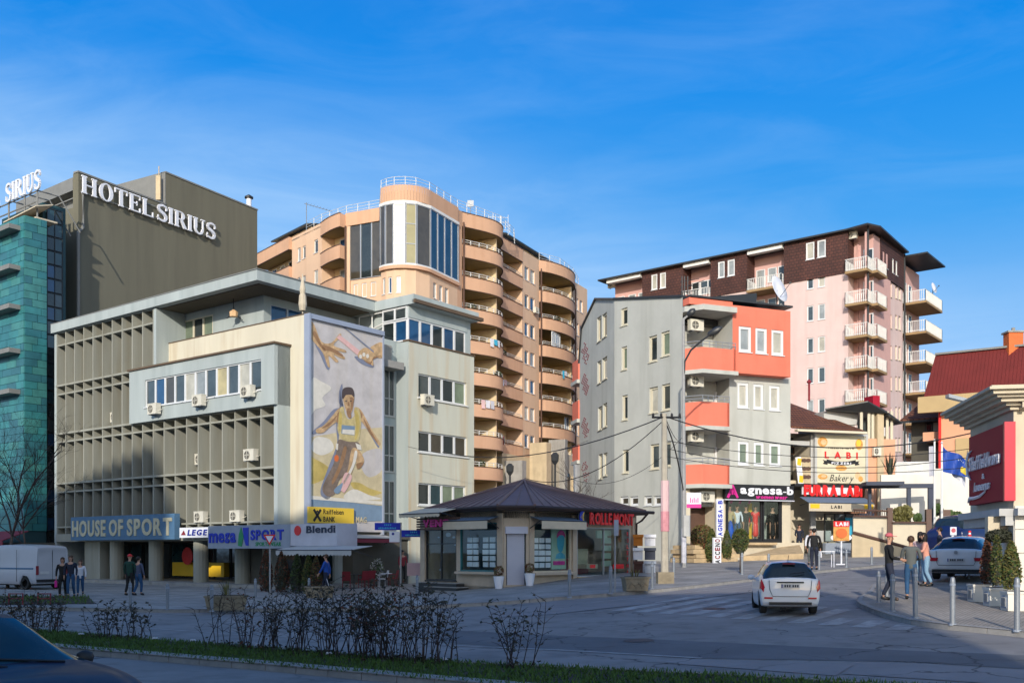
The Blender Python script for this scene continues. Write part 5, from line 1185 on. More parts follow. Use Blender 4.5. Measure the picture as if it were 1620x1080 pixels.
# dark roof edge
def edge_strip(f, p, q, out, w, mt, name, parent):
    P = f.P; m = MB(); a, b = P(p[0], p[1], out), P(q[0], q[1], out); a2, b2 = P(p[0], p[1], -.4), P(q[0], q[1], -.4)
    up = Vector((0, 0, w)); m.hexa([a+up*.02, b+up*.02, b2+up*.02, a2+up*.02, a+up, b+up, b2+up, a2+up]); return m.build(name, mt, parent)
for f, p, q in ((GL2, pa_, pb_), (GL2, pb_, pc_), (GL2, pc_, pd_), (GL1, pe_, pf_)): edge_strip(f, p, q, .12, .12, 'dark_frame', 'roof_edge', gb)
# right facade: flat part with triple windows
xw = [(1170, 1187), (1195, 1211), (1220, 1237)]
xu = [(1168.5, 1189), (1195, 1214), (1220.5, 1240)]
GO = .65                                     # the coral storey stands proud
ht_ = wl(GR, [(a, y0+i*3, b, y1+i*2.5) for i, ((a, b), y0, y1) in enumerate(zip(xu, (516, 516, 516), (557, 557, 557)))], GO)
sp = GR.s_(1159, GO); eo = GR.s_(1250.5, GO); zc0, zc1 = GR.z_(1248, 596, GO), GR.z_(1165, 483, GO)
h3_ = [GR.rect(a-3, y0+2.5*i, b-3, y1+2*i) for i, ((a, b), y0, y1) in enumerate(zip(xw, (605, 605, 605), (645, 645, 645)))]
h2_ = [GR.rect(a-2.5, y0+1.5*i, b-2, y1+1*i) for i, ((a, b), y0, y1) in enumerate(zip(xw, (698, 698, 698), (735, 735, 735)))]
zf = [GR.z_(1165, 768), GR.z_(1165, 684), GR.z_(1165, 598)]
sb_ = GR.s_(1154)
m = MB(); wall(m, GR, sb_, eR, GR.z_(1200, 768), zc0+.02, h3_+h2_, .2)
m.fb(GR, eR-.02, eR, -9, -.001, ZB, zc0); m.build('wall', 'grey_wall', gb)
for i, h in enumerate(h3_+h2_): window(gb, GR, h, 1, 1, ['glass_curtain', 'glass_curtain', 'glass_curtain', 'glass_green', 'glass_green', 'glass_green'][i], 'white_frame', .1, 0, .16)
m = MB(); wall(m, GR, sp, eo, zc0, zc1, ht_, .2, GO)
P = GR.P; m.poly([P(eo, zc0, GO), P(eo, zc0, -9), P(eo, zc1, -9), P(eo, zc1, GO)]); m.poly([P(sp, zc0, -.5), P(eo, zc0, -.5), P(eo, zc0, GO), P(sp, zc0, GO)])

zs = GR.z_(1100, 494, .3)
m.fb(GR, .02, sp, .0, GO, zs+.35, zc1+.18)          # lintel strip above the top balcony
m.build('coral_storey', 'coral', gb)
m = MB(); m.poly([P(sp, zc0, -1.3), P(sp, zc0, GO-.003), P(sp, zc1, GO-.003), P(sp, zc1, -1.3)]); m.build('side_wall', 'grey_wall', gb)
for i, h in enumerate(ht_): window(gb, GR, h, 1, 1, ['glass_pale', 'glass_pale', 'glass_curtain'][i], 'white_frame', .1, GO, .16)
m = MB(); m.fb(GR, 0, eR-.1, -10, -1.35, ZB, zc1-.1); m.build('wall', 'grey_wall', gb)
# balconies at the corner
bt = [(545, 585), (635, 673), (734, 765)]
zsl = []
for k, (yt, yb) in enumerate(bt):
    o = .95; s0 = .0; s1 = GR.s_(1154, o) if k else GR.s_(1159, o)
    zt_, zb__ = GR.z_(1118, yt, o), GR.z_(1118, yb, o)
    m = MB(); P = GR.P; ch = .7
    if k == 0: zt_, zb__ = GR.z_(1118, 549, o), GR.z_(1118, 584, o); s1 = sp
    pts = [P(.05, 0, -.3), P(.05, 0, .15), P(ch, 0, o), P(s1, 0, o), P(s1, 0, -.3)]
    for p, q in zip(pts, pts[1:]):
        f = Fac((p.x, p.y), q-p); m.fb(f, 0, (q-p).length, -.14, 0, zb__, zt_)
    bb = m.build('balcony', 'coral', gb)
    m = MB(); m.prism([(p.x, p.y) for p in (P(.0, 0, -1.4), P(.0, 0, .2), P(ch-.05, 0, o+.12), P(s1+.1, 0, o+.12), P(s1+.1, 0, -1.4))], zb__-.22, zb__-.003); m.build('slab', 'grey_wall', bb)
    m = MB()
    for h in (.16, .34): m.tube([q+Vector((0, 0, zt_+h)) for q in pts[1:-1]], .025, 5)
    for u in range(0, 6):
        q = pts[2]+(pts[3]-pts[2])*u/5; m.tube([Vector((q.x, q.y, zt_)), Vector((q.x, q.y, zt_+.34))], .02, 4)
    m.build('railing', 'alu', bb); zsl.append((zt_, zb__))
    window(gb, GR, (GR.s_(1130, -1.35), GR.s_(1148, -1.35), zb__+.1, zb__+2.3), 2, 1, ['glass_pale', 'glass_dark', 'glass_green'][k], 'white_frame', -.06, -1.35, .1, sill=False)
    lab = ('top', 'second', 'third')[k]
    ac_unit('air conditioner hanging above the %s coral balcony' % lab, GR, GR.s_(1099, -.2), GR.z_(1099, (524, 612, 699)[k], -.2), -.35, 'air conditioners on the coral balconies')
# soffit slab over the top balcony
m = MB(); m.prism([(p.x, p.y) for p in (GR.P(.0, 0, -1.4), GR.P(.0, 0, .2), GR.P(.65, 0, 1.1), GR.P(sp+.0, 0, 1.1), GR.P(sp, 0, -1.4))], zs, zs+.3); m.build('slab', 'grey_wall', gb)
m = MB(); m.fb(GR, sb_, sb_+.15, -1.35, -.003, zf[0], zc0); m.fb(GR, .0, sb_, -1.36, -.35, GR.z_(1100, 800), GR.z_(1100, 792)); m.build('partition_wall', 'grey_wall', gb)
m = MB(); m.fb(GR, .02, eo+.1, -.3, GO+.1, zc1+.2, zc1+.3); m.build('roof_edge', 'dark_frame', gb)
m = MB(); m.prism([(p.x, p.y) for p in (GR.P(.4, 0, -.4), GR.P(eR-.1, 0, -.4), GR.P(eR-.1, 0, -9), GL2.P(.6, 0, -.6), GL1.P(0, 0, -.6))], zc1-.5, zc1-.35); m.build('roof', 'dark_frame', gb)
m = MB(); a = GL1.P(1.0, pe_[1]-.2, -3); m.prism([(GL1.P(.5, 0, -.8).x, GL1.P(.5, 0, -.8).y), (GL1.P(e1-.4, 0, -.8).x, GL1.P(e1-.4, 0, -.8).y), (GL1.P(e1-.4, 0, -6).x, GL1.P(e1-.4, 0, -6).y), (GL1.P(.5, 0, -6).x, GL1.P(.5, 0, -6).y)], 15, [16.5, 16.3, 17.3, 17.4]); m.build('attic', 'dark_frame', gb)
# far coral balconies on its back edge
for (y0, y1) in ((569, 601), (634, 663), (704, 728)):
    f = GL2; s1 = 0; z1, z0 = CZ+(HY-y0)/F*69.3, CZ+(HY-y1)/F*69.3; m = MB(); m.fb(f, -1.6, -.003, -1.0, .1, z0, z1); b = m.build('balcony', 'coral', gb)
    m = MB(); m.fb(f, -1.7, -.003, -1.0, .2, z0-.25, z0-.003); m.build('slab', 'grey_wall', b)
m = MB(); m.fb(GL2, -.9, -.003, -8, -.6, 0, GL2.z_(917, 575)); m.build('wall', 'beige', gb)
m = MB(); m.tube([at(913, 68.8, 735), at(913, 68.8, 800)], .25, 8); m.build('duct', 'alu', gb)
# red dotted pattern on the gable
m = MB(); rr_ = random.Random(2)
for cy in (558, 607, 676, 744):
    for i in range(6):
        for j in range(8):
            if abs(i-2.5)+abs(j-3.5)*.7 > 3.4 or rr_.random() < .12: continue
            px = 920.6+i*2.0+(j % 2)*1.0; s = GL2.s_(px); z = GL2.z_(px, cy+(j-3.5)*4.2+(px-925)*.9); m.fb(GL2, s-.09, s+.09, .001, .03, z-.035, z+.035)
o = m.build('red_dots', 'deep_red', gb)
o['kind'] = 'stuff'
# shop floor
m = MB(); zsh0, zsh1 = GR.z_(1200, 858), GR.z_(1200, 768)
m.fb(GR, GR.s_(1134), GR.s_(1148), -2, .0, ZB, zsh1-.003); m.fb(GR, GR.s_(1237), eR, -2, .0, ZB, zsh1-.003); m.fb(GR, .0, GR.s_(1092), -1.5, .0, ZB, GR.z_(1085, 765)); m.fb(GR, GR.s_(1092), GR.s_(1134), -1.6, -1.3, ZB, zsh1); m.fb(GR, GR.s_(1140), eR, -3, 1.2, ZB, zsh0-.003); m.build('wall', 'cream_wall', gb)
m = MB(); m.fb(GR, GR.s_(1092, -1.2), GR.s_(1132, -1.2), -1.3, -1.2, ZB+.7, GR.z_(1110, 800)); m.build('shutter', 'brown_wood', gb)
si0, si1 = GR.s_(1150), GR.s_(1235)
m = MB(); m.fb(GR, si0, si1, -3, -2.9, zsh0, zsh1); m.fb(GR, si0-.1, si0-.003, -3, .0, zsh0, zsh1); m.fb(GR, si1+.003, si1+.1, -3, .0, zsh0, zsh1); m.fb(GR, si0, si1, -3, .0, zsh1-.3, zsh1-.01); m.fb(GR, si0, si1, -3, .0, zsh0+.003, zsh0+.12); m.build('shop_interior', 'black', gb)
sdv = GR.s_(1207)
window(gb, GR, (si0, sdv-.05, zsh0+.12, zsh1-.3), 1, 1, 'shop_glass', 'black', .05, 0, .1, sill=False, name='shop_window'); window(gb, GR, (sdv, si1, zsh0+.12, zsh1-.3), 1, 1, 'shop_glass', 'black', .05, 0, .1, sill=False, name='shop_door')
m = MB(); m.fb(GR, sdv-1.2, sdv-.2, -1.6, -1.5, zsh0+.2, zsh1-.5); m.fb(GR, si0+.1, si0+1.1, -1.8, -1.7, zsh0+1.4, zsh1-.4); m.build('backdrop', 'sign_pale', gb)
m = MB(); m.fb(GR, sdv-.45, sdv-.25, -.9, -.7, zsh0+.1, zsh0+2.3); m.build('display_panel', 'yellow', gb)
for dx in (.35, .95, 1.6):
    m = MB(); c = si0+dx+.15; m.ext([GR.P(c-.12, zsh1-1.0, -.3), GR.P(c+.02, zsh1-1.05, -.3), GR.P(c+.3, zsh1-.45, -.3), GR.P(c+.12, zsh1-.4, -.3), GR.P(c+.05, zsh1-.7, -.3)], GR.n*.02); m.build('pink_sticker', 'magenta', gb)
# signs of the shop
r = (GR.s_(1147.5, .45), GR.s_(1256, .45), GR.z_(1200, 790, .45), GR.z_(1200, 766.5, .45))
t = board('shop_sign', 'black shop sign with white agnesa-b letters and a magenta triangle emblem', GR, r, .45, .25, 'black'); Lw = r[1]-r[0]; H = r[3]-r[2]
m = MB(); m.fb(GR, r[0]-.03, r[1]+.03, .18, .47, r[2]-.06, r[2]-.002); m.build('frame', 'sign_pale', t)
letters(t, GR, 'agnesa-b', (r[0]+Lw*.21, r[0]+Lw*.985, r[2]+H*.36, r[2]+H*.92), 'letter_white', .45, .05, .035, .1, low=.74)
letters(t, GR, 'women wear', (r[0]+Lw*.44, r[0]+Lw*.9, r[2]+H*.06, r[2]+H*.25), 'magenta', .45, .02, .03, .12, False, 'lettering', shear=.2)
m = MB(); c = r[0]+Lw*.1; w = Lw*.085; z0, z1 = r[2]+H*.06, r[2]+H*.95
m.ext([GR.P(c-w, z0+.05, .46), GR.P(c-w*.65, z0, .46), GR.P(c, z1-.3, .46), GR.P(c+w*.7, z0, .46), GR.P(c+w, z0+.05, .46), GR.P(c+.05, z1, .46), GR.P(c-.05, z1, .46)], GR.n*.03)
for k in (-.35, .0, .35): m.ext([GR.P(c+w*k-.05, z0+.2, .46), GR.P(c+w*k+.03, z0+.2, .46), GR.P(c+w*k*.4+.05, z0+.62, .46), GR.P(c+w*k*.4-.03, z0+.62, .46)], GR.n*.03)
m.build('emblem', 'magenta', t)
def vsign(name, label, f, r, out, word, mt, bmt, top=True, mats=None):
    t = thing(name, label, 'sign', tuple(f.P((r[0]+r[1])/2, r[2], out))); m = MB(); m.fb(f, r[0], r[1], out-.12, out, r[2], r[3]); m.build('board', bmt, t)
    n = len(word); H = (r[3]-r[2]-.1)/n; W = r[1]-r[0]; Wv = Vector(t['_w'])
    for i, ch in enumerate(word):            # letters turned, reading upwards
        q = text_mesh(ch, H*.8, W*.66, .02, .03) if ch != '-' else text_mesh(ch, H*.5, W*.12, .02, .03)
        if not q: continue
        zo = r[2]+.05+H*i; hh = max(v[0] for v in q.v); h2 = max(v[2] for v in q.v); q.v = [(W*.5+h2/2-c, b, zo-r[2]+H/2-hh/2+a) for a, b, c in q.v]
        o = q.build('letter', mats[i % len(mats)] if mats else mt, t, loc=tuple(f.P(r[0], r[2], out)-Wv)); o.rotation_euler = (0, 0, f.a)
    return t
vsign('banner_sign', 'tall white upright sign with purple AGNESA-B letters beside the clothes shop window', GR, (GR.s_(1134, .5), GR.s_(1144.5, .5), GR.z_(1139, 849, .5), GR.z_(1139, 789, .5)), .5, 'AGNESA-B', 'sign_purple' if 'sign_purple' in M else 'royal', 'letter_white')
# steps and stone terrace before the shop
tz = zsh0
st = thing('stone_terrace', 'rough pale stone terrace with a dark opening and steps before the clothes shop', 'terrace', tuple(GR.P(2.5, 1.2, 2)))
gz = G(11, 53)+.1
rs = random.Random(9)
def rough(mb, f, s0, s1, o0, o1, z0, z1, n, sl0=0, sl1=0):
    for i in range(n):
        a, b = s0+(s1-s0)*i/n, s0+(s1-s0)*(i+1)/n-.01; j = rs.uniform(-.06, .06); t0 = z1+(sl0+(sl1-sl0)*i/n)+rs.uniform(-.03, .03)
        mb.fb(f, a, b, o0, o1+j, z0, t0)
sa_, sb2 = GR.s_(1096, 1.5), GR.s_(1170, 1.5)
for (a, b, zlo, zhi, o1, sl_) in ((GR.s_(1098, 2.4), GR.s_(1136, 2.4), gz, tz-.15, 2.4, -.5), (GR.s_(1136, 2.4), GR.s_(1166, 2.4), gz, tz-.05, 2.5, 0)):
    n = max(2, int((b-a)/.45))
    for r_i in range(4):
        for i in range(n):
            x0, x1 = a+(b-a)*(i+(.3 if r_i % 2 else 0))/n, a+(b-a)*(i+1+(.3 if r_i % 2 else 0))/n-.02; hz = (zhi-zlo)/4
            m = MB(); j = rs.uniform(-.05, .06); q = [GR.P(x0, zlo+hz*r_i, 0), GR.P(x1, zlo+hz*r_i, 0)]
            m.fb(GR, x0, x1, 0, o1+j-.06*r_i, zlo+hz*r_i+.01, zlo+hz*(r_i+1)-.01); m.build('stone', 'stone_rough', st)
m = MB(); m.fb(GR, GR.s_(1166, 1.5), GR.s_(1228, 1.5), -1, 1.6, tz-.14, tz-.002); m.build('landing', 'stone_rough', st)
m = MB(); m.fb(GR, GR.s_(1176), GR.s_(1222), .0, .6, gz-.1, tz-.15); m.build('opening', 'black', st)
m = MB(); m.hexa([GR.P(GR.s_(1166, 2), gz-.3, 2.4), GR.P(GR.s_(1260, 3), gz-.3, 3.6), GR.P(GR.s_(1262, .5), gz-.3, .6), GR.P(GR.s_(1166, 1), gz-.3, 1.6), GR.P(GR.s_(1166, 2), gz+.35, 2.4), GR.P(GR.s_(1260, 3), gz+.5, 3.6), GR.P(GR.s_(1262, .5), tz, .6), GR.P(GR.s_(1215, 1), tz-.5, 1.4)]); m.build('ramp', 'stone_rough', st)

# ================================================================ BAKERY
bricky('roof_tiles', (.2, .07, .03), (.15, .05, .024), (.04, .015, .01), (.927, .375), 1, .22, .18, .025, .85, bump=.8)
bh = thing('bakery_building', 'low bakery building with a brown tiled roof and a large illustrated banner', 'building', (18, 62, 1.5))
b0 = at(1248, 60); BK = Fac((b0.x, b0.y), (.96, .28)); bs1 = BK.s_(1370)
ez = BK.z_(1300, 680)
m = MB(); P = BK.P; sr1 = BK.s_(1366, .7)
m.ext([P(-.3, BK.z_(1246, 674, .7), .8), P(sr1, BK.z_(1366, 681, .7), .8), P(bs1*.55, ez+2.8, -6), P(-.3, BK.z_(1246, 611, -4), -5.)], (0, 0, -.12)); m.build('roof', 'roof_tiles', bh)
m = MB(); m.fb(BK, .0, sr1+.1, .62, .95, ez-.25, ez-.12); m.build('gutter', 'cream_frame', bh)
m = MB(); m.fb(BK, .2, bs1-.2, -7, -2.0, .5, ez+.0); m.fb(BK, BK.s_(1282), BK.s_(1372), -2, .0, BK.z_(1330, 770), ez-.3); m.fb(BK, BK.s_(1240), bs1, -2, -.2, BK.z_(1300, 769), BK.z_(1300, 760)); m.build('wall', 'cream_wall', bh)
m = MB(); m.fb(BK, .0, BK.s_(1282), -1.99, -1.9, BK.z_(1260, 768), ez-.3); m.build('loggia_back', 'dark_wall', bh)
m = MB(); m.fb(BK, .05, BK.s_(1281), -.1, .0, BK.z_(1262, 704), BK.z_(1262, 697)); m.fb(BK, BK.s_(1282), BK.s_(1290), -.1, .05, 2, ez-.3); m.build('beam', 'awning_white', bh)
window(bh, BK, (BK.s_(1250, -1.5), BK.s_(1280, -1.5), BK.z_(1265, 718, -1.5), BK.z_(1265, 706, -1.5)), 3, 1, ['glass_mid', 'glass_curtain'], 'brown_wood', -.1, -1.9, .08, sill=False)
# picture panels left of the banner: yellow flag shape and stacked bread picture
m = MB(); z0, z1 = BK.z_(1265, 764), BK.z_(1265, 722); a, b = BK.s_(1262), BK.s_(1283); m.fb(BK, a, b, -.1, .02, z0, z1)
t = onetop(m, 'advert_board', 'beige', 'worn advert board with bread pictures between the banner and the yellow flag sign', 'sign')
t = thing('advert_flag', 'slanted white and yellow advertising flag left of the bakery banner', 'sign', tuple(BK.P(BK.s_(1259), z0, .3)))
m = MB(); m.ext([P(BK.s_(1253.5), BK.z_(1256, 724), .3), P(BK.s_(1262), BK.z_(1262, 723), .3), P(BK.s_(1266), BK.z_(1266, 765), .3), P(BK.s_(1258), BK.z_(1258, 765), .3)], BK.n*.05); m.build('board', 'letter_white', t)
for px, py in ((1259.5, 730), (1262.5, 757)):
    m = MB(); m.ext([P(BK.s_(px-3.6), BK.z_(px, py+6), .355), P(BK.s_(px+2.6), BK.z_(px, py+7), .355), P(BK.s_(px+3), BK.z_(px, py-4), .355), P(BK.s_(px-3), BK.z_(px, py-5), .355)], BK.n*.012); m.build('emblem', 'yellow', t)
m = MB()
for i in range(9):
    px, py = 1266+(i % 3)*6, 728+(i//3)*13; s = BK.s_(px); z = BK.z_(px, py); m.ext([P(s+.16*math.cos(a*.8)*1.2, z+.12*math.sin(a*.8), .025+.004*i) for a in range(8)], BK.n*.02)
o = m.build('bread_picture', 'brown_wood', bh)
# banner
BO = .25
r = (BK.s_(1292, BO), BK.s_(1369, BO), BK.z_(1330, 764, BO), BK.z_(1330, 689, BO)); mat('banner', (.6, .55, .4), .7, .12, 1.2); mat('bread', (.6, .3, .08), .7, .35, 6); mat('bread_pale', (.7, .45, .25), .7, .2, 6)
t = board('bakery_banner', 'large pale bakery banner with red LABI letters, a black ribbon and bread pictures', BK, r, BO, .08, 'banner', 'banner'); Lw, H = r[1]-r[0], r[3]-r[2]
m = MB(); m.fb(BK, r[0]-.15, r[0]-.003, .1, .32, r[2]-.1, r[3]+.15); m.fb(BK, r[1]+.003, r[1]+.15, .1, .32, r[2]-.1, r[3]+.15); m.fb(BK, r[0], r[1], .1, .32, r[3]+.003, r[3]+.15); m.build('frame', 'awning_white', t)
Q = lambda u, v, o=0: BK.P(r[0]+Lw*u, r[2]+H*v, BO+.005+o)
def qell(u, v, ru, rv, mt, o=0, name='painted_shape', n=14):
    m = MB(); m.poly([Q(u+ru*math.cos(2*math.pi*i/n), v+rv*math.sin(2*math.pi*i/n), o) for i in range(n)]); m.build(name, mt, t)
qell(.12, .86, .1, .11, 'bread'); qell(.14, .85, .06, .06, 'bread_pale', .004); qell(.87, .83, .08, .12, 'bread'); qell(.86, .86, .05, .07, 'bank_yellow', .004)
qell(.12, .13, .1, .06, 'bread'); qell(.14, .14, .05, .03, 'bread_pale', .004); qell(.84, .17, .06, .08, 'bread_pale'); qell(.9, .1, .05, .06, 'bread', .004); qell(.5, .32, .12, .06, 'bread')
m = MB(); rb_ = [(.2, .42), (.35, .385), (.5, .375), (.65, .385), (.8, .42), (.8, .5), (.65, .465), (.5, .455), (.35, .465), (.2, .5)]; m.poly([Q(u, v, .006) for u, v in rb_]); m.poly([Q(u, v, .004) for u, v in ((.12, .4), (.22, .38), (.22, .46), (.12, .48), (.15, .44))]); m.poly([Q(u, v, .004) for u, v in ((.88, .4), (.78, .38), (.78, .46), (.88, .48), (.85, .44))]); m.build('ribbon', 'black', t)
f_ = lambda u0, u1, v0, v1: (r[0]+Lw*u0, r[0]+Lw*u1, r[2]+H*v0, r[2]+H*v1)
letters(t, BK, 'LABI', f_(.16, .84, .52, .66), 'red', BO+.003, .02, .04, .8)
letters(t, BK, 'PIZZERI', f_(.3, .7, .395, .445), 'letter_white', BO+.012, .01, .03, .2, False, 'lettering')
letters(t, BK, 'pizzeri & furre', f_(.24, .76, .72, .76), 'brown_wood', BO+.003, .01, .02, .2, False, 'lettering')
letters(t, BK, 'Bakery', f_(.26, .76, .04, .18), 'plastic', BO+.003, .01, .0, .04, False, 'lettering', shear=.35, low=.65)
# fascia letters, awning, shop
r = (BK.s_(1271, 1.2), BK.s_(1365, 1.2), BK.z_(1318, 785, 1.2), BK.z_(1318, 767, 1.2))
t = thing('shop_sign', 'big red FURRA LABI letters over the bakery awning', 'sign', tuple(BK.P((r[0]+r[1])/2, r[2], 1.1))); Lw = r[1]-r[0]
m = MB(); m.fb(BK, r[0], r[1], 1.0, 1.1, r[2]+.1, r[3]-.1); m.build('board', 'letter_white', t)
letters(t, BK, 'FURRA', (r[0]+Lw*.01, r[0]+Lw*.57, r[2], r[3]), 'red', 1.16, .06, .07, .07); letters(t, BK, 'LABI', (r[0]+Lw*.63, r[0]+Lw*.99, r[2], r[3]), 'red', 1.16, .06, .07, .07)
aw = awning('awning', 'bakery awning with a blue top and a printed cream valance under the red letters', BK, BK.s_(1272, 1.6), BK.s_(1375, 1.6), 1.15, 2.1, r[2]-.05, BK.z_(1318, 795, 2.1), 'awning_blue', .62, 'awning_cream', False)
m = MB()
for a, b in ((.02, .16), (.84, .98)): s0_, s1_ = BK.s_(1272, 1.6), BK.s_(1375, 1.6); m.poly([BK.P(s0_+(s1_-s0_)*a, BK.z_(1318, 804, 2.1), 2.12), BK.P(s0_+(s1_-s0_)*b, BK.z_(1318, 804, 2.1), 2.12), BK.P(s0_+(s1_-s0_)*b, BK.z_(1318, 797, 2.1), 2.12), BK.P(s0_+(s1_-s0_)*a, BK.z_(1318, 797, 2.1), 2.12)])
m.build('printed_shape', 'yellow', aw)
letters(aw, BK, 'LABI', (BK.s_(1315, 2.13), BK.s_(1332, 2.13), BK.z_(1318, 804, 2.1), BK.z_(1318, 799, 2.1)), 'plastic', 2.115, .005, .03, .2, False, 'lettering')
zg = G(18, 58)+.12
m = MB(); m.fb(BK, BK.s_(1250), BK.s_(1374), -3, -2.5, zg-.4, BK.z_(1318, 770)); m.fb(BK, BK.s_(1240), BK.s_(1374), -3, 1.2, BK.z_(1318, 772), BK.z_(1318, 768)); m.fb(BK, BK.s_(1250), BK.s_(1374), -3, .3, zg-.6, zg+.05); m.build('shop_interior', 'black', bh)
m = MB(); m.fb(BK, BK.s_(1352), BK.s_(1376), -2.9, .5, zg-.3, BK.z_(1360, 812)); m.fb(BK, BK.s_(1300), BK.s_(1352), .1, .4, zg-.3, zg+.75); m.build('counter', 'sign_grey', bh)
m = MB(); m.fb(BK, BK.s_(1338, .6), BK.s_(1352, .6), .51, .56, BK.z_(1345, 848), BK.z_(1345, 819)); onetop(m, 'poster', 'sky_blue', 'bright blue poster on the bakery front beside the round red sign', 'poster')
m = MB(); m.fb(BK, BK.s_(1290), BK.s_(1312), -.4, .2, zg+.8, zg+1.5); m.build('display_case', 'awning_white', bh)
m = MB(); m.fb(BK, BK.s_(1254), BK.s_(1262), -2.4, -2.2, zg, zg+1.9); m.build('drinks_fridge', 'awning_blue', bh)
window(bh, BK, (BK.s_(1300), BK.s_(1350), zg+.8, BK.z_(1325, 812)), 3, 1, 'shop_glass', 'dark_frame', .05, .3, .06, sill=False)
# ================================================================ RIGHT-HAND HOUSES
# terrace house with a dark shed roof, behind the bakery
ah = thing('terrace_house', 'pale house with dark sheet roofs over an open terrace behind the bakery', 'house', (24, 68, 2))
a0_ = at(1370, 62); AF = Fac((a0_.x, 62), (.97, .24)); Pa = AF.P; zz_ = AF.z_
m = MB(); m.fb(AF, AF.s_(1368), AF.s_(1416), -6, 0, 1, zz_(1395, 694)); m.build('wall', 'peach', ah)
m = MB(); m.fb(AF, AF.s_(1388, .1), AF.s_(1398, .1), -.3, .12, 1, zz_(1392, 652)); m.build('pillar', 'beige', ah)
m = MB(); m.fb(AF, AF.s_(1316), AF.s_(1366), -4, -1, 8, zz_(1340, 668)); m.fb(AF, AF.s_(1316), AF.s_(1370), -3.9, -.9, zz_(1340, 668)-.003, zz_(1340, 648)); m.build('upper_wall', 'awning_white', ah)
m = MB(); m.hexa([Pa(AF.s_(1312), zz_(1312, 646), -.5), Pa(AF.s_(1364), zz_(1364, 638), .6), Pa(AF.s_(1398), zz_(1398, 655), .4), Pa(AF.s_(1398), zz_(1398, 655), -5), Pa(AF.s_(1312), zz_(1312, 644), -.5), Pa(AF.s_(1364), zz_(1364, 636), .6), Pa(AF.s_(1398), zz_(1398, 652), .4), Pa(AF.s_(1398), zz_(1398, 652), -5)]); m.build('roof', 'dark_frame', ah)
m = MB(); m.hexa([Pa(AF.s_(1398), zz_(1398, 658), .5), Pa(AF.s_(1423), zz_(1423, 671), .3), Pa(AF.s_(1423), zz_(1423, 671), -3), Pa(AF.s_(1398), zz_(1398, 655), -3), Pa(AF.s_(1398), zz_(1398, 654), .5), Pa(AF.s_(1423), zz_(1423, 669), .3), Pa(AF.s_(1423), zz_(1423, 669), -3), Pa(AF.s_(1398), zz_(1398, 652), -3)]); m.build('roof', 'dark_frame', ah)
m = MB()
for px in (1364, 1376, 1382, 1405, 1412): m.tube([Pa(AF.s_(px), zz_(px, 695), -.1), Pa(AF.s_(px), zz_(px, 650), -.1)], .1, 6)
m.build('posts', 'cream_frame', ah)
window(ah, AF, (AF.s_(1366), AF.s_(1387), zz_(1376, 692), zz_(1376, 664)), 3, 1, ['glass_dark', 'glass_mid'], 'dark_frame', .2, -.4, .08, sill=False)
m = MB(); m.fb(AF, AF.s_(1381, -3), AF.s_(1392, -3), -4, -3, zz_(1386, 660), zz_(1386, 612)); onetop(m, 'chimney', 'sign_red', 'dark red square chimney stack above the dark sheet roof', 'chimney')
ac_unit('narrow air conditioner on the peach wall right of the bakery banner', AF, AF.s_(1384), zz_(1384, 721), .0, 'air conditioners on the apartment buildings').scale = (.6, .7, .9)
m = MB(); m.fb(AF, AF.s_(1250, -2), AF.s_(1246, -2), -2, -1.9, 0, 1)
# red roofed house
rh = thing('house', 'peach house with a steep dark red sheet roof and a brick chimney', 'house', (38, 75, 3))
r0 = at(1500, 70); RF = Fac((r0.x, 70), (.83, -.556)); Pr = RF.P
s0, s1 = RF.s_(1462, .8), RF.s_(1700, .8); za_ = RF.z_(1462, 625, .8)
sR = RF.s_(1480, -1.4)
zr = RF.z_(1481, 562, -1.4)
m = MB(); zr2 = zr
m.ext([Pr(s0, za_, .8), Pr(s1, za_, .8), Pr(s1, zr, -1.4), Pr(sR, zr, -1.4)], (0, 0, -.12)); m.ext([Pr(s0, za_, .8), Pr(sR, zr, -1.4), Pr(sR+1, zr, -9), Pr(s0, za_, -9)], (0, 0, -.12)); m.build('roof', 'red_roof_metal', rh)
m = MB(); n = 40
for i in range(n):
    s = s0+(s1-s0)*i/n; k = min(1, max(0, (s-s0)/(sR-s0+.001))) if s < sR else 1
    m.tube([Pr(s, za_+.03, .8), Pr(s, za_+(zr-za_)*k+.03, .8-2.2*k)], .015, 4)
o = m.build('seams', 'red_roof_metal', rh); o['kind'] = 'stuff'
m = MB(); m.fb(RF, sR, s1, -1.7, -1.2, zr+.003, zr+.14); m.build('ridge', 'taupe_trim', rh)
m = MB(); m.fb(RF, RF.s_(1452, 1.0), s1, .5, 1.0, za_-1.25, za_-.13); m.build('eaves_box', 'ochre_wall', rh)
m = MB(); m.fb(RF, RF.s_(1488), s1, -8, .0, 1, za_-.2); m.build('wall', 'peach', rh)
m = MB(); m.fb(RF, RF.s_(1512), RF.s_(1560), -.1, .12, 1, za_-3.1); m.build('wall', 'ochre_wall', rh)
m = MB(); m.fb(RF, RF.s_(1431), RF.s_(1488), -7, -2.2, 1, RF.z_(1460, 663, -2)); m.build('side_wall', 'dark_wall', rh)  # shade on this side is put into the dark wall colour
m = MB(); z0, z1 = RF.z_(1440, 663, -1.2), RF.z_(1440, 640, -3.5); m.ext([Pr(RF.s_(1424, -1.2), z0, -1.2), Pr(RF.s_(1487, -1.2), z0, -1.2), Pr(RF.s_(1487, -3.5), z1, -4), Pr(RF.s_(1450, -3.5), z1, -4)], (0, 0, -.12)); m.build('small_roof', 'roof_tiles', rh)
m = MB(); m.fb(RF, RF.s_(1424, -1.2), RF.s_(1487, -1.2), -1.2, -1.1, z0-.25, z0-.1); m.build('gutter', 'dark_frame', rh)
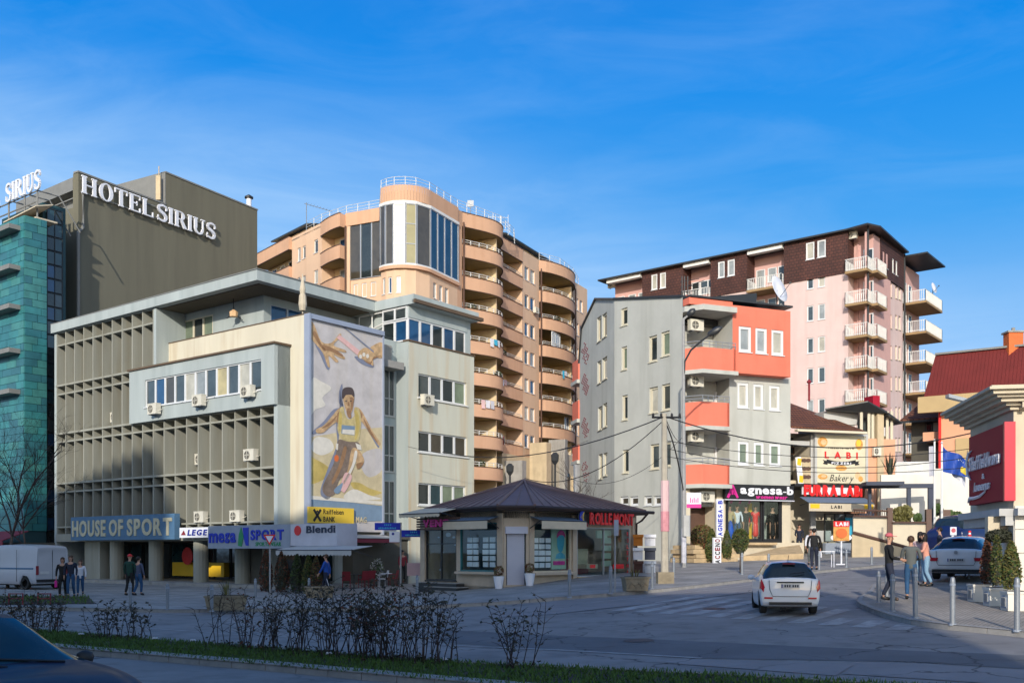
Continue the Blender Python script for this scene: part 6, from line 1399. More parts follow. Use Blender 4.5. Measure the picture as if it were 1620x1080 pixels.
m = MB(); m.fb(RF, RF.s_(1460, -.8), RF.s_(1488, -.8), -2.2, -.8, RF.z_(1474, 697, -.8), RF.z_(1474, 683, -.8)); m.build('balcony', 'peach', rh)
window(rh, RF, (RF.s_(1463, -2.1), RF.s_(1487, -2.1), RF.z_(1475, 684, -2.1), RF.z_(1475, 666, -2.1)), 2, 1, ['glass_curtain', 'glass_dark'], 'dark_frame', -.05, -2.2, .1, sill=False)
m = MB(); m.tube([Pr(RF.s_(1487), za_-1, .1), Pr(RF.s_(1487), 3, .1)], .1); m.build('drainpipe', 'red', rh)
m = MB(); c = Pr(RF.s_(1603, -1.6), 0, -1.6); m.box(c.x-.5, c.x+.5, c.y-.4, c.y+.4, zr-.6, zr+1.0); m.build('chimney', 'terracotta', rh)
m = MB(); m.box(c.x-.6, c.x+.6, c.y-.5, c.y+.5, zr+1.003, zr+1.12); m.tube([c+Vector((0, 0, zr+1.1)), c+Vector((0, 0, zr+1.4))], .12); m.build('chimney_cap', 'concrete', rh)
# white terrace wall with railing, plants
wt = thing('terrace_wall', 'high white terrace wall with a white railing behind the pergola', 'wall', (27, 62, 2))
w0_ = at(1400, 58); WF = Fac((w0_.x, 58), (.97, -.24)); Pw = WF.P; zw = WF.z_(1470, 748)
m = MB(); m.fb(WF, WF.s_(1394), WF.s_(1475), -.5, 0, 1, zw-.05); m.fb(WF, WF.s_(1475)+.002, WF.s_(1600), -.5, 0, 1, zw+.25); m.build('wall', 'white_wall', wt)
m = MB(); za_, zb2 = zw+.05, WF.z_(1440, 731)
for i in range(31):
    s = WF.s_(1419)+(WF.s_(1478)-WF.s_(1419))*i/30; r_ = .035 if i % 10 else .07; m.tube([Pw(s, zw-.05, -.2), Pw(s, zb2, -.2)], r_, 4)
for z in (zb2, zw+.1): m.tube([Pw(WF.s_(1419), z, -.2), Pw(WF.s_(1478), z, -.2)], .05, 4)
m.build('railing', 'white_paint', wt)
m = MB(); m.fb(WF, WF.s_(1480), WF.s_(1487), .003, .1, WF.z_(1484, 800), WF.z_(1484, 789)); m.build('meter_box', 'dark_frame', wt)
def blades(name, label, cat, p, n, h, w, mt='leaf_dark', spread=.4, group=None):
    m = MB(); r = random.Random(int(p[0]*97+p[1]*13))
    for i in range(n):
        a = r.uniform(0, 6.28); t = r.uniform(.1, 1)*spread; hh = h*r.uniform(.6, 1); b = Vector(p)+Vector((math.cos(a)*.1, math.sin(a)*.1, 0)); e = Vector(p)+Vector((math.cos(a)*t, math.sin(a)*t, hh)); k = Vector((-math.sin(a), math.cos(a), 0))*w
        mid = (b+e)/2+Vector((0, 0, .05)); m.poly([b-k, b+k, mid+k, mid-k]); m.poly([mid-k, mid+k, e])
    return onetop(m, name, mt, label, cat, group, base=tuple(p))
blades('yucca', 'spiky green yucca on the white terrace wall beside the peach house', 'plant', tuple(Pw(WF.s_(1409), zw-.05, -.2)), 26, 1.4, .05, 'leaf_dark', .7)
# pergola
pgo = thing('pergola', 'dark steel pergola frame standing before the white terrace wall', 'pergola', tuple(Pw(WF.s_(1420, 2), 2, 2)))
po = at(1376, 56); PGf = Fac((po.x, 56), (.99, -.1)); pz = PGf.z_(1420, 769)
m = MB(); m.fb(PGf, PGf.s_(1362), PGf.s_(1476), -.2, .1, pz-.1, pz+.14); m.fb(PGf, PGf.s_(1362), PGf.s_(1421), .1, 1.2, pz+.0, pz+.2); m.build('beam', 'navy_slat', pgo)
for px, w in ((1376, .08), (1438, .1), (1473, .15)):
    m = MB(); s = PGf.s_(px); m.fb(PGf, s-w, s+w, -.15, .05, 1, pz-.103); m.build('post', 'navy_slat', pgo)
# retaining walls with brown posts, stair rail
rw_ = thing('garden_wall', 'cream rendered garden wall panels between brown posts with a brown rail', 'wall', (20, 54, 2))
ro = at(1352, 55); RWf = Fac((ro.x, 55), (.98, -.2)); Pq = RWf.P; ZW = RWf.z_
for a, b, y0, y1 in ((1350, 1405, 817, 872), (1411, 1467, 827, 882)):
    m = MB(); m.fb(RWf, RWf.s_(a), RWf.s_(b), -.25, 0, 1, ZW((a+b)/2, y0)); m.build('panel', 'cream_wall', rw_)
for px, y0 in ((1408, 803), (1469.5, 805), (1496, 806)):
    m = MB(); s = RWf.s_(px, .1); w = .14 if px < 1480 else .24; m.fb(RWf, s-w, s+w, -.3, .15, 1, ZW(px, y0)); m.build('post', 'brown_wood', rw_)
m = MB()
for (a, ya, b, yb, w) in ((1350, 842, 1466, 874, .09), (1350, 806, 1405, 808, .05), (1350, 816, 1405, 817, .05), (1411, 826, 1466, 826, .05)):
    p, q = Pq(RWf.s_(a, .2), ZW(a, ya, .2), .2), Pq(RWf.s_(b, .2), ZW(b, yb, .2), .2); m.tube([p, q], w, 5)
for i in range(14):
    px = 1352+i*4; m.tube([Pq(RWf.s_(px), ZW(px, 817), -.1), Pq(RWf.s_(px), ZW(px, 806), -.1)], .02, 4)
m.build('rail', 'brown_wood', rw_)
m = MB(); p = lambda a, y, o: Pq(RWf.s_(a, o), ZW(a, y, o), o)
m.ext([p(1348, 845, .5), p(1470, 877, .5), p(1470, 905, .5), p(1348, 895, .5)], RWf.n*-.4); m.build('low_wall', 'beige', rw_)
for i, (px, py, h) in enumerate(((1421, 825, .75), (1432, 826, .95), (1427, 826, .7), (1452, 827, .5), (1484, 815, .6), (1503, 822, .5), (1512, 823, .45), (1517, 822, .4))):
    q = Pq(RWf.s_(px, -.8), 0, -.8); z = ZW(px, py, -.8)
    HEDGE = (q.x, q.y, z, h) if i == 0 else None
    m = MB(); r = random.Random(i)
    for k in range(240):
        v = Vector((r.gauss(0, 1), r.gauss(0, 1), r.gauss(0, 1))).normalized()*r.uniform(.5, 1)*h*.55; c = Vector((q.x+v.x*.8, q.y+v.y*.6, z+h*.5+v.z)); a = r.uniform(0, 6.28); u = Vector((math.cos(a), math.sin(a), r.uniform(-.5, .5)))*.07; w_ = Vector((0, .02, .07)); m.poly([c-u-w_, c+u-w_, c+u+w_, c-u+w_])
    onetop(m, 'shrub', 'leaf_olive' if i < 3 else 'leaf_green', ['olive bush behind the garden wall, leftmost one', 'tallest olive bush behind the middle of the right cream wall panel', 'olive bush squeezed between the two taller ones behind the cream panel', 'small round green bush at the right end of the cream panel', 'green bush beside the wide brown gate post', 'clipped round bush right of the brown gate post', 'clipped bush above the parked blue car', 'rightmost small clipped bush above the blue car'][i], 'bush', 'bushes behind the garden wall', base=(q.x, q.y, z))

# ================================================================ RIGHT CORNER BUILDING WITH THE RED SIGN
rb_ = thing('corner_building', 'cream corner building with a heavy moulded cornice at the right edge', 'building', (15, 28, 0))
CR = Vector((13.1, 26, 0)); RL = Fac((13.1, 26), (-.178, -.984)); RFt = Fac((13.1, 26), (.984, -.178))
def corn(o, z0, z1, mt, name, l=5.2, extra=0):
    # an L of stone running round the corner: along the left face and along the front
    m = MB(); a = RL.P(-l, 0, -.1), RL.P(-l, 0, o), None
    p1 = RL.P(-l, 0, o); c = CR+RL.n*o+RFt.n*o; p2 = RFt.P(8, 0, o)
    m.prism([(q.x, q.y) for q in (p1, c, p2, RFt.P(8, 0, -3), RL.P(-l, 0, -4))], z0, z1); return m.build(name, mt, rb_)
corn(0, 3.2, 5.75, 'cream_wall', 'wall', 4.1)
for o, z0, z1 in ((.12, 5.753, 5.85), (.25, 5.853, 5.93), (.42, 5.933, 6.03), (.55, 6.033, 6.1), (.68, 6.103, 6.2), (.8, 6.203, 6.27), (.74, 6.273, 6.31)): corn(o, z0, z1, 'cream_wall', 'cornice', 4.35)
m = MB()
for i in range(34): s = .1+i*.22; m.fb(RFt, s, s+.12, .12, .38, 5.78, 5.92)
m.build('dentils', 'cream_wall', rb_)
m = MB(); m.fb(RL, -4.1, -.0, -3, .35, 3.0, 3.19); m.fb(RFt, .0, 8, -3, .35, 3.0, 3.19); m.fb(RL, -4.1, .0, -3, .2, 2.75, 2.997); m.build('soffit_slab', 'awning_white', rb_)
zc_ = G(13, 28)
m = MB(); m.fb(RL, RL.s_(1560, -.1), RL.s_(1577, -.1), -1.2, -.1, zc_, 2.74); m.fb(RL, -1.0, -.05, -1, -.1, zc_, 2.74); m.build('column', 'concrete', rb_)
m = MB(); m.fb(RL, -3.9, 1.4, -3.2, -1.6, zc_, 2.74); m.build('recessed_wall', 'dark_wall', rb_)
for i in range(3): window(rb_, RL, (-3.8+i*1.3, -2.6+i*1.3, zc_+.3, 2.6), 1, 1, 'glass_dark', 'dark_frame', -.05, -1.6, .08, sill=False)
m = MB()
for i in range(5):
    for j in range(4): m.fb(RFt, .02+i*.9, .9+i*.9, .01, .05, zc_+.1+j*.62, zc_+.7+j*.62)
m.fb(RFt, 0, 5, -1.5, .0, zc_-.3, 2.997); m.build('cladding', 'white_wall', rb_)
m = MB(); m.fb(RL, -.75, -.45, .0, .5, 2.35, 3.0); m.build('bracket', 'cream_wall', rb_)
t = thing('shop_sign', 'large crimson sign with white script lettering under the moulded cornice', 'sign', tuple(RL.P(-2.2, 3.4, .2)))
rs_ = (RL.s_(1533, .22), -.02, 3.42, 5.42)
m = MB(); m.fb(RL, rs_[0], rs_[1], .003, .22, rs_[2], rs_[3]); m.build('board', 'sign_red', t)
m = MB(); m.fb(RL, rs_[1]+.002, rs_[1]+.12, -.02, .25, rs_[2]-.03, rs_[3]+.03); m.build('edge', 'sign_red_edge', t)
letters(t, RL, 'Sheffieldwave', (rs_[0]+.2, -.3, 4.4, 4.8), 'letter_white', .23, .06, .02, .02, False, 'lettering', shear=.25, low=.66)
letters(t, RL, '&', (-2.0, -1.75, 4.1, 4.25), 'letter_white', .23, .02, .02, .1, False, 'lettering')
letters(t, RL, 'Queens', (-2.8, -1.2, 3.78, 4.05), 'letter_white', .23, .04, .02, .02, False, 'lettering', shear=.25, low=.66)
m = MB()
pts = [(-3.4, 3.5), (-3.2, 3.62), (-2.8, 3.6), (-2.2, 3.62), (-1.7, 3.72), (-1.35, 3.95)]
m.tube([RL.P(a, z, .25) for a, z in pts], [.02, .05, .05, .045, .03, .01], 5)
m.tube([RL.P(a, z, .25) for a, z in ((-3.45, 5.05), (-3.5, 4.7), (-3.4, 4.3), (-3.1, 4.15))], [.01, .05, .05, .01], 5)
m.tube([RL.P(a, z, .25) for a, z in ((-3.6, 4.55), (-3.3, 4.95), (-3.0, 5.0))], [.01, .04, .01], 5)
m.build('flourish', 'letter_white', t)
m = MB(); p = RL.P(-3.4, 6.3, .3); m.tube([p, p+Vector((-.1, 0, .25))], .03); q = p+Vector((-.55, -.1, .3)); m.hexa([q+Vector(v) for v in ((0, 0, 0), (.6, .1, -.12), (.6, .35, -.12), (0, .25, 0), (0, 0, .1), (.6, .1, -.02), (.6, .35, -.02), (0, .25, .1))])
onetop(m, 'floodlight', 'alu', 'small floodlight on a stub above the cornice of the corner building', 'light')

# ================================================================ FLAGS
def flagpole(px, Y, top, name, label):
    t = thing('flagpole', label, 'flagpole', (at(px, Y).x, Y, G(at(px, Y).x, Y)+.1)); p = at(px, Y); z = CZ+(HY-top)/F*Y
    m = MB(); m.tube([Vector((p.x, Y, G(p.x, Y))), Vector((p.x, Y, z))], [.06, .04], 8); m.lathe([(.0, 0), (.07, .05), (.0, .12)], (p.x, Y, z), 8); m.build('pole', 'white_paint', t); return p
FY = 44
p = flagpole(1490, FY, 702, 'flagpole', 'slim white flagpole carrying the blue flag'); flagpole(1478.5, FY+.6, 698, 'flagpole', 'thicker white flagpole left of the blue flag')
fl_ = thing('flag', 'blue flag with a golden map and white stars flying from the white pole', 'flag', (p.x, FY, 6)); k = FY/F
def fp(u, v, off=0):     # u along the flag 0..1, v 0 top .. 1 bottom
    px = 1491.5+u*43; dy = 706+u*26+(v)*(39+u*-13)+math.sin(u*7)*1.2+u*u*-2; return Vector(((px-CX)*k, FY-.05+.14*math.sin(u*9+v*2)-off, CZ+(HY-dy)*k))
m = MB(); n = 16
for i in range(n):
    for j in range(8):
        q = [fp(i/n, j/8), fp((i+1)/n, j/8), fp((i+1)/n, (j+1)/8), fp(i/n, (j+1)/8)]; m.poly(q)
mat('flag_blue', (.01, .055, .32), .6, .1, 4); mat('flag_gold', (.55, .42, .03), .6)
m.build('cloth', 'flag_blue', fl_, smooth=True)
m = MB(); m.poly([fp(u, v, .02) for u, v in ((.66, .62), (.72, .5), (.82, .5), (.88, .42), (.95, .6), (.95, .8), (.85, .95), (.76, .85), (.68, .8))]); m.build('map_shape', 'flag_gold', fl_)
m = MB()
for u in (.5, .59, .68, .77, .86): m.poly([fp(u+.02*math.cos(a*.63)*(1 if a % 2 else .45), .3-.05*(u > .55)+.05*math.sin(a*.63)*(1 if a % 2 else .45), .02) for a in range(10)])
m.build('stars', 'letter_white', fl_)
m = MB(); n = 6
q0 = lambda u, v: Vector(((1510+u*24-CX)*k, FY+.3+.1*math.sin(u*8), CZ+(HY-(742+u*4+v*(6+u*20)))*k))
for i in range(n): m.poly([q0(i/n, 0), q0((i+1)/n, 0), q0((i+1)/n, 1), q0(i/n, 1)])
t = onetop(m, 'flag', 'white_cloth', 'pale grey flag hanging half hidden behind the blue flag', 'flag')
q0 = lambda u, v: Vector(((1480+u*9-CX)*k, FY+.7+.1*math.sin(u*8), CZ+(HY-(703+v*48))*k))
m = MB()
for i in range(5): m.poly([q0(i/5, 0), q0((i+1)/5, 0), q0((i+1)/5, 1), q0(i/5, 1)])
onetop(m, 'flag', 'white_cloth', 'furled pale flag hanging down between the two white flagpoles', 'flag')

# ================================================================ KIOSK
kz = .58; ks = thing('kiosk_building', 'low corner pavilion with a dark purple hipped metal roof and shop windows', 'building', (.5, 45, kz))
kA, kB, kC, kD = Vector((-3.95, 44.3, 0)), at(797, 40.7), at(836, 40.9), Vector((5.7, 46.1, 0)); kE = kD+Vector((-4.9, 4.9, 0)); kF = kA+Vector((4, 4.3, 0))
KL = Fac(kA[:2], kB-kA); KC = Fac(kB[:2], kC-kB); KR = Fac(kC[:2], kD-kC); ll, lc, lr = (kB-kA).length, (kC-kB).length, (kD-kC).length
ZK = 3.72
wL = (KL.s_(728), KL.s_(788), KL.z_(760, 903), 3.25); eL = (KL.s_(674), KL.s_(722), KL.z_(700, 917), 3.0)
wR = (KR.s_(842), KR.s_(903), KR.z_(872, 904), 3.25); eR_ = (KR.s_(913), KR.s_(996), KR.z_(955, 910), 3.1)
dC = (.1, lc-.1, kz+.1, 3.05)
m = MB(); wall(m, KL, 0, ll, .2, ZK, [wL, eL], .12); wall(m, KC, 0, lc, .2, ZK, [dC], .12); wall(m, KR, 0, lr, .2, ZK, [wR, eR_], .12); m.build('wall', 'kiosk_wall', ks)
m = MB(); m.prism([(q.x, q.y) for q in (kD, kE, kF, kA)][:4], .2, .25)
f = Fac(kE[:2], kF-kE)
m = MB()
for a, b in ((kD, kE), (kE, kF), (kF, kA)):
    f = Fac(a[:2], b-a); m.fb(f, 0, (b-a).length, .0, .1, .2, ZK)
m.build('wall', 'kiosk_wall', ks)
m = MB(); m.prism([(q.x, q.y) for q in (kA, kB, kC, kD, kE, kF)], kz-.4, kz+.02); m.build('floor', 'concrete', ks)
m = MB(); m.prism([(q.x, q.y) for q in (kA, kB, kC, kD, kE, kF)], ZK-.3, ZK-.02); m.build('ceiling', 'dark_wall', ks)
window(ks, KL, wL, 1, 1, 'shop_glass', 'teal0', .05, 0, .05, name='shop_window'); window(ks, KR, wR, 1, 1, 'shop_glass', 'awning_cream', .05, 0, .05, name='shop_window')
window(ks, KL, eL, 2, 1, 'shop_glass', 'dark_frame', .05, 0, .04, name='shop_window', split=.72); window(ks, KR, eR_, 2, 1, 'shop_glass', 'alu', .05, 0, .03, name='shop_window')
sh = MB(); n = 22
for i in range(n): z0 = dC[2]+(dC[3]-.28-dC[2])*i/n; sh.fb(KC, dC[0]+.05, dC[1]-.05, -.14, -.09-(0 if i % 1 else .0), z0+.004, z0+(dC[3]-.28-dC[2])/n-.012)
sh.fb(KC, dC[0]+.05, dC[1]-.05, -.16, -.13, dC[2], dC[3]); sh.fb(KC, dC[0]-.05, dC[1]+.05, -.1, .12, dC[3]-.27, dC[3]+.02); sh.build('roller_shutter', 'shutter', ks)
# piers, sills, plinth
m = MB()
for s in (-.12, ll-.32): m.fb(KL, s, s+.3, .002, .08, .2, ZK-.1)
for s in (.02, KR.s_(904)+.02, lr-.28): m.fb(KR, s, s+.26, .002, .08, .2, ZK-.1)
m.fb(KL, wL[0]-.1, wL[1]+.1, .003, .25, wL[2]-.12, wL[2]-.02); m.fb(KR, wR[0]-.1, wR[1]+.1, .003, .3, wR[2]-.12, wR[2]-.02); m.build('trim', 'kiosk_wall', ks)
m = MB(); m.fb(KR, eR_[0]-.1, lr, .003, .18, .3, eR_[2]-.02); m.build('step', 'stone_rough', ks)
# display inside the windows
m = MB()
for f, r, cols in ((KL, wL, (.18, .33, .62, .8)), (KR, wR, (.12, .27, .42))):
    m.fb(f, r[0]-.1, r[1]+.1, -.7, -.65, kz, ZK-.3)
for a, b in ((kA+Vector((.6, .6, 0)), kC+Vector((0, 2.5, 0))),): pass
m.build('interior_wall', 'teal_back', ks)
cc = MB(); cc.box(-.16, .16, -.02, .02, -.1, .1); cme = cc.mesh('price_card', ['letter_white'])
for f, r, us in ((KL, wL, (.2, .36, .62, .8)), (KR, wR, (.14, .3, .46))):
    for u in us:
        for j in range(5):
            o = bpy.data.objects.new('price_card', cme); COL.objects.link(o); o.parent = ks; o.location = f.P(r[0]+(r[1]-r[0])*u, r[2]+.28+j*.26, -.14)-Vector(ks['_w']); o.rotation_euler = (0, 0, f.a+random.uniform(-.15, .15))
m = MB(); s0_, s1_ = wR[0]+(wR[1]-wR[0])*.58, wR[1]-.08; m.fb(KR, s0_, s1_, -.3, -.25, wR[2]+.1, wR[3]-.08); m.build('poster', 'mint' if 'mint' in M else 'glass_green', ks)
mat('mint', (.35, .5, .38), .6); mat('cyan_print', (.05, .35, .5), .6)
po_ = thing('poster', 'pale green poster with a blue printed head inside the right shop window of the pavilion', 'poster', tuple(KR.P((s0_+s1_)/2, wR[2]+.1, -.2)))
m = MB(); m.fb(KR, s0_, s1_, -.24, -.2, wR[2]+.1, wR[3]-.08); m.build('sheet', 'mint', po_)
cx_, cz_ = (s0_+s1_)/2+.1, wR[2]+1.15
m = MB(); m.poly([KR.P(cx_+u*.01, cz_+v*.01, -.19) for u, v in sm([(-22, 30), (-10, 48), (12, 50), (24, 32), (22, 0), (14, -24), (0, -34), (-14, -24), (-22, 0)])]); m.poly([KR.P(cx_+u*.01, cz_+v*.01, -.192) for u, v in ((-34, -60), (-26, -42), (-8, -34), (8, -34), (26, -42), (34, -60))]); m.build('printed_shape', 'cyan_print', po_)
m = MB(); m.poly([KR.P(cx_+u*.01, cz_+v*.01, -.185) for u, v in sm([(-24, 28), (-20, 50), (0, 62), (24, 54), (30, 30), (16, 40), (-6, 40)])]); m.build('printed_shape', 'magenta', po_)
m = MB(); m.fb(KR, s0_+.1, s1_-.1, -.2, -.18, wR[2]+.28, wR[2]+.45); m.build('printed_band', 'magenta', po_)
# inside right showroom
m = MB(); m.fb(KR, eR_[0]+.1, eR_[1]-.8, -2.4, -1.8, eR_[2], eR_[2]+.75); m.build('counter', 'deep_red', ks)
m = MB(); m.fb(KR, eR_[1]-2.0, eR_[1]-1.2, -1.5, -.9, eR_[2]+.3, eR_[2]+.5); m.fb(KR, eR_[1]-2.0, eR_[1]-1.2, -1.6, -1.5, eR_[2]+.5, eR_[2]+1.2); m.build('armchair', 'letter_cream', ks)
m = MB()
for j in range(6): m.fb(KR, eR_[1]-.95, eR_[1]-.35, -.9, -.8, eR_[2]+.4+j*.35, eR_[2]+.65+j*.35)
m.build('sample_rack', 'mint', ks)
m = MB(); m.fb(KR, eR_[0]+2.0, eR_[1]-1, -.6, -.5, eR_[3]-.45, eR_[3]-.1); m.build('blind', 'mint', ks)
for i, ch in enumerate('ROLETNA'):
    q = text_mesh(ch, .14, .19, .01, .03)
    if q: o = q.build('letter', 'red', ks, loc=tuple(KR.P(eR_[1]-.22, eR_[3]-.35-i*.29, .0)-Vector(ks['_w']))); o.rotation_euler = (0, 0, KR.a)
m = MB(); m.fb(KR, eR_[0]+.9, eR_[0]+1.25, -.02, -.005, eR_[2]+.35, eR_[2]+.5); m.fb(KR, eR_[0]+2.5, eR_[0]+3.3, -.02, -.005, eR_[2]+.3, eR_[2]+.5); m.build('sticker', 'red', ks)
# left shop interior
m = MB()
for u, v, r_ in ((.3, .85, .05), (.62, .9, .16), (.8, .85, .07), (.85, .7, .06), (.45, .55, .05), (.35, .2, .05)):
    c = KL.P(eL[0]+(eL[1]-eL[0])*u, eL[2]+(eL[3]-eL[2])*v, -.2); m.ext([c+KL.d*r_*math.cos(a*.628)+Vector((0, 0, r_*.6*math.sin(a*.628))) for a in range(10)], KL.n*-.03)
o = m.build('ornaments', 'letter_white', ks); o['kind'] = 'stuff'
# roof
cen_ = Vector((.55, 45.4, 0)); ev = []
for q, k_ in ((kA, .99), (kB+Vector((-.25, -.75, 0)), 1.0), (kC+Vector((.25, -.75, 0)), 1.0), (kD, 1.1), (kE, 1.15), (kF, 1.15)):
    r_ = cen_+(q-cen_)*k_; ev.append(Vector((r_.x, r_.y, ZK)))
ap = Vector((cen_.x, cen_.y, 5.25)); hips = []
for i in range(6):
    a, b = ev[i], ev[(i+1) % 6]; m = MB(); m.ext([a+Vector((0, 0, .18)), b+Vector((0, 0, .18)), ap+Vector((0, 0, .02))], (0, 0, -.06)); m.build('roof_panel', 'kiosk_roof', ks)
    m = MB(); m.tube([a+Vector((0, 0, .2)), ap+Vector((0, 0, .05))], .06, 5); m.build('hip_cap', 'kiosk_roof', ks)
    if i < 3:
        m = MB(); nn_ = int((b-a).length/.55)
        for j in range(1, nn_):
            q = a+(b-a)*j/nn_; m.tube([q+Vector((0, 0, .2)), q+(ap-q)*.97+Vector((0, 0, .03))], .018, 4)
        m.build('seams', 'kiosk_roof', ks)['kind'] = 'stuff'
m = MB(); m.prism([(q.x, q.y) for q in ev], ZK, ZK+.16); m.build('eaves', 'kiosk_trim', ks)
m = MB(); m.tube([ev[0]+Vector((0, 0, .12)), ev[1]+Vector((0, -.05, .12)), ev[2]+Vector((0, -.05, .12)), ev[3]+Vector((.35, 0, .12))], .08, 6); q = ev[3]; m.tube([q+Vector((.1, 0, .1)), q+Vector((-.2, .0, -.25)), kD+Vector((.05, -.15, ZK-.4)), kD+Vector((.05, -.15, .8))], .05, 6); m.build('gutter', 'kiosk_trim', ks)
# awnings, signs, steps of the kiosk
awning('awning', 'folded cream awning with a blue stripe over the left window of the pavilion', KL, wL[0]-.25, wL[1]+.15, .1, .75, 3.5, 3.34, 'awning_blue', .46, 'awning_cream', False)
awning('awning', 'folded cream awning with a blue stripe over the right window of the pavilion', KR, wR[0]-.25, wR[1]+.15, .1, .75, 3.5, 3.34, 'awning_blue', .46, 'awning_cream', False)
r = (KR.s_(921, .6), KR.s_(1003, .6), KR.z_(960, 830, .6), KR.z_(960, 811, .6))
t = thing('shop_sign', 'red ROLLE MONT letters with a blue and yellow crescent emblem under the pavilion eaves', 'sign', tuple(KR.P(3, r[2], .5)))
letters(t, KR, 'ROLLE', (r[0]+.55, r[0]+(r[1]-r[0])*.56, r[2], r[3]), 'red', .55, .06, .03, .13); letters(t, KR, 'MONT', (r[0]+(r[1]-r[0])*.6, r[1], r[2], r[3]), 'red', .55, .06, .03, .13)
m = MB(); m.fb(KR, r[0]-.1, r[1], .4, .45, r[2]+.05, r[3]-.05); m.build('board', 'dark_frame', t)
def cres(cx, cz, R_, a0, a1, th, n=12):
    o = [(cx+R_*math.cos(R(a0+(a1-a0)*i/n)), cz+R_*math.sin(R(a0+(a1-a0)*i/n))) for i in range(n+1)]; i_ = [(cx+th+(R_*.8)*math.cos(R(a1-(a1-a0)*i/n)), cz+(R_*.8)*math.sin(R(a1-(a1-a0)*i/n))) for i in range(n+1)]; return o+i_
cxx, czz = r[0]+.15, (r[2]+r[3])/2+.05
for pts, mt in ((cres(cxx, czz, .34, 80, 250, .12), 'royal'), ([(cxx-.3, czz), (cxx-.02, czz+.25), (cxx-.1, czz), (cxx-.02, czz-.28)], 'bank_yellow')):
    m = MB(); m.ext([KR.P(a, z, .6) for a, z in pts], KR.n*.03); m.build('emblem', mt, t)
m = MB(); m.fb(KR, cxx-.15, cxx+.3, .5, .55, r[2]-.08, r[2]+.06); m.build('emblem', 'deep_red', t)
r = (KL.s_(656, .7), KL.s_(718, .7), 2.98, 3.5)
t = thing('shop_sign', 'dark slatted board with dim magenta letters under the cream awning of the pavilion', 'sign', tuple(KL.P(.6, 3, .6)))
m = MB()
for j in range(5): m.fb(KL, r[0], r[1]+.1, .45, .6, r[2]+j*.11, r[2]+.08+j*.11)
m.build('slats', 'brown_wood', t)
letters(t, KL, 'VENO', (r[0]+.5, r[1]-.35, r[2]+.12, r[3]-.08), 'magenta', .62, .04, .05, .1)
awning('awning', 'cream scalloped awning at the left end of the pavilion above the magenta letters', KL, KL.s_(640, 1), KL.s_(704, 1), .0, 1.3, 3.95, 3.68, 'awning_cream', .18)
sp_ = thing('steps', 'dark tiled steps and platform before the left entrance of the pavilion', 'steps', tuple(KL.P(.9, kz-.4, 1)))
for j, (o1, h) in enumerate(((.55, 0), (.8, -.16), (1.05, -.32))):
    m = MB(); u0 = KL.s_(662+j*10, o1); u1 = KL.s_(722, o1)-.0; m.fb(KL, u0, u1, .1, o1, -.1, kz+.1+h); m.build('step', 'dark_frame', sp_); m = MB(); m.fb(KL, u0-.02, u1+.02, .1, o1+.04, kz+.103+h, kz+.135+h); m.build('tread', 'concrete', sp_)
# roller shutter sample stand
for i, (c, y0, y1, px0, px1, mt, lb) in enumerate(((0, 845, 863, 1001, 1018, 'orange_slat', 'orange brown shutter sample, top left of the stack of six'), (1, 845, 863, 1019, 1038, 'letter_white', 'white shutter sample, top right of the stack of six'), (0, 866, 885, 1001, 1018, 'letter_white', 'white shutter sample, middle left of the stack of six'), (1, 866, 885, 1019, 1038, 'navy_slat', 'dark navy shutter sample, middle right of the stack of six'), (0, 887, 908, 1002, 1018, 'brown_slat', 'dark brown shutter sample, bottom left of the stack of six'), (1, 887, 908, 1019, 1038, 'sign_grey', 'grey shutter sample, bottom right of the stack of six'))):
    f = Fac(at(1000, 45.2)[:2], (.97, -.1)); t = thing('shutter_sample', lb, 'shutter', tuple(f.P((f.s_(px0)+f.s_(px1))/2, f.z_(px0, y1), -.15)), 0, 'shutter samples beside the pavilion'); a, b, z0, z1 = f.s_(px0), f.s_(px1), f.z_(1019, y1), f.z_(1019, y0)
    m = MB(); m.fb(f, a, b, -.25, .02, z1-.13, z1); m.build('shutter_box', mt, t); m = MB()
    for j in range(8): h = (z1-.13-z0)/8; m.fb(f, a+.03, b-.03, -.14, -.08, z0+j*h+.004, z0+(j+1)*h-.004)
    m.fb(f, a+.03, b-.03, -.16, -.142, z0, z1-.13); m.build('slats', mt, t)
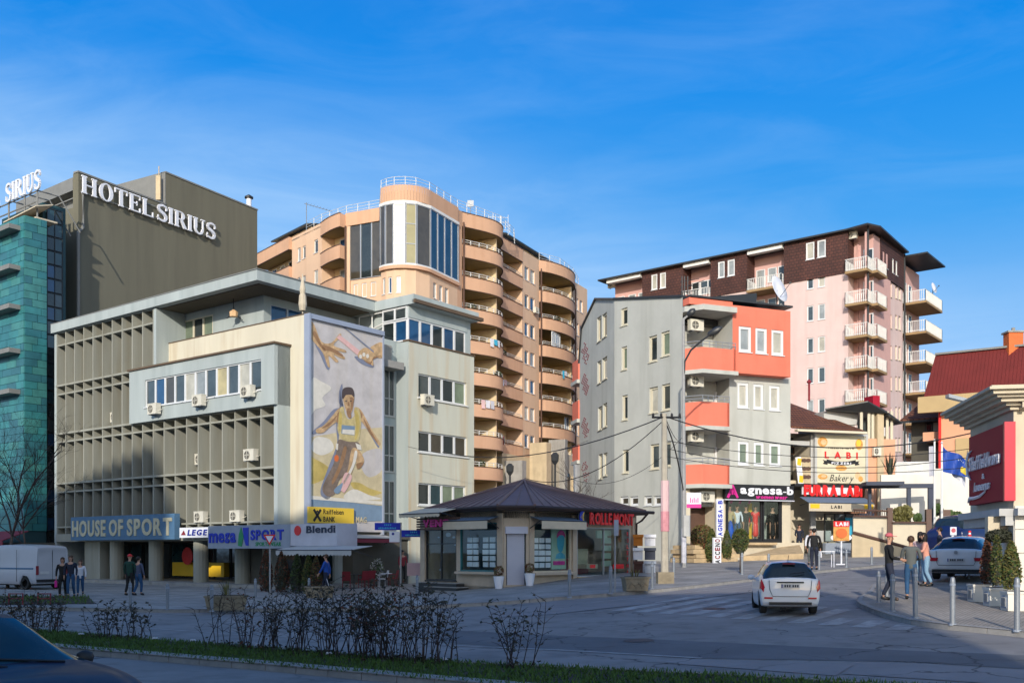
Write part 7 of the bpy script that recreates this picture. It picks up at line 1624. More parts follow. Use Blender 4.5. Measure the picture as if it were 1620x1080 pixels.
# ================================================================ VEHICLES
def cr1(p0, p1, p2, p3, t): return .5*((2*p1)+(-p0+p2)*t+(2*p0-5*p1+4*p2-p3)*t*t+(-p0+3*p1-3*p2+p3)*t**3)
def car(name, label, cat, loc, rz, st, paint, wheels, glassmat='car_glass', wind=None, rear=None, sides=(), wr=.31, group=None):
    """st: stations back to front: (y, z bottom, z belt, z roof, half width belt, half width roof). Lofted skin, real wheel openings, glass cut out of the skin."""
    t = thing(name, label, cat, loc, 0, group); t['_w'] = [0., 0., 0.]; t.rotation_euler = (0, 0, rz)
    def sec(s):
        y, zb, ze, zr, wb, w_ = s; h = zr-ze
        return [(0, zb), (.8*wb, zb), (.96*wb, zb+.07), (wb, zb+(ze-zb)*.45), (.992*wb, zb+(ze-zb)*.8), (.955*wb, ze), (.955*wb+(w_-.955*wb)*.5, ze+h*.5 if h > .15 else ze+.015), (w_, zr-.1 if h > .15 else ze+.03), (w_*.82, zr-.02 if h > .15 else ze+.045), (0, zr+.015 if h > .15 else ze+.06)]
    rows = [sec(s) for s in st]; ys = [s[0] for s in st]; NI, NJ = 4, 2; D = []
    def pt(i, j):
        i = max(0, min(len(rows)-1, i)); j = max(0, min(9, j)); return rows[i][j]+(ys[i],)
    for i in range(len(rows)-1):
        for a in range(NI):
            if a == 0 or True:
                ta = a/NI; line_ = []
                for j in range(9):
                    for b in range(NJ):
                        tb = b/NJ; line_.append(tuple(cr1(*[cr1(*[pt(i-1+k, j-1+l)[c] for l in range(4)], tb) for k in range(4)], ta) if j > 0 and j < 8 else cr1(*[pt(i-1+k, j)[c]+(pt(i-1+k, j+1)[c]-pt(i-1+k, j)[c])*tb for k in range(4)], ta) for c in range(3)))
                line_.append(tuple(cr1(*[pt(i-1+k, 9)[c] for k in range(4)], ta) for c in range(3))); D.append(line_)
    D.append([tuple(pt(len(rows)-1, j)[c]+(pt(len(rows)-1, j+1)[c]-pt(len(rows)-1, j)[c])*b/NJ for c in range(3)) for j in range(9) for b in range(NJ)]+[pt(len(rows)-1, 9)])
    n = len(D); W = len(D[0]); V = {}
    def P3(i, j, sx_):
        x, z, y = D[i][j]; x = x*sx_
        if abs(x) > .45*max(r[3][0] for r in rows):
            for wy in wheels:
                dy = abs(y-wy)
                if dy < wr+.06:
                    za = wr+math.sqrt(max(0, (wr+.06)**2-dy*dy))
                    if z < za: z = za
        return (x, y, z)
    body = MB(); gl = {'windscreen': [], 'rear_window': [], 'side_window': []}
    def isglass(i, j):
        a, b = i/NI, j/NJ
        if wind and wind[0] <= a < wind[1] and b >= 6-.5 and b < 9: return 'windscreen'
        if rear and rear[0] <= a < rear[1] and b >= 5.5 and b < 9: return 'rear_window'
        for s0, s1 in sides:
            if s0 <= a < s1 and 5.5 <= b < 7: return 'side_window'
    for sx_ in (1, -1):
        for i in range(n-1):
            for j in range(W-1):
                q = [P3(i, j, sx_), P3(i+1, j, sx_), P3(i+1, j+1, sx_), P3(i, j+1, sx_)]
                if sx_ < 0: q.reverse()
                g_ = isglass(i, j)
                if g_: gl[g_].append((q, sx_, i, j))
                else: body.poly(q)
    for i in (0, n-1): body.poly([P3(i, j, 1) for j in range(W)]+[P3(i, j, -1) for j in range(W-2, -1, -1)])
    me = body.mesh('body', [paint], smooth=True); bm = bmesh.new(); bm.from_mesh(me); bmesh.ops.remove_doubles(bm, verts=bm.verts, dist=.0008); bmesh.ops.recalc_face_normals(bm, faces=bm.faces); bm.to_mesh(me); bm.free()
    o = bpy.data.objects.new('body', me); COL.objects.link(o); o.parent = t
    o.data.set_sharp_from_angle(angle=R(38)) if hasattr(o.data, 'set_sharp_from_angle') else None
    for k, L_ in gl.items():
        for side in ((0,) if k != 'side_window' else (1, -1)):
            m = MB()
            for q, sx_, i, j in L_:
                if side and sx_ != side: continue
                m.poly(q)
            if not m.f: continue
            me = m.mesh(k, [glassmat if k != 'windscreen' else 'windscreen'], smooth=True); bm = bmesh.new(); bm.from_mesh(me); bmesh.ops.remove_doubles(bm, verts=bm.verts, dist=.0008); bm.to_mesh(me); bm.free(); o = bpy.data.objects.new(k, me); COL.objects.link(o); o.parent = t
    hw = max(r[3][0] for r in rows); ww = .2; wm = None
    for wy in wheels:
        for sx_ in (1, -1):
            w = MB(); cx = sx_*(hw-.13); ring = [(.6*wr, -.5), (.92*wr, -.5), (wr, -.38), (wr, .38), (.92*wr, .5), (.6*wr, .5)]
            i0 = len(w.v)
            for r_, u in ring:
                for k in range(20): a = 2*math.pi*k/20; w.v.append((u*ww, r_*math.cos(a), r_*math.sin(a)))
            for a in range(5):
                for k in range(20): w.f.append((i0+a*20+k, i0+a*20+(k+1) % 20, i0+(a+1)*20+(k+1) % 20, i0+(a+1)*20+k)); w.m.append(0)
            wo = w.build('wheel', 'tyre', t, loc=(cx, wy, wr))
            h = MB()
            for k in range(20):
                a, b = 2*math.pi*k/20, 2*math.pi*(k+1)/20; r0, r1 = .62*wr, .15*wr
                h.poly([(sx_*ww*.3, r0*math.cos(a), r0*math.sin(a)), (sx_*ww*.3, r0*math.cos(b), r0*math.sin(b)), (sx_*ww*.42, r1*math.cos(b), r1*math.sin(b)), (sx_*ww*.42, r1*math.cos(a), r1*math.sin(a))], 0 if k % 4 < 2 else 1)
            h.poly([(sx_*ww*.43, r1*1.02*math.cos(2*math.pi*k/10), r1*1.02*math.sin(2*math.pi*k/10)) for k in range(10)]); h.build('rim', ['rim', 'plastic'], wo)
    # dark underbody closes the wheel openings
    m = MB(); m.box(-hw+.26, hw-.26, ys[0]+.3, ys[-1]-.3, .2, .62); m.build('underbody', 'plastic', t)
    t['_P'] = 0; return t, (lambda i, j, sx_=1: Vector(P3(i, j, sx_))), n
def patch(t, name, pts, mt, th=(0, -.02, 0)):
    m = MB(); m.ext(pts, th, 0); return m.build(name, mt, t)
def mirrors(t, y, z, w, mt, side=None):
    for sx_ in (1, -1):
        m = MB(); m.lathe([(.02, -.1), (.1, -.07), (.12, 0), (.1, .06), (.03, .09)], (0, 0, 0), 10); m.v = [(a*.9, b*.5, c*.8) for a, b, c in m.v]; m.box(min(0, -.16*sx_), max(0, -.16*sx_), -.03, .03, -.06, .0)
        m.build('mirror', mt, t, loc=(sx_*(w+.07), y, z), smooth=True)
def hatch_rear(t, L2, hw, zl, light, plate_z, badge=True, pm='plastic', tall=.2, PF=None):
    y = -L2; i0, i1, j0, j1 = light
    for sx_ in (1, -1):
        m = MB(); n0 = (lambda v: (v+Vector((v.x*.02, -.022, 0))))
        for i in range(i0, i1):
            for j in range(j0, j1): m.poly([n0(PF(i, j, sx_)), n0(PF(i+1, j, sx_)), n0(PF(i+1, j+1, sx_)), n0(PF(i, j+1, sx_))])
        if i0 == 0:                      # carried round onto the tailgate
            c = [n0(PF(0, j, sx_)) for j in range(j0, j1+1)]; q = [Vector((v.x*.72, v.y-.004, v.z)) for v in c]
            for k in range(len(c)-1): m.poly([c[k], c[k+1], q[k+1], q[k]])
        m.build('tail_light', 'tail_red', t)
    m = MB(); m.box(-.26, .26, y-.05, y-.0, plate_z, plate_z+.11); o = m.build('number_plate', 'plate', t)
    m = MB(); m.box(-.255, -.225, y-.056, y-.051, plate_z+.005, plate_z+.105); m.build('plate_band', 'navy', o)
    m = MB(); 
    for k in range(6): m.box(-.17+k*.065+(.03 if k > 2 else 0), -.13+k*.065+(.03 if k > 2 else 0), y-.056, y-.051, plate_z+.025, plate_z+.09)
    m.build('plate_characters', 'plastic', o)['kind'] = 'stuff'
# small white hatchback crossing the junction
ST = [(-1.93, .42, .72, .72, .72, .5), (-1.9, .32, .98, .99, .82, .62), (-1.78, .24, 1.0, 1.12, .845, .6), (-1.42, .2, 1.0, 1.47, .85, .56), (-.75, .18, .98, 1.51, .85, .58), (0, .18, .95, 1.5, .85, .58), (.45, .18, .93, 1.42, .85, .57), (1.15, .18, .94, .95, .84, .62), (1.6, .2, .84, .85, .8, .58), (1.86, .28, .68, .69, .66, .45), (1.93, .38, .55, .56, .45, .3)]
yp = gp(1251, 976); yc = Vector((yp.x, yp.y, 0))+Vector((math.sin(R(9)), math.cos(R(9)), 0))*1.75
ya, Yp, n_ = car('parked_car' if 0 else 'white_car', 'small white hatchback driving away across the junction', 'car', (yc.x, yc.y, G(yc.x, yc.y)), -R(9), ST, 'car_white', (-1.25, 1.25), wind=(6, 7), rear=(2, 3), sides=((3, 4), (4, 6)))
hatch_rear(ya, 1.93, .82, .8, (1, 9, 7, 10), .76, PF=Yp)
ya.scale = (.86, .86, .885)
m = MB(); m.box(-.38, .38, -1.97, -1.9, .9, .94); m.build('handle_trim', 'plastic', ya)
m = MB(); m.tube([(-.6, -1.94, .98), (-.58, -1.955, .7), (-.5, -1.955, .52), (.5, -1.955, .52), (.58, -1.955, .7), (.6, -1.94, .98)], .008, 4); m.build('tailgate_gap', 'plastic', ya)
m = MB(); m.box(-.6, .6, -1.97, -1.85, .28, .36); m.build('bumper_insert', 'plastic', ya)
for sx_ in (1, -1):
    m = MB(); m.box(sx_*.62-.12, sx_*.62+.12, -1.955, -1.9, .45, .5); m.build('reflector', 'tail_red', ya)
m = MB(); m.box(-.18, .18, -1.58, -1.5, 1.43, 1.46); m.build('brake_light', 'deep_red', ya)
m = MB(); m.tube([(0, -1.82, 1.14), (.1, -1.8, 1.17), (.42, -1.74, 1.2)], .014, 4); m.build('wiper', 'plastic', ya); m = MB(); m.tube([(0, -1.3, 1.5), (0, -1.5, 1.68)], .008, 4); m.build('aerial', 'plastic', ya)
mirrors(ya, .62, 1.0, .84, 'car_white')
# white hatchback parked on the pavement
ST2 = [(-2.1, .45, .75, .75, .78, .55), (-2.07, .34, .95, .96, .87, .66), (-1.98, .26, 1.0, 1.06, .885, .64), (-1.5, .2, 1.0, 1.4, .89, .58), (-.85, .18, .98, 1.48, .89, .6), (0, .18, .95, 1.47, .89, .6), (.5, .18, .93, 1.38, .89, .58), (1.3, .18, .92, .93, .88, .66), (1.8, .2, .85, .86, .84, .6), (2.05, .28, .7, .71, .7, .5), (2.1, .4, .56, .57, .5, .35)]
gpnt = gp(1506, 921, .12); th = R(34); gc_ = Vector((gpnt.x, gpnt.y, 0))+Vector((math.sin(th), math.cos(th), 0))*2.0+Vector((.15, 0, 0))
gf, Gp_, _ = car('parked_car', 'white hatchback parked on the pavement beside the pedestrians', 'car', (gc_.x, gc_.y, G(gc_.x, gc_.y)+.12), -th, ST2, 'car_white', (-1.3, 1.3), wind=(6, 7), rear=(2, 3), sides=((3, 4), (4, 6)))
hatch_rear(gf, 2.1, .86, .8, (0, 9, 7, 10), .62, PF=Gp_)
m = MB(); m.box(-.75, .75, -2.13, -2.0, .26, .36); m.build('bumper_insert', 'plastic', gf)
m = MB(); m.ext([(.06*math.cos(a*.5236), -2.1, .93+.06*math.sin(a*.5236)) for a in range(12)], (0, -.03, 0)); m.build('badge', 'alu', gf)
m = MB(); m.box(-.2, .2, -1.66, -1.58, 1.37, 1.4); m.build('brake_light', 'deep_red', gf)
m = MB(); m.tube([(-.62, -2.1, .98), (-.6, -2.13, .6), (-.55, -2.13, .5), (.55, -2.13, .5), (.6, -2.13, .6), (.62, -2.1, .98)], .008, 4); m.build('tailgate_gap', 'plastic', gf)
mirrors(gf, .7, 1.0, .88, 'car_white')
# blue people carrier further up, its back towards us
ST3 = [(-2.2, .5, .8, .8, .8, .6), (-2.15, .34, 1.05, 1.06, .9, .7), (-2.0, .26, 1.08, 1.3, .92, .68), (-1.7, .2, 1.08, 1.72, .93, .66), (-.8, .18, 1.05, 1.8, .93, .68), (.2, .18, 1.02, 1.78, .93, .68), (.7, .18, 1.0, 1.65, .93, .66), (1.5, .18, 1.0, 1.01, .9, .68), (2.0, .22, .88, .89, .84, .6), (2.2, .4, .65, .66, .6, .4)]
bp_ = at(1537, 44); zb_ = G(bp_.x, 44)+.5
bc, _, _ = car('parked_car', 'dark blue people carrier parked behind the white hatchback, half hidden by the corner building', 'car', (bp_.x+.4, 44.5, zb_), -R(60), ST3, 'car_blue', (-1.4, 1.4), wind=(6, 7), rear=(2, 3), sides=((3, 4), (4, 6)))
# delivery van at left
ST4 = [(-2.5, .45, .9, .9, .88, .8), (-2.48, .35, 1.15, 1.8, .93, .82), (-2.45, .3, 1.18, 2.18, .95, .84), (-1.5, .25, 1.18, 2.26, .96, .86), (0, .25, 1.18, 2.28, .96, .86), (.8, .25, 1.16, 2.24, .96, .84), (1.2, .25, 1.12, 2.08, .95, .82), (1.8, .25, 1.12, 1.14, .92, .76), (2.3, .3, .95, .96, .85, .66), (2.48, .4, .72, .73, .7, .5)]
vth = R(-60); vr = at(82, 50.6); vc = vr+Vector((math.sin(vth), math.cos(vth), 0))*2.45
va, _, _ = car('van', 'white delivery van with a thin blue side stripe parked before the shop front at left', 'van', (vc.x, vc.y, .12), -vth, ST4, 'van_white', (-1.6, 1.55), wind=(6, 7), sides=((5, 6),), wr=.34)
for sx_ in (1, -1):
    patch(va, 'tail_light', [Vector((sx_*a, -2.5, z)) for a, z in (((.78, .75), (.93, .75), (.93, 1.2), (.78, 1.2)) if sx_ < 0 else ((.93, .75), (.78, .75), (.78, 1.2), (.93, 1.2)))], 'deep_red', (0, -.03, 0))
    m = MB(); m.box(sx_*.955-.012, sx_*.955+.012, -2.3, 1.3, 1.02, 1.1); m.build('stripe', 'sign_blue', va)
    m = MB(); 
    for yy in (-1.0, .55): m.box(sx_*.965-.004, sx_*.965+.004, yy-.01, yy+.01, .4, 2.0)
    m.build('door_gap', 'plastic', va)
m = MB(); m.box(-.008, .008, -2.51, -2.47, .45, 2.1); m.build('door_gap', 'plastic', va); m = MB(); m.box(-.7, -.2, -2.53, -2.47, .78, .92); m.build('number_plate', 'plate', va); m = MB(); m.box(-.9, .9, -2.56, -2.4, .38, .52); m.build('bumper', 'plastic', va)
mirrors(va, 1.25, 1.25, 1.0, 'plastic')
# dark saloon in the foreground
ST5 = [(-2.2, .45, .75, .76, .7, .5), (-2.15, .3, .95, .96, .83, .66), (-1.6, .2, 1.0, 1.02, .87, .68), (-1.0, .18, 1.0, 1.38, .88, .56), (-.3, .18, .98, 1.43, .88, .57), (.1, .18, .96, 1.41, .88, .56), (.85, .18, .95, .97, .87, .68), (1.5, .18, .87, .88, .85, .64), (2.0, .24, .72, .73, .74, .55), (2.2, .38, .55, .56, .5, .35)]
nc, _, _ = car('dark_car', 'dark blue saloon car in the near lane cut off by the bottom left corner', 'car', (-5.55, 10.1, G(-5.5, 10)), -R(122.7), ST5, 'car_dark', (-1.35, 1.35), wind=(5, 6), rear=(2, 3), sides=((3, 4), (4, 5)))
mirrors(nc, .62, .97, .86, 'plastic')
for a, b in ((-.5, .1), (.1, .55)):
    m = MB(); m.tube([(a, .93, .985), (b, .78, 1.05)], .012, 4); m.build('wiper', 'plastic', nc)

# ================================================================ PEOPLE
def skin(nodes, edges, name, mt, parent, lv=1, off=0):
    me = bpy.data.meshes.new(name); me.from_pydata([n[0] for n in nodes], [], []); me.edges.add(len(edges)); me.edges.foreach_set('vertices', [v for e_ in edges for v in e_]); me.update()
    o = bpy.data.objects.new(name, me); COL.objects.link(o); o.modifiers.new('s', 'SKIN'); sv = me.skin_vertices[0].data
    for i, n in enumerate(nodes):
        r = n[1]; sv[i].radius = (r+off, r+off) if not isinstance(r, tuple) else (r[0]+off, r[1]+off)
    sv[0].use_root = True; o.modifiers['s'].use_smooth_shade = True
    if lv: md = o.modifiers.new('u', 'SUBSURF'); md.levels = lv; md.render_levels = lv
    dg = bpy.context.evaluated_depsgraph_get(); ne = bpy.data.meshes.new_from_object(o.evaluated_get(dg)); bpy.data.objects.remove(o)
    ne.name = name; ne.materials.clear(); ne.materials.append(M[mt]); q = bpy.data.objects.new(name, ne); COL.objects.link(q); q.parent = parent
    return q
def person(label, loc, face, h=1.75, top='black_cloth', legs='denim', hair='hair_dark', hairlen=0, stride=.0, arms=((.1, .05, .2), (.1, .05, .2)), lean=0, long=False, cap=None, cat='person', name='person', group=None, wide=1.0, skirt=False, fingers=True, skinm='skin'):
    """face: heading in degrees clockwise from +Y (away from camera = 0). arms: (forward swing, outward, elbow bend)"""
    t = thing(name, label, cat, loc, 0, group); t['_w'] = [0., 0., 0.]; t.rotation_euler = (0, 0, -R(face)); k = h/1.75; t.scale = (k, k, k)
    ln = lean; V_ = lambda x, y, z: Vector((x, y+ln*max(0, z-.9), z)); st = stride
    # pelvis root
    N = [(V_(0, 0, .95), (.11*wide, .085)), (V_(0, 0, 1.1), (.105*wide, .08)), (V_(0, .01, 1.28), (.155*wide, .105)), (V_(0, 0, 1.42), (.12*wide, .08)), (V_(0, 0, 1.5), .05), (V_(0, .02, 1.56), .055), (V_(0, .03, 1.645), (.073, .088)), (V_(0, .02, 1.72), (.06, .07))]
    E = [(0, 1), (1, 2), (2, 3), (3, 4), (4, 5), (5, 6), (6, 7)]
    def leg(sx_, s):
        hip = Vector((sx_*.09, 0, .9)); kn = Vector((sx_*.1, .05+s*.22, .49)); an = Vector((sx_*.1, s*.42-.02-(.08 if s < 0 else 0), .09+(.07 if s < -.3 else 0))); toe = an+Vector((sx_*.02, .17, -.055 if s > -.3 else -.11)); return [(hip, .088), (kn, .056), (an, .036), (toe, .03)]
    def arm(sx_, a):
        f_, o_, b_ = a; sh = V_(sx_*.185*wide, 0, 1.41); el = sh+Vector((sx_*(.05+o_*.25), f_*.27, -.27+abs(f_)*.05)); fo = Vector((sx_*(.02-b_*.12), f_*.15+b_*.24, -.25+b_*.22)); wr_ = el+fo.normalized()*.25; hd = wr_+fo.normalized()*.075; return [(sh, .052), (el, .038), (wr_, .025), (hd, (.034, .02))], fo.normalized()
    A = {}
    for sx_, s in ((1, st), (-1, -st)):
        b = len(N); N += leg(sx_, s); E += [(0, b), (b, b+1), (b+1, b+2), (b+2, b+3)]
    for sx_, a in ((1, arms[0]), (-1, arms[1])):
        b = len(N); pts, dr = arm(sx_, a); N += pts; E += [(3, b), (b, b+1), (b+1, b+2), (b+2, b+3)]; A[sx_] = (pts, dr)
        if fingers:
            hd = pts[3][0]; side = dr.cross(Vector((sx_, 0, 0))); side = side.normalized() if side.length > .1 else Vector((0, 1, 0))
            for q, (u, l) in enumerate(((-.024, .07), (-.008, .08), (.008, .075), (.024, .06))):
                c = len(N); N += [(hd+side*u+dr*.03, .009), (hd+side*u+dr*(.03+l*.5), .0085), (hd+side*u*1.1+dr*(.03+l)+Vector((-sx_*.02, 0, 0)), .007)]; E += [(b+3, c), (c, c+1), (c+1, c+2)]
            c = len(N); N += [(hd+side*.04-dr*.01, .011), (hd+side*.055+dr*.035, .009)]; E += [(b+3, c), (c, c+1)]
    skin(N, E, 'body', skinm, t)
    # clothes
    tb = [(V_(0, 0, .8 if not long else .68), (.155*wide, .12)), (V_(0, 0, 1.1), (.15*wide, .115)), (V_(0, .01, 1.28), (.172*wide, .125)), (V_(0, 0, 1.42), (.14*wide, .1)), (V_(0, 0, 1.49), .06)]; te = [(0, 1), (1, 2), (2, 3), (3, 4)]
    for sx_ in (1, -1):
        b = len(tb); p = A[sx_][0]; tb += [(p[0][0], .066), (p[1][0], .052), (p[2][0]-A[sx_][1]*.01, .04)]; te += [(3, b), (b, b+1), (b+1, b+2)]
    skin(tb, te, 'jacket', top, t)
    if skirt: lb = [(Vector((0, 0, 1.0)), (.14, .11)), (Vector((0, 0, .75)), (.17, .13)), (Vector((0, 0, .15)), (.19, .15))]; le = [(0, 1), (1, 2)]
    else:
        lb = [(Vector((0, 0, .96)), (.15*wide, .115)), (Vector((0, 0, 1.08)), (.142*wide, .105))]; le = [(0, 1)]
        for sx_, s in ((1, st), (-1, -st)):
            b = len(lb); p = leg(sx_, s); lb += [(p[0][0]+Vector((0, 0, -.02)), .1), (p[1][0], .07), (p[2][0]+Vector((0, 0, .03)), .055)]; le += [(0, b), (b, b+1), (b+1, b+2)]
    skin(lb, le, 'trousers' if not skirt else 'skirt', legs, t)
    for sx_, s in ((1, st), (-1, -st)):
        p = leg(sx_, s); m = MB(); a = p[2][0]; b = p[3][0]; m.lathe([(.04, -.06), (.055, -.03), (.05, .03), (.035, .06)], (0, 0, 0), 8); d = (b-a).normalized(); m.v = [(x*.85, y*2.3, z*.75) for x, y, z in m.v]; o = m.build('shoe', 'plastic', t, smooth=True); o.location = a+d*.07+Vector((0, 0, -.01)); o.rotation_euler = (math.atan2(d.z, d.y)*.6, 0, 0)
    hc_ = V_(0, .02, 1.665)
    if skinm == 'skin':
        m = MB(); m.lathe([(.001, -.02), (.018, -.005), (.012, .03), (.001, .045)], (0, 0, 0), 6); m.build('nose', 'skin', t, smooth=True).location = hc_+Vector((0, .1, -.025))
        for sx_ in (1, -1):
            m = MB(); m.lathe([(.001, -.008), (.011, 0), (.001, .008)], (0, 0, 0), 6); m.build('eye', 'hair_dark', t).location = hc_+Vector((sx_*.032, .093, .012))
            m = MB(); m.lathe([(.005, -.03), (.018, -.01), (.02, .02), (.005, .035)], (0, 0, 0), 6); m.build('ear', 'skin', t, smooth=True).location = hc_+Vector((sx_*.085, 0, 0))
        m = MB(); m.box(-.022, .022, -.005, .005, -.004, .004); m.build('mouth', 'deep_red', t).location = hc_+Vector((0, .09, -.06))
    if hair:
        m = MB(); m.lathe([(.02, -.085), (.07, -.06), (.096, -.01), (.1, .04), (.075, .085), (.03, .108), (.002, .112)], (0, 0, 0), 12); m.v = [(x*.95, y*1.0-.032+(z*.1), z) for x, y, z in m.v]
        if hairlen: m.lathe([(.05, -.14-hairlen), (.085, -.1-hairlen*.6), (.095, -.04), (.08, .02)], (0, -.05, 0), 10)
        m.build('hair', hair, t, smooth=True).location = hc_+Vector((0, 0, .015))
    if cap:
        m = MB(); m.lathe([(.1, 0), (.105, .03), (.09, .07), (.05, .1), (.005, .11)], (0, 0, 0), 12); m.box(-.07, .07, .07, .19, .0, .015); m.build('cap', cap, t, smooth=True).location = hc_+Vector((0, -.005, .04))
    return t, A
def foot(px, py, off=.12): return tuple(gp(px, py, off))
p, _ = person('man in a bright blue tracksuit walking left before the café hedge', foot(516, 941), -80, 1.78, 'track_blue', 'navy_cloth', 'hair_brown', stride=.55, arms=((-.3, .0, .2), (.35, 0, .3)), fingers=True)
for sx_ in (1, -1):
    m = MB(); m.tube([(sx_*.125, .0, .9), (sx_*.17, .16*sx_*1, .5), (sx_*.16, .2*sx_, .15)], .014, 4); m.build('stripe', 'white_cloth', p)
person('man in a dark green jacket and red cap, left of his companion', foot(205, 941), 10, 1.76, 'dark_green', 'black_cloth', None, stride=.15, cap='red', wide=1.12)
person('man in a grey blue jacket and jeans walking beside the man with the red cap', foot(219, 941), 25, 1.68, 'grey_blue', 'denim', 'hair_dark', stride=.2)
p, A = person('woman in a long black coat carrying a pink bag behind the white van', foot(99, 944), 165, 1.66, 'black_cloth', 'black_cloth', 'hair_brown', stride=.25, long=True, hairlen=.05)
m = MB(); q = A[1][0][3][0]; m.box(q.x-.04, q.x+.05, q.y-.13, q.y+.13, q.z-.38, q.z-.1); m.tube([(q.x, q.y-.08, q.z-.1), (q.x, q.y, q.z+.02), (q.x, q.y+.08, q.z-.1)], .008, 4)
bg_ = thing('handbag', 'bright pink bag hanging from the hand of the woman in the black coat', 'bag', p.location, 0); bg_['_w'] = [0., 0., 0.]; bg_.rotation_euler = p.rotation_euler; bg_.scale = p.scale; m.build('bag_body', 'magenta', bg_)
person('woman in a navy jacket, middle one of three walkers at left', foot(112, 944), 170, 1.74, 'navy_cloth', 'denim', 'hair_brown', stride=.2, hairlen=.1)
person('girl in a white top and jeans, rightmost of the three walkers at left', foot(127, 942), 160, 1.55, 'white_cloth', 'denim', 'hair_brown', stride=.35, hairlen=.1)
p, A = person('man in a black coat walking uphill past the bakery', foot(1288, 901), 15, 1.78, 'black_cloth', 'navy_cloth', 'hair_dark', stride=.2, wide=1.1)
q = A[1][0][3][0]; m = MB(); m.box(q.x-.05, q.x+.06, q.y-.06, q.y+.06, q.z-.3, q.z-.03); bg_ = thing('carrier_bag', 'white carrier bag in the hand of the man in the black coat', 'bag', p.location, 0); bg_['_w'] = [0., 0., 0.]; bg_.rotation_euler = p.rotation_euler; bg_.scale = p.scale; m.build('bag_body', 'white_cloth', bg_)
person('man in a black jacket and pink cap standing at the kerb', foot(1407, 949), 100, 1.8, 'black_cloth', 'navy_cloth', None, stride=.12, arms=((.15, 0, .9), (.2, .1, .9)), cap='cap_pink', wide=1.1, lean=-.03)
person('man in a grey sweater and blue jeans seen from behind near the kerb', foot(1441, 947), 20, 1.72, 'grey_cloth', 'denim', 'hair_brown', stride=.12, arms=((.1, .1, 1.0), (.2, .0, .8)), wide=1.05)
person('woman in a salmon top and pale jeans with long dark hair looking down', foot(1466, 927), -75, 1.7, 'salmon', 'denim_pale', 'hair_dark', stride=.1, arms=((.3, 0, 1.3), (.3, 0, 1.3)), lean=.12, hairlen=.18)
person('dark haired woman half hidden behind the woman in the salmon top', foot(1456, 925), 40, 1.72, 'pale_pink', 'denim_pale', 'hair_dark', arms=((.2, 0, 1.0), (.2, 0, 1.0)), hairlen=.12)
person('person in dark clothes behind the roof of the parked white hatchback', foot(1487, 902), -60, 1.72, 'navy_cloth', 'navy_cloth', 'hair_dark')
bx = BK.P(BK.s_(1263, .3), 0, .4); person('person in a dark blue coat standing in the bakery doorway', (bx.x, bx.y, G(bx.x, bx.y)+.18), 200, 1.75, 'navy_cloth', 'navy_cloth', 'hair_dark', arms=((.2, 0, .8), (.1, 0, .3)))
p, A = person('person in white just behind the man in the black coat at the bakery', foot(1283, 893), -160, 1.7, 'white_cloth', 'grey_cloth', 'hair_brown')
bx = HR.P(2.3, 0, 1.0); person('man in a dark red jacket standing on the café terrace', (HR.P(HR.s_(637, .8), 0, .8).x, HR.P(HR.s_(637, .8), 0, .8).y, .35), 150, 1.72, 'deep_red', 'black_cloth', 'hair_dark')
# shop dummies
tz_ = zsh0+.12
for i, (px, top, legs, hh, sk, o, lb, sc) in enumerate(((1154.5, 'ochre_wall', 'navy_cloth', 'hair_brown', False, -.35, 'shop dummy in a yellow top, leftmost in the clothes shop window', 1), (1166, 'white_cloth', 'denim', 'hair_brown', False, -.35, 'shop dummy in a white top and denim skirt in the clothes shop window', 1), (1180, 'black_cloth', 'black_cloth', 'hair_dark', True, -.35, 'shop dummy in a black dress in the clothes shop window', 1), (1195, 'red', 'red', 'hair_dark', True, -.35, 'shop dummy in a long red dress in the clothes shop window', 1), (1222, 'black_cloth', 'black_cloth', 'hair_dark', True, -.5, 'shop dummy in a long black dress behind the shop door', 1))):
    q = GR.P(GR.s_(px, o), tz_, o); person(lb, tuple(q), 180, 2.0, top, legs, hh, arms=((.0, .2, .1), (.1, .1, .3)), cat='mannequin', name='mannequin', group='dummies in the clothes shop', skirt=sk, fingers=False)
q = GR.P(GR.s_(1155.5, -.2), tz_, -.2); m = MB(); m.lathe([(.2, 0), (.22, .5), (.13, .95), (.05, 1.15)], tuple(q), 10); onetop(m, 'mannequin', 'track_blue', 'blue dressed bust standing low in the corner of the clothes shop window', 'mannequin', smooth=True)

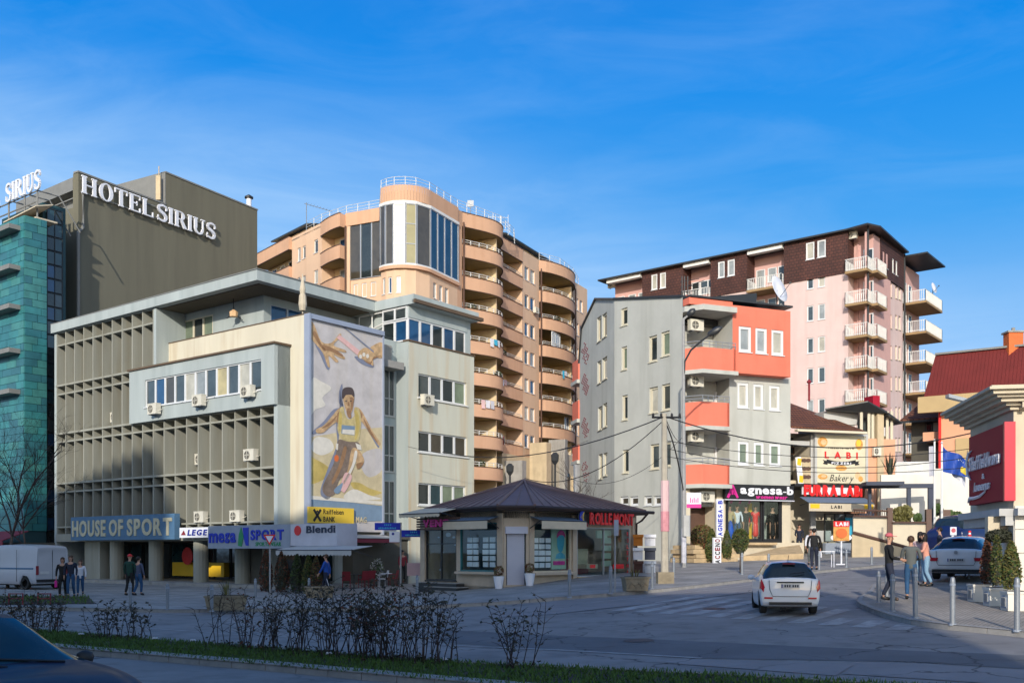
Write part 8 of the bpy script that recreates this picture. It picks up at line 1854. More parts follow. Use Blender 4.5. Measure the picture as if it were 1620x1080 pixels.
# ================================================================ STREET FURNITURE
BOL = None
def bollard(px, py, lb, h=.85, mt='galvanised', grp='steel bollards along the pavement', lean=0):
    global BOL
    p = gp(px, py, .12)
    if BOL is None:
        BOL = thing('bollard', lb, 'bollard', p, 0, grp); BOL['_w'] = [0., 0., 0.]
        m = MB(); m.lathe([(.055, -.02), (.055, .78), (.045, .84), (.02, .86)], (0, 0, 0), 12); m.build('post', mt, BOL, smooth=False)
        m = MB(); m.lathe([(.062, .7), (.062, .74)], (0, 0, 0), 12); m.lathe([(.08, -.02), (.08, .015)], (0, 0, 0), 12); m.build('collar', 'sign_grey', BOL); return
    o = dup(BOL, p, 0, lb, grp); o.rotation_euler = (lean, lean*.5, 0); o.scale = (1.0, 1.0, h/.85)
for a in (
    (1390, 952, 'leftmost steel bollard at the rounded pavement corner, nearest the crossing', .95), (1403, 944, 'steel bollard just behind the leftmost one, by the man in the black jacket', .9), (1412, 966, 'steel bollard with a red dab before the man in the black jacket', .9),
    (1448, 977, 'steel bollard in front of the man in the grey sweater', 1.15), (1507, 987, 'steel bollard on the open pavement throwing a clear shadow', 1.0), (1609, 997, 'steel bollard in front of the white planters at the right edge', 1.05),
    (901, 944, 'steel bollard in front of the pavilion right of its poster window', .9), (966, 938, 'steel bollard beside the thin sign post before the red showroom letters', .9), (1032, 931, 'steel bollard between the two stone tubs', .95), (1066, 912, 'thin steel bollard behind the concrete pole', .8), (1174, 908, 'steel bollard under the round topiary bush', .9),
    (265, 963, 'steel bollard standing before the yellow shop display', .85), (335, 966, 'steel bollard at the left end of the stone trough', .85), (206, 960, 'steel bollard below the two men walking before the blue sign', .85), (404, 945, 'steel bollard left of the give way sign', .8), (489, 944, 'steel bollard before the café hedge', .8), (660, 944, 'steel bollard at the pavilion steps', .85),
    (1296, 901, 'thin bollard beside the man in the black coat on the hill', .75), (1339, 897, 'steel bollard before the round bread sign', .8), (1379, 892, 'steel bollard below the cream garden wall', .8), (1216, 905, 'steel bollard hidden behind the small white car', .8)):
    bollard(*a[:2], a[2], a[3])
# planters
def tub(px, py, lb, w=.9, d=.5, h=.42, mt='tub_stone'):
    p = gp(px, py, .12); t = thing('stone_planter', lb, 'planter', p, 0, 'rough stone planters along the kerb'); t['_w'] = [0., 0., 0.]; t.rotation_euler = (0, 0, R(12)); m = MB()
    w2, d2 = w/2, d/2; m.hexa([(-w2*.88, -d2*.85, 0), (w2*.88, -d2*.85, 0), (w2*.88, d2*.85, 0), (-w2*.88, d2*.85, 0), (-w2, -d2, h), (w2, -d2, h), (w2, d2, h), (-w2, d2, h)]); m.build('trough', mt, t)
    m = MB(); m.box(-w2-.03, w2+.03, -d2-.03, d2+.03, h+.003, h+.06); m.build('rim', mt, t)
    m = MB(); m.box(-w2+.08, w2-.08, -d2+.08, d2-.08, h+.06, h+.075); m.build('soil', 'soil', t)
    m = MB()
    for k in range(3): m.tube([(-w2*.8+k*w2*.55, -d2*.93-.02, h*.25), (-w2*.5+k*w2*.55, -d2*.95-.02, h*.65), (-w2*.2+k*w2*.55, -d2*.93-.02, h*.4)], .018, 4)
    m.build('relief', mt, t); return t
tub(1005, 934, 'rough stone tub standing right of the thin sign post', .85); tub(358, 964, 'rough stone trough at the kerb before the grey shop sign', 1.35); tub(505, 945, 'rough stone trough behind the man in the blue tracksuit', 1.2); 
# tall white planters with conifers
def foliage(name, label, cat, p, shape, n, leaf, mts, trunk=None, seed=0, group=None, core=None):
    r = random.Random(seed); t = thing(name, label, cat, p, 0, group); t['_w'] = [0., 0., 0.]; ms = [MB() for _ in mts]
    for i in range(n):
        x, y, z, s_ = shape(r); m = ms[min(len(mts)-1, int(r.random()**1.0*len(mts)))]; a, b = r.uniform(0, 6.28), r.uniform(-1, 1); u = Vector((math.cos(a), math.sin(a), b)).normalized()*leaf*r.uniform(.6, 1.3); w = u.cross(Vector((r.gauss(0, 1), r.gauss(0, 1), r.gauss(0, 1)))).normalized()*leaf*.45; c = Vector((x, y, z)); m.poly([c-u, c+w, c+u, c-w])
    for k, (m, mt) in enumerate(zip(ms, mts)):
        if m.f: m.build('foliage', mt, t)
    if core: m = MB(); m.lathe(core, (0, 0, 0), 9); m.build('inner_foliage', 'leaf_dark', t)
    if trunk: m = MB(); m.tube([(0, 0, 0), (0, 0, trunk[0])], [trunk[1], trunk[1]*.7], 7); m.build('stem', 'bark', t)
    return t
def cone(h, r0, z0=0, p_=.8):
    def f(r):
        u = r.random()**.8; rad = r0*(math.sin(math.pi*min(1, (.12+u*.88))))**.6*(1-u*.45); a = r.uniform(0, 6.28); q = r.uniform(.8, 1.08); return (rad*q*math.cos(a), rad*q*math.sin(a), z0+u*h, 0)
    return f
def ball(rr, z0):
    def f(r):
        v = Vector((r.gauss(0, 1), r.gauss(0, 1), r.gauss(0, 1))).normalized()*rr*r.uniform(.82, 1.05); return (v.x, v.y, z0+v.z, 0)
    return f
pl0, pl1 = gp(1548, 951, .12), gp(1606, 966, .12)
for i in range(3):
    p = pl0+(pl1-pl0)*(i/2.0*.95); d = (pl1-pl0).normalized(); t = thing('white_planter', ['white arched planter farthest from the kerb of the row of three', 'middle white arched planter of the row of three at the corner', 'white arched planter at the right end of the row of three'][i], 'planter', p, 0, 'white planters with topiary'); t['_w'] = [0., 0., 0.]; t.rotation_euler = (0, 0, math.atan2(d.y, d.x)); l = .52
    m = MB(); m.box(-l/2, l/2, -.2, .3, 0, .4); m.box(-l/2-.02, l/2+.02, -.22, .32, .403, .46); m.build('box', 'white_wall', t)
    m = MB(); pts = [(-l*.36, .06), (l*.36, .06), (l*.36, .28)]+[(l*.36*math.cos(a*.393), .28+.08*math.sin(a*.393)) for a in range(1, 8)]+[(-l*.36, .28)]; m.ext([(x, -.201, z) for x, z in pts], (0, -.012, 0)); m.build('arched_panel', 'sign_grey', t)
    m = MB()
    for k in range(5): m.tube([(-.14+k*.07, -.22, .1), (-.1+k*.06, -.22, .32)], .008, 4)
    m.build('leaf_relief', 'awning_white', t); m = MB(); m.box(-l/2+.05, l/2-.05, -.15, .25, .46, .47); m.build('soil', 'soil', t)
GT = 'topiary in the white planters'
def onp(px, Y, z): q = at(px, Y); return (q.x, q.y, z)
zpl = pl0.z+.45
foliage('cypress', 'brown withered conifer in the left white planter', 'shrub', onp(1562, pl0.y+.2, zpl), cone(1.25, .2), 900, .05, ['leaf_rust', 'leaf_rust', 'bark'], (1.0, .03), 1, GT, [(.08, .1), (.12, .5), (.03, 1.1)])
foliage('cypress', 'slim green conifer in the middle white planter', 'shrub', onp(1577, pl0.y-.6, zpl), cone(1.3, .17), 1000, .05, ['leaf_green', 'leaf_olive', 'leaf_dark'], (1.0, .03), 2, GT, [(.08, .1), (.1, .5), (.03, 1.2)])
foliage('cypress', 'fuller green conifer in the right white planter', 'shrub', onp(1600, pl1.y+.3, zpl-.03), cone(1.15, .25), 1400, .05, ['leaf_olive', 'leaf_green', 'leaf_olive'], (1.0, .03), 3, GT, [(.12, .1), (.16, .5), (.03, 1.1)])
foliage('topiary_ball', 'dark flat topped topiary ball on a stem above the white planters', 'shrub', onp(1581, pl0.y+.1, zpl), (lambda r: (lambda q: (q[0]*1.35, q[1]*1.35, 1.28+(q[2])*.75, 0))(ball(.24, 0)(r))), 1100, .045, ['leaf_dark'], (1.2, .03), 4, GT, [(.1, 1.15), (.25, 1.25), (.1, 1.4)])
# shrubs at the clothes shop
zt_ = G(10, 53)+.12
GS = 'clipped shrubs before the clothes shop'
def atg(px, py): q = gp(px, py, .12); return tuple(q)
q = GR.P(GR.s_(1111, 2.0), 0, 2.0); foliage('shrub', 'round golden shrub before the brown shutter, left of the white banners', 'shrub', (q.x, q.y, tz-.5), (lambda r: (lambda v: (v[0], v[1]*.9, v[2]*1.05, 0))(ball(.62, .75)(r))), 2200, .07, ['leaf_olive', 'leaf_olive', 'leaf_rust'], (.6, .05), 5, GS, [(.2, .3), (.5, .75), (.2, 1.2)])
q = GR.P(GR.s_(1126, 2.6), 0, 2.6); foliage('shrub', 'tall green shrub just left of the lower white banner', 'shrub', (q.x, q.y, tz-1.0), cone(1.7, .38), 1900, .07, ['leaf_green', 'leaf_olive'], (.8, .05), 6, GS, [(.2, .3), (.3, .8), (.1, 1.5)])
q = GR.P(GR.s_(1150, 2.6), 0, 2.6); foliage('shrub', 'green shrub showing right of the lower white banner', 'shrub', (q.x, q.y, tz-.85), cone(1.5, .3), 1500, .07, ['leaf_green', 'leaf_olive'], (.8, .05), 7, GS, [(.15, .3), (.25, .8), (.1, 1.3)])
q = atg(1171, 905); foliage('topiary_ball', 'olive green topiary ball on a bare stem before the stone terrace', 'shrub', q, (lambda r: (lambda v: (v[0], v[1], v[2]*1.45, 0))(ball(.36, .95)(r))), 1700, .05, ['leaf_olive', 'leaf_green'], (.9, .035), 8, GS, [(.15, .8), (.3, 1.25), (.1, 1.7)])
# lower banner of the clothes shop
f5 = Fac(tuple(GR.P(0, 0, 2.9)[:2]), GR.d)
vsign('banner_sign', 'lower white upright banner with dark red and dark letters before the stone terrace', GR, (GR.s_(1129, 3.1), GR.s_(1141, 3.1), GR.z_(1135, 899, 3.1), GR.z_(1135, 850, 3.1)), 3.1, 'CACCENO', 'deep_red', 'letter_white', mats=['deep_red', 'plastic'])
# poles
mat('sign_soft', (.6, .26, .29), .7, .2, 5)
t = thing('utility_pole', 'pale concrete utility pole with a pink poster and a rough stone foot', 'pole', gp(1052, 922, .12)); p = Vector(t['_w']); Yp = p.y; ztp = CZ+(HY-654)/F*Yp
m = MB(); m.tube([p, Vector((p.x-.03, p.y, ztp))], [.16, .1], 8); m.build('pole', 'pole_concrete', t)
m = MB(); m.box(p.x-.3, p.x+.3, p.y-.28, p.y+.28, p.z-.1, p.z+.42); m.build('foot', 'tub_stone', t)
m = MB(); m.tube([Vector((p.x-.5, p.y-.05, ztp-.15)), Vector((p.x+.6, p.y-.05, ztp-.15))], .04, 5)
for dx in (-.45, -.15, .25, .55): m.lathe([(.03, 0), (.05, .08), (.03, .16)], (p.x+dx, p.y-.05, ztp-.15), 6)
m.build('insulators', 'plastic', t)
zp0, zp1 = CZ+(HY-840)/F*Yp, CZ+(HY-760)/F*Yp; m = MB(); m.tube([Vector((p.x, p.y, zp0)), Vector((p.x, p.y, zp1))], .16, 10); m.build('poster', 'pale_pink', t); m = MB(); m.tube([Vector((p.x, p.y, zp0)), Vector((p.x, p.y, zp0+.75))], .164, 10); m.build('poster', 'sign_soft', t)
UP = Vector((p.x, p.y, ztp))
t = thing('street_lamp', 'tall grey street lamp with a second curved arm, before the coral balconies', 'street lamp', gp(1082.5, 897, .12)); p = Vector(t['_w']); Yp = p.y; Z_ = lambda y: CZ+(HY-y)/F*Yp; X_ = lambda x: (x-CX)/F*Yp
m = MB(); m.tube([p, Vector((X_(1081), p.y, Z_(505)))], [.11, .07], 8); m.tube([Vector((X_(1081), p.y, Z_(505))), Vector((X_(1086), p.y, Z_(501))), Vector((X_(1092), p.y-.1, Z_(497)))], [.06, .05, .05], 6); m.build('pole', 'pole_grey', t)
def lamphead(t, c, d, l=.75):
    m = MB(); m.lathe([(.02, -.5), (.13, -.42), (.2, -.05), (.19, .2), (.1, .42), (.02, .5)], (0, 0, 0), 10); o = m.build('lamp_head', 'dark_frame', t, smooth=True, loc=tuple(Vector(c)-Vector(t['_w']))); o.scale = (.85, .55, l); o.rotation_euler = Vector(d).to_track_quat('Z', 'X').to_euler(); return o
lamphead(t, (X_(1093), p.y-.1, Z_(495)), (.6, -.2, .55), .5)
m = MB(); m.tube([Vector((X_(1082), p.y, Z_(600))), Vector((X_(1083), p.y-.05, Z_(572))), Vector((X_(1092), p.y-.15, Z_(555))), Vector((X_(1108), p.y-.3, Z_(541))), Vector((X_(1120), p.y-.4, Z_(533)))], .05, 6); m.build('curved_arm', 'dark_frame', t)
lamphead(t, (X_(1128), p.y-.45, Z_(527)), (.8, -.25, .42), .8)
for y0, y1 in ((800, 835),): m = MB(); m.tube([Vector((X_(1085), p.y-.12, Z_(848))), Vector((X_(1085), p.y-.12, Z_(815)))], .2, 8); m.build('meter_box', 'awning_white', t)
m = MB(); m.tube([Vector((X_(1082), p.y, Z_(890))), Vector((X_(1082), p.y, Z_(835)))], .125, 8); m.build('stickers', 'sign_pale', t)
LP = (X_, Z_, Yp)
q = thing('shop_sign', 'small white and magenta sign fixed to the street lamp', 'sign', (X_(1097), p.y, Z_(803))); m = MB(); m.box(X_(1086), X_(1109), p.y-.06, p.y, Z_(803), Z_(779)); m.build('board', 'letter_white', q); m = MB(); m.box(X_(1086), X_(1109), p.y-.066, p.y-.061, Z_(803), Z_(797)); m.build('printed_band', 'magenta', q)
m = MB(); 
for k in range(5): m.box(X_(1091+k*3), X_(1092.6+k*3), p.y-.066, p.y-.061, Z_(795), Z_(787+k % 2*2))
m.build('lettering', 'magenta', q)
ac_unit('air conditioner under the lowest coral balcony beside the clothes shop', GR, GR.s_(1117, .1), GR.z_(1117, 794, .1), -.1, 'air conditioners on the coral balconies')
# give way sign, street name signs, thin posts
p = gp(427, 944, .12); t = thing('road_sign', 'red and white give way triangle on a grey post before the grey shop sign', 'road sign', p); Yq = p.y; X2 = lambda x: (x-CX)/F*Yq; Z2 = lambda y: CZ+(HY-y)/F*Yq
m = MB(); m.tube([p, Vector((p.x, p.y, Z2(840)))], .035, 8); m.build('post', 'pole_grey', t)
tri = lambda s: [Vector((p.x+a*s, p.y-.06, Z2(851)+b*s)) for a, b in ((-.5, .3), (0, -.57), (.5, .3))]
m = MB(); m.ext(tri(.52), (0, -.02, 0)); m.build('border', 'red', t); m = MB(); m.ext([v+Vector((0, -.024, 0)) for v in tri(.34)], (0, -.004, 0)); m.build('face', 'letter_white', t)
p = gp(634, 936, .12); t = thing('street_name_sign', 'grey pole with two blue street name plates and a white arrow sign', 'road sign', p); Yq = p.y
m = MB(); m.tube([p, Vector((p.x, p.y, Z2(826)))], .04, 8); m.build('post', 'pole_grey', t)
for a, b, y0, y1 in ((593, 633.5, 838, 826.5), (635.5, 673, 849, 838)):
    m = MB(); m.box(X2(a), X2(b), p.y-.05, p.y-.02, Z2(y0), Z2(y1)); o = m.build('name_plate', 'royal', t)
    m = MB(); 
    for k in range(11): u = a+6+k*(b-a-12)/11; m.box(X2(u), X2(u+1.7), p.y-.056, p.y-.051, Z2(y0-1.8), Z2(y0-4.4+(k % 3 == 0)*.5))
    for k in range(4): u = (a+b)/2-5+k*3; m.box(X2(u), X2(u+1.6), p.y-.056, p.y-.051, Z2(y1+4.6), Z2(y1+2.2))
    m.build('small_letters', 'sky_blue', o)['kind'] = 'stuff'
m = MB(); m.box(X2(616), X2(632.5), p.y-.05, p.y-.02, Z2(857), Z2(840)); o = m.build('arrow_plate', 'letter_white', t); m = MB(); m.ext([Vector((X2(622+2.2*math.cos(a*.785)), p.y-.056, Z2(844+2.2*math.sin(a*.785)))) for a in range(8)], (0, -.004, 0)); m.build('symbol', 'navy', o)
p = gp(973, 936, .12); t = thing('sign_post', 'thin post with the grey edge of a sign before the red showroom letters', 'road sign', p); Yq = p.y
m = MB(); m.tube([p, Vector((p.x, p.y, Z2(822)))], .03, 6); m.build('post', 'pole_grey', t); m = MB(); m.box(X2(971), X2(978), p.y-.12, p.y-.05, Z2(847), Z2(822)); m.build('plate', 'sign_grey', t)
for px, py, lb, c in ((1534, 898, 'short white and red marker post behind the parked hatchback', 'red'), (1507, 902, 'no parking sign with a pink rim on a short post behind the parked hatchback', 'cap_pink')):
    p = gp(px, py, .12); t = thing('marker_post', lb, 'road sign', p); Yq = p.y
    m = MB(); m.tube([p, Vector((p.x, p.y, Z2(842)))], .05, 8); m.build('post', 'letter_white', t)
    if c == 'red': m = MB(); m.tube([Vector((p.x, p.y, Z2(850))), Vector((p.x, p.y, Z2(845)))], .07, 8); m.tube([Vector((p.x, p.y, Z2(842))), Vector((p.x, p.y, Z2(839)))], .06, 8); m.build('band', 'red', t)
    else: m = MB(); m.box(X2(1502), X2(1512), p.y-.08, p.y-.05, Z2(846), Z2(833)); m.build('plate', 'letter_white', t); m = MB(); m.ext([Vector((X2(1507+3.6*math.cos(a*.628)), p.y-.085, Z2(838.5+3.6*math.sin(a*.628)))) for a in range(10)], (0, -.004, 0)); m.build('disc', c, t)
# bread sign
p = gp(1331, 893, .12); t = thing('pavement_sign', 'round edged red and orange bread sign on a white stand before the bakery', 'sign', p); Yq = p.y
m = MB(); m.tube([p, Vector((p.x, p.y, Z2(852)))], .04, 6); m.tube([p+Vector((-.25, 0, .02)), p+Vector((.25, 0, .02))], .03, 5); m.build('stand', 'letter_white', t)
m = MB(); m.box(X2(1318), X2(1343), p.y-.06, p.y, Z2(855), Z2(824)); m.build('board', 'orange_slat' if 0 else 'bread', t); m = MB(); m.box(X2(1318), X2(1343), p.y-.075, p.y-.061, Z2(833), Z2(824)); m.build('header', 'red', t)
m = MB(); m.ext([Vector((X2(1330.5+9*math.cos(a*.45)), p.y-.08, Z2(843+8*math.sin(a*.45)))) for a in range(14)], (0, -.02, 0)); m.build('bread_picture', 'terracotta', t)
m = MB(); m.ext([Vector((X2(1331+17*math.cos(a*.45)), p.y+.01, Z2(850+6.5*math.sin(a*.45)))) for a in range(14)], (0, .03, 0)); m.build('oval_board', 'letter_white', t)
letters(t, Fac((X2(1321), p.y-.08), (1, 0)), 'LABI', (0, X2(1341)-X2(1321), Z2(831.5), Z2(825.5)), 'letter_white', 0, .01, .03, .15, False, 'lettering')
p = gp(1306, 897, .12); m = MB(); m.box(p.x-.35, p.x+.35, p.y-.2, p.y+.2, p.z+.7, p.z+.74)
for dx in (-.33, .33):
    for dy in (-.17, .17): m.tube([(p.x+dx, p.y+dy, p.z), (p.x+dx, p.y+dy, p.z+.7)], .02, 4)
onetop(m, 'table', 'letter_white', 'small white table at the bakery door behind the man in the black coat', 'table')
# café furniture, wire to parked parasol on the roof
def chair(p, rz, mt, lb, grp):
    t = thing('chair', lb, 'chair', p, 0, grp); t['_w'] = [0., 0., 0.]; t.rotation_euler = (0, 0, rz)
    m = MB(); m.box(-.22, .22, -.22, .22, .42, .47); m.build('seat', mt, t); m = MB(); m.hexa([(-.21, .2, .47), (.21, .2, .47), (.21, .24, .47), (-.21, .24, .47), (-.21, .3, .9), (.21, .3, .9), (.21, .33, .9), (-.21, .33, .9)]); m.build('backrest', mt, t)
    for x in (-.19, .19):
        for y in (-.19, .19): m = MB(); m.tube([(x, y, 0), (x, y, .42)], .018, 5); m.build('leg', mt, t)
        m = MB(); m.tube([(x, -.2, .45), (x, -.2, .66), (x, .24, .68)], .018, 5); m.build('armrest', mt, t)
    return t
q = HR.P(HR.s_(605, 1.2), .12, 1.2); chair(tuple(q), R(-70), 'letter_white', 'white plastic chair on the dark café terrace', 'café chairs')
q = HR.P(HR.s_(597, 1.2), .12, .9)
for px, o, lb in ((548, 1.6, 'dark red café chair right behind the man in blue'), (575, 1.4, 'dark red café chair left of the white pillar'), (584, .8, 'dark red café chair close to the white pillar'), (621, .9, 'dark red café chair right of the white chair')):
    q = HR.P(HR.s_(px, o), .12, o); chair(tuple(q), R(px), 'deep_red', lb, 'café chairs')
for px, o, lb in ((560, 1.5, 'café table between the two left red chairs'), (611, 1.5, 'pale café table top behind the white chair')):
    q = HR.P(HR.s_(px, o), .12, o); t = thing('cafe_table', lb, 'table', q, 0, 'café tables'); t['_w'] = [0., 0., 0.]; m = MB(); m.lathe([(.32, .72), (.32, .75)], (0, 0, 0), 14); m.build('table_top', 'letter_white' if px > 600 else 'dark_frame', t); m = MB(); m.lathe([(.2, 0), (.03, .04), (.03, .72)], (0, 0, 0), 8); m.build('stand', 'dark_frame', t)
m = MB(); q = at(654, 47); m.box(q.x-.3, q.x+.45, 47, 47.5, .9, 1.5); onetop(m, 'parcel_pile', 'pale_pink', 'small pile of pink and white goods on the pavilion platform', 'goods')
p = HR.P(.1, 14.3, -.5); m = MB(); m.tube([p, p+Vector((0, 0, 2.1))], .03); m.lathe([(.16, .2), (.22, .5), (.18, 1.0), (.13, 1.05), (.16, 1.3), (.08, 1.75), (.02, 2.0)], tuple(p), 10); onetop(m, 'parasol', 'awning_cream', 'closed cream parasol on the roof terrace above the mural', 'parasol')
p = HL.P(HL.s_(372, -1.5), 15.6, -1.4); t = thing('wall_lamp', 'rusty floodlight cluster hanging under the canopy above the cream parapet', 'lamp', p); m = MB(); m.lathe([(.05, 0), (.25, -.15), (.22, -.4)], tuple(p), 8); m.build('shade', 'bread_pale', t); m = MB(); m.tube([p+Vector((-.4, 0, -.5)), p+Vector((0, 0, -.2)), p+Vector((.5, 0, -.6))], .03); m.tube([p, p+Vector((0, 0, .65))], .03); m.build('bracket', 'dark_frame', t)
# satellite dishes and roof things
def dish(p, r_, d, lb, mt='letter_white'):
    t = thing('satellite_dish', lb, 'satellite dish', p, 0, 'satellite dishes on roofs'); t['_w'] = [0., 0., 0.]
    m = MB(); m.lathe([(.01, 0), (r_*.5, r_*.06), (r_, r_*.24), (r_*1.01, r_*.22), (r_*.5, r_*.03), (.01, -.03)], (0, 0, 0), 18); o = m.build('dish', mt, t, smooth=True); o.rotation_euler = Vector(d).to_track_quat('Z', 'X').to_euler()
    m = MB(); e = Vector(d).normalized()*r_*1.1; m.tube([Vector(d).normalized()*.02+Vector((0, 0, -r_*.8)), e], .02, 4); m.box(e.x-.05, e.x+.05, e.y-.05, e.y+.05, e.z-.05, e.z+.05); m.tube([(0, 0, 0), (0, .1, -r_*1.1)], .035, 5); m.build('arm', 'dark_frame', t)
zr_ = lambda y, Y: CZ+(HY-y)/F*Y
dish((at(1229, 61).x, 61, zr_(459, 61)), .85, (.7, -.65, .3), 'large white satellite dish on the coral roof')
dish((at(1476, 101).x, 101, zr_(456, 101)), .55, (.6, -.6, .2), 'white satellite dish at the right end of a pink balcony')
m = MB(); X3, Z3 = (lambda x: at(x, 59).x), (lambda y: zr_(y, 59))
for px in (1079, 1083, 1088): m.tube([(X3(px), 59, Z3(482)), (X3(px), 59, Z3(437))], .035, 5)
for y in (443, 452, 460): m.tube([(X3(1076), 59, Z3(y+3)), (X3(1106), 59, Z3(y-2))], .02, 4)
m.tube([(X3(1088), 59, Z3(452)), (X3(1112), 58.5, Z3(447))], .02, 4); onetop(m, 'antenna', 'dark_frame', 'cluster of dark aerials on the roof corner of the grey building', 'antenna')
m = MB(); m.lathe([(.3, -.1), (.42, .1), (.4, .35), (.1, .5)], (X3(1089), 59.3, Z3(478)), 12); onetop(m, 'roof_tank', 'terracotta', 'round orange tank on the roof edge of the grey building', 'tank', smooth=True)
for px, y in ((1280, 634),): m = MB(); m.tube([(at(px, 64).x, 64, zr_(634, 64)), (at(px, 64).x, 64, zr_(606, 64))], .07, 6); m.lathe([(.12, 0), (.16, .1), (.04, .25)], (at(px, 64).x, 64, zr_(606, 64)), 8); onetop(m, 'chimney_pipe', 'deep_red', 'thin dark red flue pipe above the brown tiled roof', 'chimney')
m = MB(); p = gp(912, 905); p = at(878, 60); m.tube([Vector((p.x, 60, 1)), Vector((p.x, 60, zr_(735, 60)))], .07, 6); m.lathe([(.06, 0), (.22, .25), (.24, .6), (.1, .75)], (p.x, 60, zr_(735, 60)), 8); onetop(m, 'park_lamp', 'dark_frame', 'dark old style lamp post behind the pavilion roof', 'street lamp')
m = MB(); p = at(822, 62); m.tube([Vector((p.x-.6, 62, 1)), Vector((p.x-.6, 62, zr_(752, 62)))], .07, 6); m.lathe([(.06, 0), (.22, .25), (.24, .6), (.1, .75)], (p.x-.6, 62, zr_(752, 62)), 8); onetop(m, 'park_lamp', 'dark_frame', 'dark old style lamp post left of the pavilion roof top', 'street lamp')
# wires
def wire(a, b, sag, r_, lb):
    m = MB(); a, b = Vector(a), Vector(b); m.tube([a+(b-a)*i/18-Vector((0, 0, sag*4*(i/18)*(1-i/18))) for i in range(19)], r_, 4); onetop(m, 'cable', 'plastic', lb, 'cable', 'overhead cables', base=tuple(a))
u = UP-Vector((0, 0, .1)); X_, Z_, Yl = LP
W3 = lambda x, y, Y: (at(x, Y).x, Y, zr_(y, Y))
wire(u, W3(700, 715, 56), .8, .022, 'cable from the concrete pole across the orange balconies to the cream building')
wire(u-Vector((0, 0, .1)), W3(830, 756, 52), 1.0, .02, 'cable from the concrete pole sagging towards the pavilion roof')
wire(u, W3(1640, 655, 36), 1.2, .022, 'thick cable from the concrete pole across the coral balconies to the right edge')
wire(u-Vector((0, 0, .9)), W3(1650, 690, 36), .7, .012, 'thin cable passing just under the windows to the right edge')
wire(u-Vector((0, 0, 1.2)), W3(1650, 700, 34), .8, .012, 'lower thin cable crossing the bakery banner')
wire(u-Vector((0, 0, 1.5)), W3(1660, 722, 34), .6, .012, 'lowest thin cable crossing towards the flag')
wire(u-Vector((0, 0, .2)), (X_(1081), Yl, Z_(775)), -.4, .03, 'bundle of cables dropping from the concrete pole to the street lamp')
wire(u, (X_(1081), Yl, Z_(700)), .3, .015, 'slack cable between the concrete pole and the street lamp')
wire(W3(880, 745, 55), (X_(1081), Yl, Z_(690)), 1.4, .012, 'thin slack cable across the lower grey wall')
wire(W3(645, 706, 55), W3(935, 695, 67), .9, .012, 'thin cable over the pavilion roof from the cream wall to the grey gable')

# ================================================================ TREES AND SHRUBS
def bare_tree(label, base, h, spread, seed, lim=5, r0=.14, mt='bark', grp='bare trees', lean=(0, 0)):
    r = random.Random(seed); t = thing('bare_tree', label, 'tree', base, 0, grp); t['_w'] = [0., 0., 0.]; tr, cr_ = MB(), MB()
    def br(p, d, l, rad, dep):
        n = 3; pts = [p]; q = p.copy(); dd = d.copy()
        for i in range(n): dd = (dd+Vector((r.gauss(0, .13), r.gauss(0, .13), r.gauss(.03, .08)))).normalized(); q = q+dd*l/n; pts.append(q.copy())
        (tr if dep < 1 else cr_).tube(pts, [rad*(1-.4*i/n) for i in range(n+1)], 6 if dep < 2 else 3, cap=False)
        if dep >= lim: return
        for k in range(r.choice((2, 3, 3)) if dep else 5):
            s = pts[r.choice((1, 2, 3))] if dep else pts[r.choice((2, 3, 3))]; a = r.uniform(0, 6.28); nd = (dd+Vector((math.cos(a), math.sin(a), r.uniform(-.1, .5)))*spread).normalized(); br(s, nd, l*r.uniform(.55, .8), rad*.55, dep+1)
    br(Vector((0, 0, 0)), Vector((lean[0], lean[1], 1)).normalized(), h*.34, r0, 0); tr.build('trunk', mt, t); cr_.build('branches', 'twig', t)
bare_tree('bare tree at the far left edge, its twigs before the teal tower', (at(12, 52).x, 52, .12), 12, .75, 4, 7, .1)
bare_tree('slender bare tree rising behind the white van', (at(52, 57).x, 57, .12), 9.5, .7, 11, 7, .07)
bare_tree('thin bare tree behind the pavilion, against the yard wall', (at(892, 60).x, 60, 1.4), 7.5, .7, 21, 5, .08); bare_tree('thin bare sapling beside the coral gable balconies', (at(905, 63).x, 63, 1.6), 7, .6, 23, 5, .07); bare_tree('twiggy bare tree left of the grey gable, low behind the roof', (at(868, 62).x, 62, 1.4), 6, .8, 29, 5, .06)
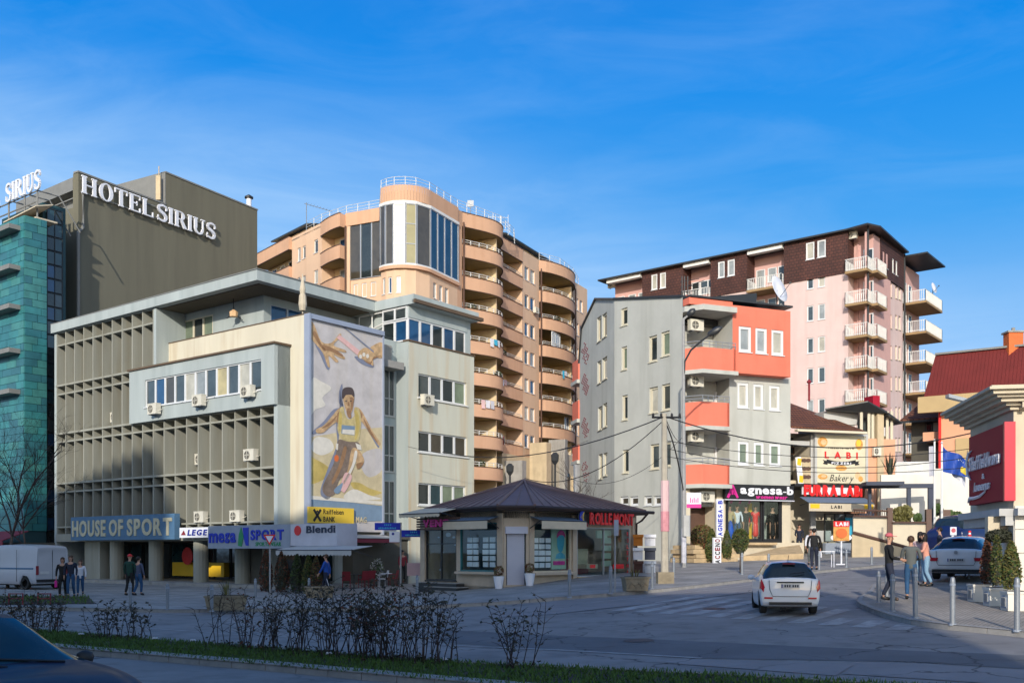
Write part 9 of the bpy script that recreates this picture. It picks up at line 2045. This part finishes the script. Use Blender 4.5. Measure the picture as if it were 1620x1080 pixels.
def rose(px, py, h, w, n, seed, lb, leafy=1.0, grp='leggy shrubs in the median'):
    p = gp(px, py, .11); r = random.Random(seed); t = thing('leggy_shrub', lb, 'shrub', p, 0, grp); t['_w'] = [0., 0., 0.]; s, lf, l2 = MB(), MB(), MB()
    def leaf(c, k=1):
        m = lf if r.random() < .6 else l2
        a = r.uniform(0, 6.28); u = Vector((math.cos(a), math.sin(a), r.uniform(-.9, .5))).normalized()*.034*k*r.uniform(.7, 1.4); v = u.cross(Vector((r.gauss(0, 1), r.gauss(0, 1), r.gauss(0, 1)))).normalized()*.018*k*r.uniform(.7, 1.3); m.poly([c-u, c-u*.2+v, c+u, c-u*.2-v])
    for i in range(n):
        bx, by = r.uniform(-w*.45, w*.45), r.uniform(-.28, .28); hh = h*r.uniform(.65, 1.05)*(1-.25*abs(bx)/w); q = Vector((bx, by, 0)); d = Vector((r.gauss(bx*.25, .17), r.gauss(0, .12), 1)).normalized(); pts = [q.copy()]; k = 6
        for j in range(k): d = (d+Vector((r.gauss(0, .1), r.gauss(0, .1), .03))).normalized(); q = q+d*hh/k; pts.append(q.copy())
        s.tube(pts, [.011*(1-.6*j/k) for j in range(k+1)], 3, cap=False)
        for j in range(2, k+1):
            for _ in range(2):
                a = r.uniform(0, 6.28); e = (Vector((math.cos(a), math.sin(a), r.uniform(.2, 1)))).normalized()*r.uniform(.08, .24)*h; s.tube([pts[j], pts[j]+e*.5+Vector((0, 0, .01)), pts[j]+e], [.005, .004, .002], 3, cap=False)
                for z in range(int((3 if j > 2 else 1)*leafy+r.random())): leaf(pts[j]+e*r.uniform(.3, 1.1), .9+.3*leafy)
    for i in range(int(60*w)): c = Vector((r.uniform(-w*.5, w*.5), r.uniform(-.3, .3), abs(r.gauss(0, .08)))); leaf(c, 1.2)
    s.build('stems', 'twig', t); lf.build('leaves', 'leaf_dark', t); l2.build('leaves', 'leaf_rust' if seed % 4 == 0 else 'shrub_leaf', t); return t
mat('shrub_leaf', (.07, .062, .045), .6, .4, 9)
for i, a in enumerate(((30, 992, 1.0, 2.4, 34, 'low leafy shrub behind the dark saloon, left edge of the median', .9), (68, 1000, .9, 1.4, 22, 'shrub half hidden by the windscreen of the dark saloon', .8), (186, 1010, .85, 1.5, 26, 'sprawling shrub with dried leaf tips alone on the median', 1.0), (352, 1022, 1.25, .9, 10, 'nearly bare thin shrub at the left end of the hedge row', .15), (402, 1026, 1.25, .9, 18, 'shrub with sparse leaves second in the hedge row', .6), (448, 1030, 1.3, 1.0, 22, 'shrub with a leafy crown behind the give way sign', .9), (500, 1034, 1.35, 1.0, 24, 'shrub below the walking man in blue', .9), (548, 1038, 1.35, 1.0, 26, 'dense shrub in the middle of the hedge row', 1.0), (600, 1042, 1.45, 1.1, 30, 'tallest dense shrub of the hedge row below the café', 1.1), (650, 1046, 1.4, 1.1, 30, 'dense shrub near the right end of the hedge row', 1.1), (692, 1049, 1.15, .8, 14, 'thin shrub leaning right at the end of the hedge row', .5), (826, 1056, 1.25, .6, 13, 'lone upright shrub further right on the median', .8))):
    rose(a[0], a[1], a[2], a[3], int(a[4]*.85), 40+i, a[5], a[6]*.72)
# hedge cones at the café and troughs' plants
for i, (px, o, h, w, mts, lb) in enumerate(((421, 2.6, 2.0, .38, ['leaf_rust', 'leaf_rust', 'leaf_dark'], 'rusty brown conifer right of the shop door'), (446, 2.6, 1.95, .42, ['leaf_rust', 'leaf_dark'], 'dark rust coloured conifer at the cream awning'), (470, 2.8, 1.8, .36, ['leaf_dark', 'leaf_green'], 'dark conifer under the cream awning'), (488, 2.9, 1.75, .34, ['leaf_green', 'leaf_olive'], 'olive conifer under the right part of the cream awning'), (500, 3.0, 1.7, .33, ['leaf_olive', 'leaf_rust', 'leaf_dark'], 'conifer with brown tips left of the man in blue'))):
    q = HL.P(HL.s_(px, o), .12, o); foliage('cypress', lb, 'shrub', tuple(q), cone(h, w), 1500, .06, mts, (1.0, .03), 60+i, 'conifers before the café', [(w*.4, .1), (w*.6, h*.4), (.05, h*.85)])
q = HR.P(HR.s_(596, .7), .3, .7); foliage('pot_plant', 'pale leafed pot plant before the café pillar', 'plant', tuple(q), (lambda r: (lambda v: (v[0], v[1], .8+v[2]*1.6, 0))(ball(.35, 0)(r))), 260, .09, ['awning_white', 'leaf_green'], (.9, .03), 71)
for px, py, lb in ((1004, 922, 'low weeds growing in the stone tub by the sign post'), (358, 950, 'sparse stalks in the stone trough before the grey shop sign')):
    p = gp(px, 934 if px > 900 else 964, .12); blades('weeds', lb, 'plant', (p.x, p.y, p.z+.45), 24, .35 if px > 900 else .6, .012, 'leaf_olive', .35)
for px, s_, lb in ((789, -.15, 'brown potted plant left of the roller shutter'), (838, .1, 'brown potted plant right of the roller shutter')):
    f = KC; q = at(px, 40.3); t = foliage('pot_plant', lb, 'plant', (q.x, 40.35, G(q.x, 40.3)+.12), ball(.2, .72), 240, .05, ['leaf_rust', 'leaf_olive'], None, 80+px); m = MB(); m.lathe([(.14, 0), (.2, .35), (.22, .5), (.19, .5)], (0, 0, 0), 12); m.build('pot', 'letter_white', t)
# litter on the grass
m = MB()
for px, py in ((305, 1013), (128, 1003), (408, 1020), (705, 1043), (520, 1034), (245, 1010)):
    p = gp(px, py, .15); m.hexa([p+Vector(v)*.05 for v in ((-1, -1, 0), (1, -1, .2), (1.2, 1, 0), (-1, .8, 0), (-.8, -.8, .7), (.9, -.7, .9), (1, .8, .6), (-.8, .7, .8))])
tag(m.build('litter', 'white_cloth'), kind='stuff')
# crown of roof equipment on the pink building's neighbour: none

# washing, chairs and boxes on the orange balconies
GW = 'things on the orange balconies'
rw2 = random.Random(12)
def washing(f, outf, s, z, lb, cols):
    t = thing('washing', lb, 'laundry', f.P(s, z, outf(s)), 0, GW); x = 0
    for c in cols:
        w = rw2.uniform(.35, .6); h = rw2.uniform(.5, .95); m = MB(); a, b = s+x, s+x+w; oa, ob_ = outf(a)+.12, outf(b)+.12
        m.ext([f.P(a, z, oa), f.P(b, z, ob_), f.P(b-.04, z-h, ob_+.02), f.P(a+.03, z-h*.95, oa+.03)], f.n*.02); m.build('cloth', c, t); x += w+.06
    m = MB(); m.tube([f.P(s-.2, z+.02, outf(s)+.12), f.P(s+x+.1, z+.02, outf(s+x)+.12)], .012, 4); m.build('line', 'galvanised', t)
for k, s_, lb, cols in ((4, 3.0, 'white and blue washing over the rail of a wavy balcony, fourth from the top', ['white_cloth', 'sky_blue', 'white_cloth']), (6, 2.0, 'pink and white washing hanging on a lower wavy balcony', ['pale_pink', 'white_cloth', 'sign_pale']), (7, 6.0, 'dark and white washing on the wavy balcony', ['grey_blue', 'white_cloth', 'red', 'white_cloth']), (5, sA+1.5, 'pale washing on a straight balcony beside the drainpipe', ['white_cloth', 'pale_pink'])):
    washing(OR, fA2, s_, ZT-k*DZ+.45, lb, cols)
washing(OR, fD, sC+3, ZT-4*DZ+.2, 'blue and white washing on a balcony of the far bulging stack', ['sky_blue', 'white_cloth'])
# glazed-in and screened balconies
m = MB(); z0 = ZT-3*DZ-.28
window(ob, OR, (sC+1.2, sC+3.4, z0, z0+1.6), 4, 1, ['glass_pale', 'glass_mid', 'glass_blue'], 'white_frame', -1.3, 0.0, .07, sill=False, name='balcony_glazing')
window(ob, OR, (sC+5.6, sC+7.4, ZT-6*DZ-.28, ZT-6*DZ+1.4), 3, 1, ['glass_blue', 'glass_pale'], 'white_frame', -.9, 0.0, .07, sill=False, name='balcony_glazing')
for i, (s_, k) in enumerate(((1.5, 3), (5, 5), (2.5, 8), (sC+2.5, 2), (sC+4, 7), (sA+2.5, 4))):
    f = OR; o = (fA2 if s_ < sC else fD)(s_)-.35; z = ZT-k*DZ-(1.0 if s_ < sC else 1.3); q = f.P(s_, z, o)
    foliage('balcony_plant', ['green plant on a wavy balcony near the top', 'green plant on the sixth wavy balcony', 'bushy plant on a low wavy balcony', 'plant on the upper part of the far bulging stack', 'plant on a low balcony of the far bulging stack', 'plant on a straight balcony beside the drainpipe'][i], 'plant', tuple(q), ball(.4, 1.25), 160, .12, ['leaf_green', 'leaf_dark'], (1.1, .04), 200+i, GW)
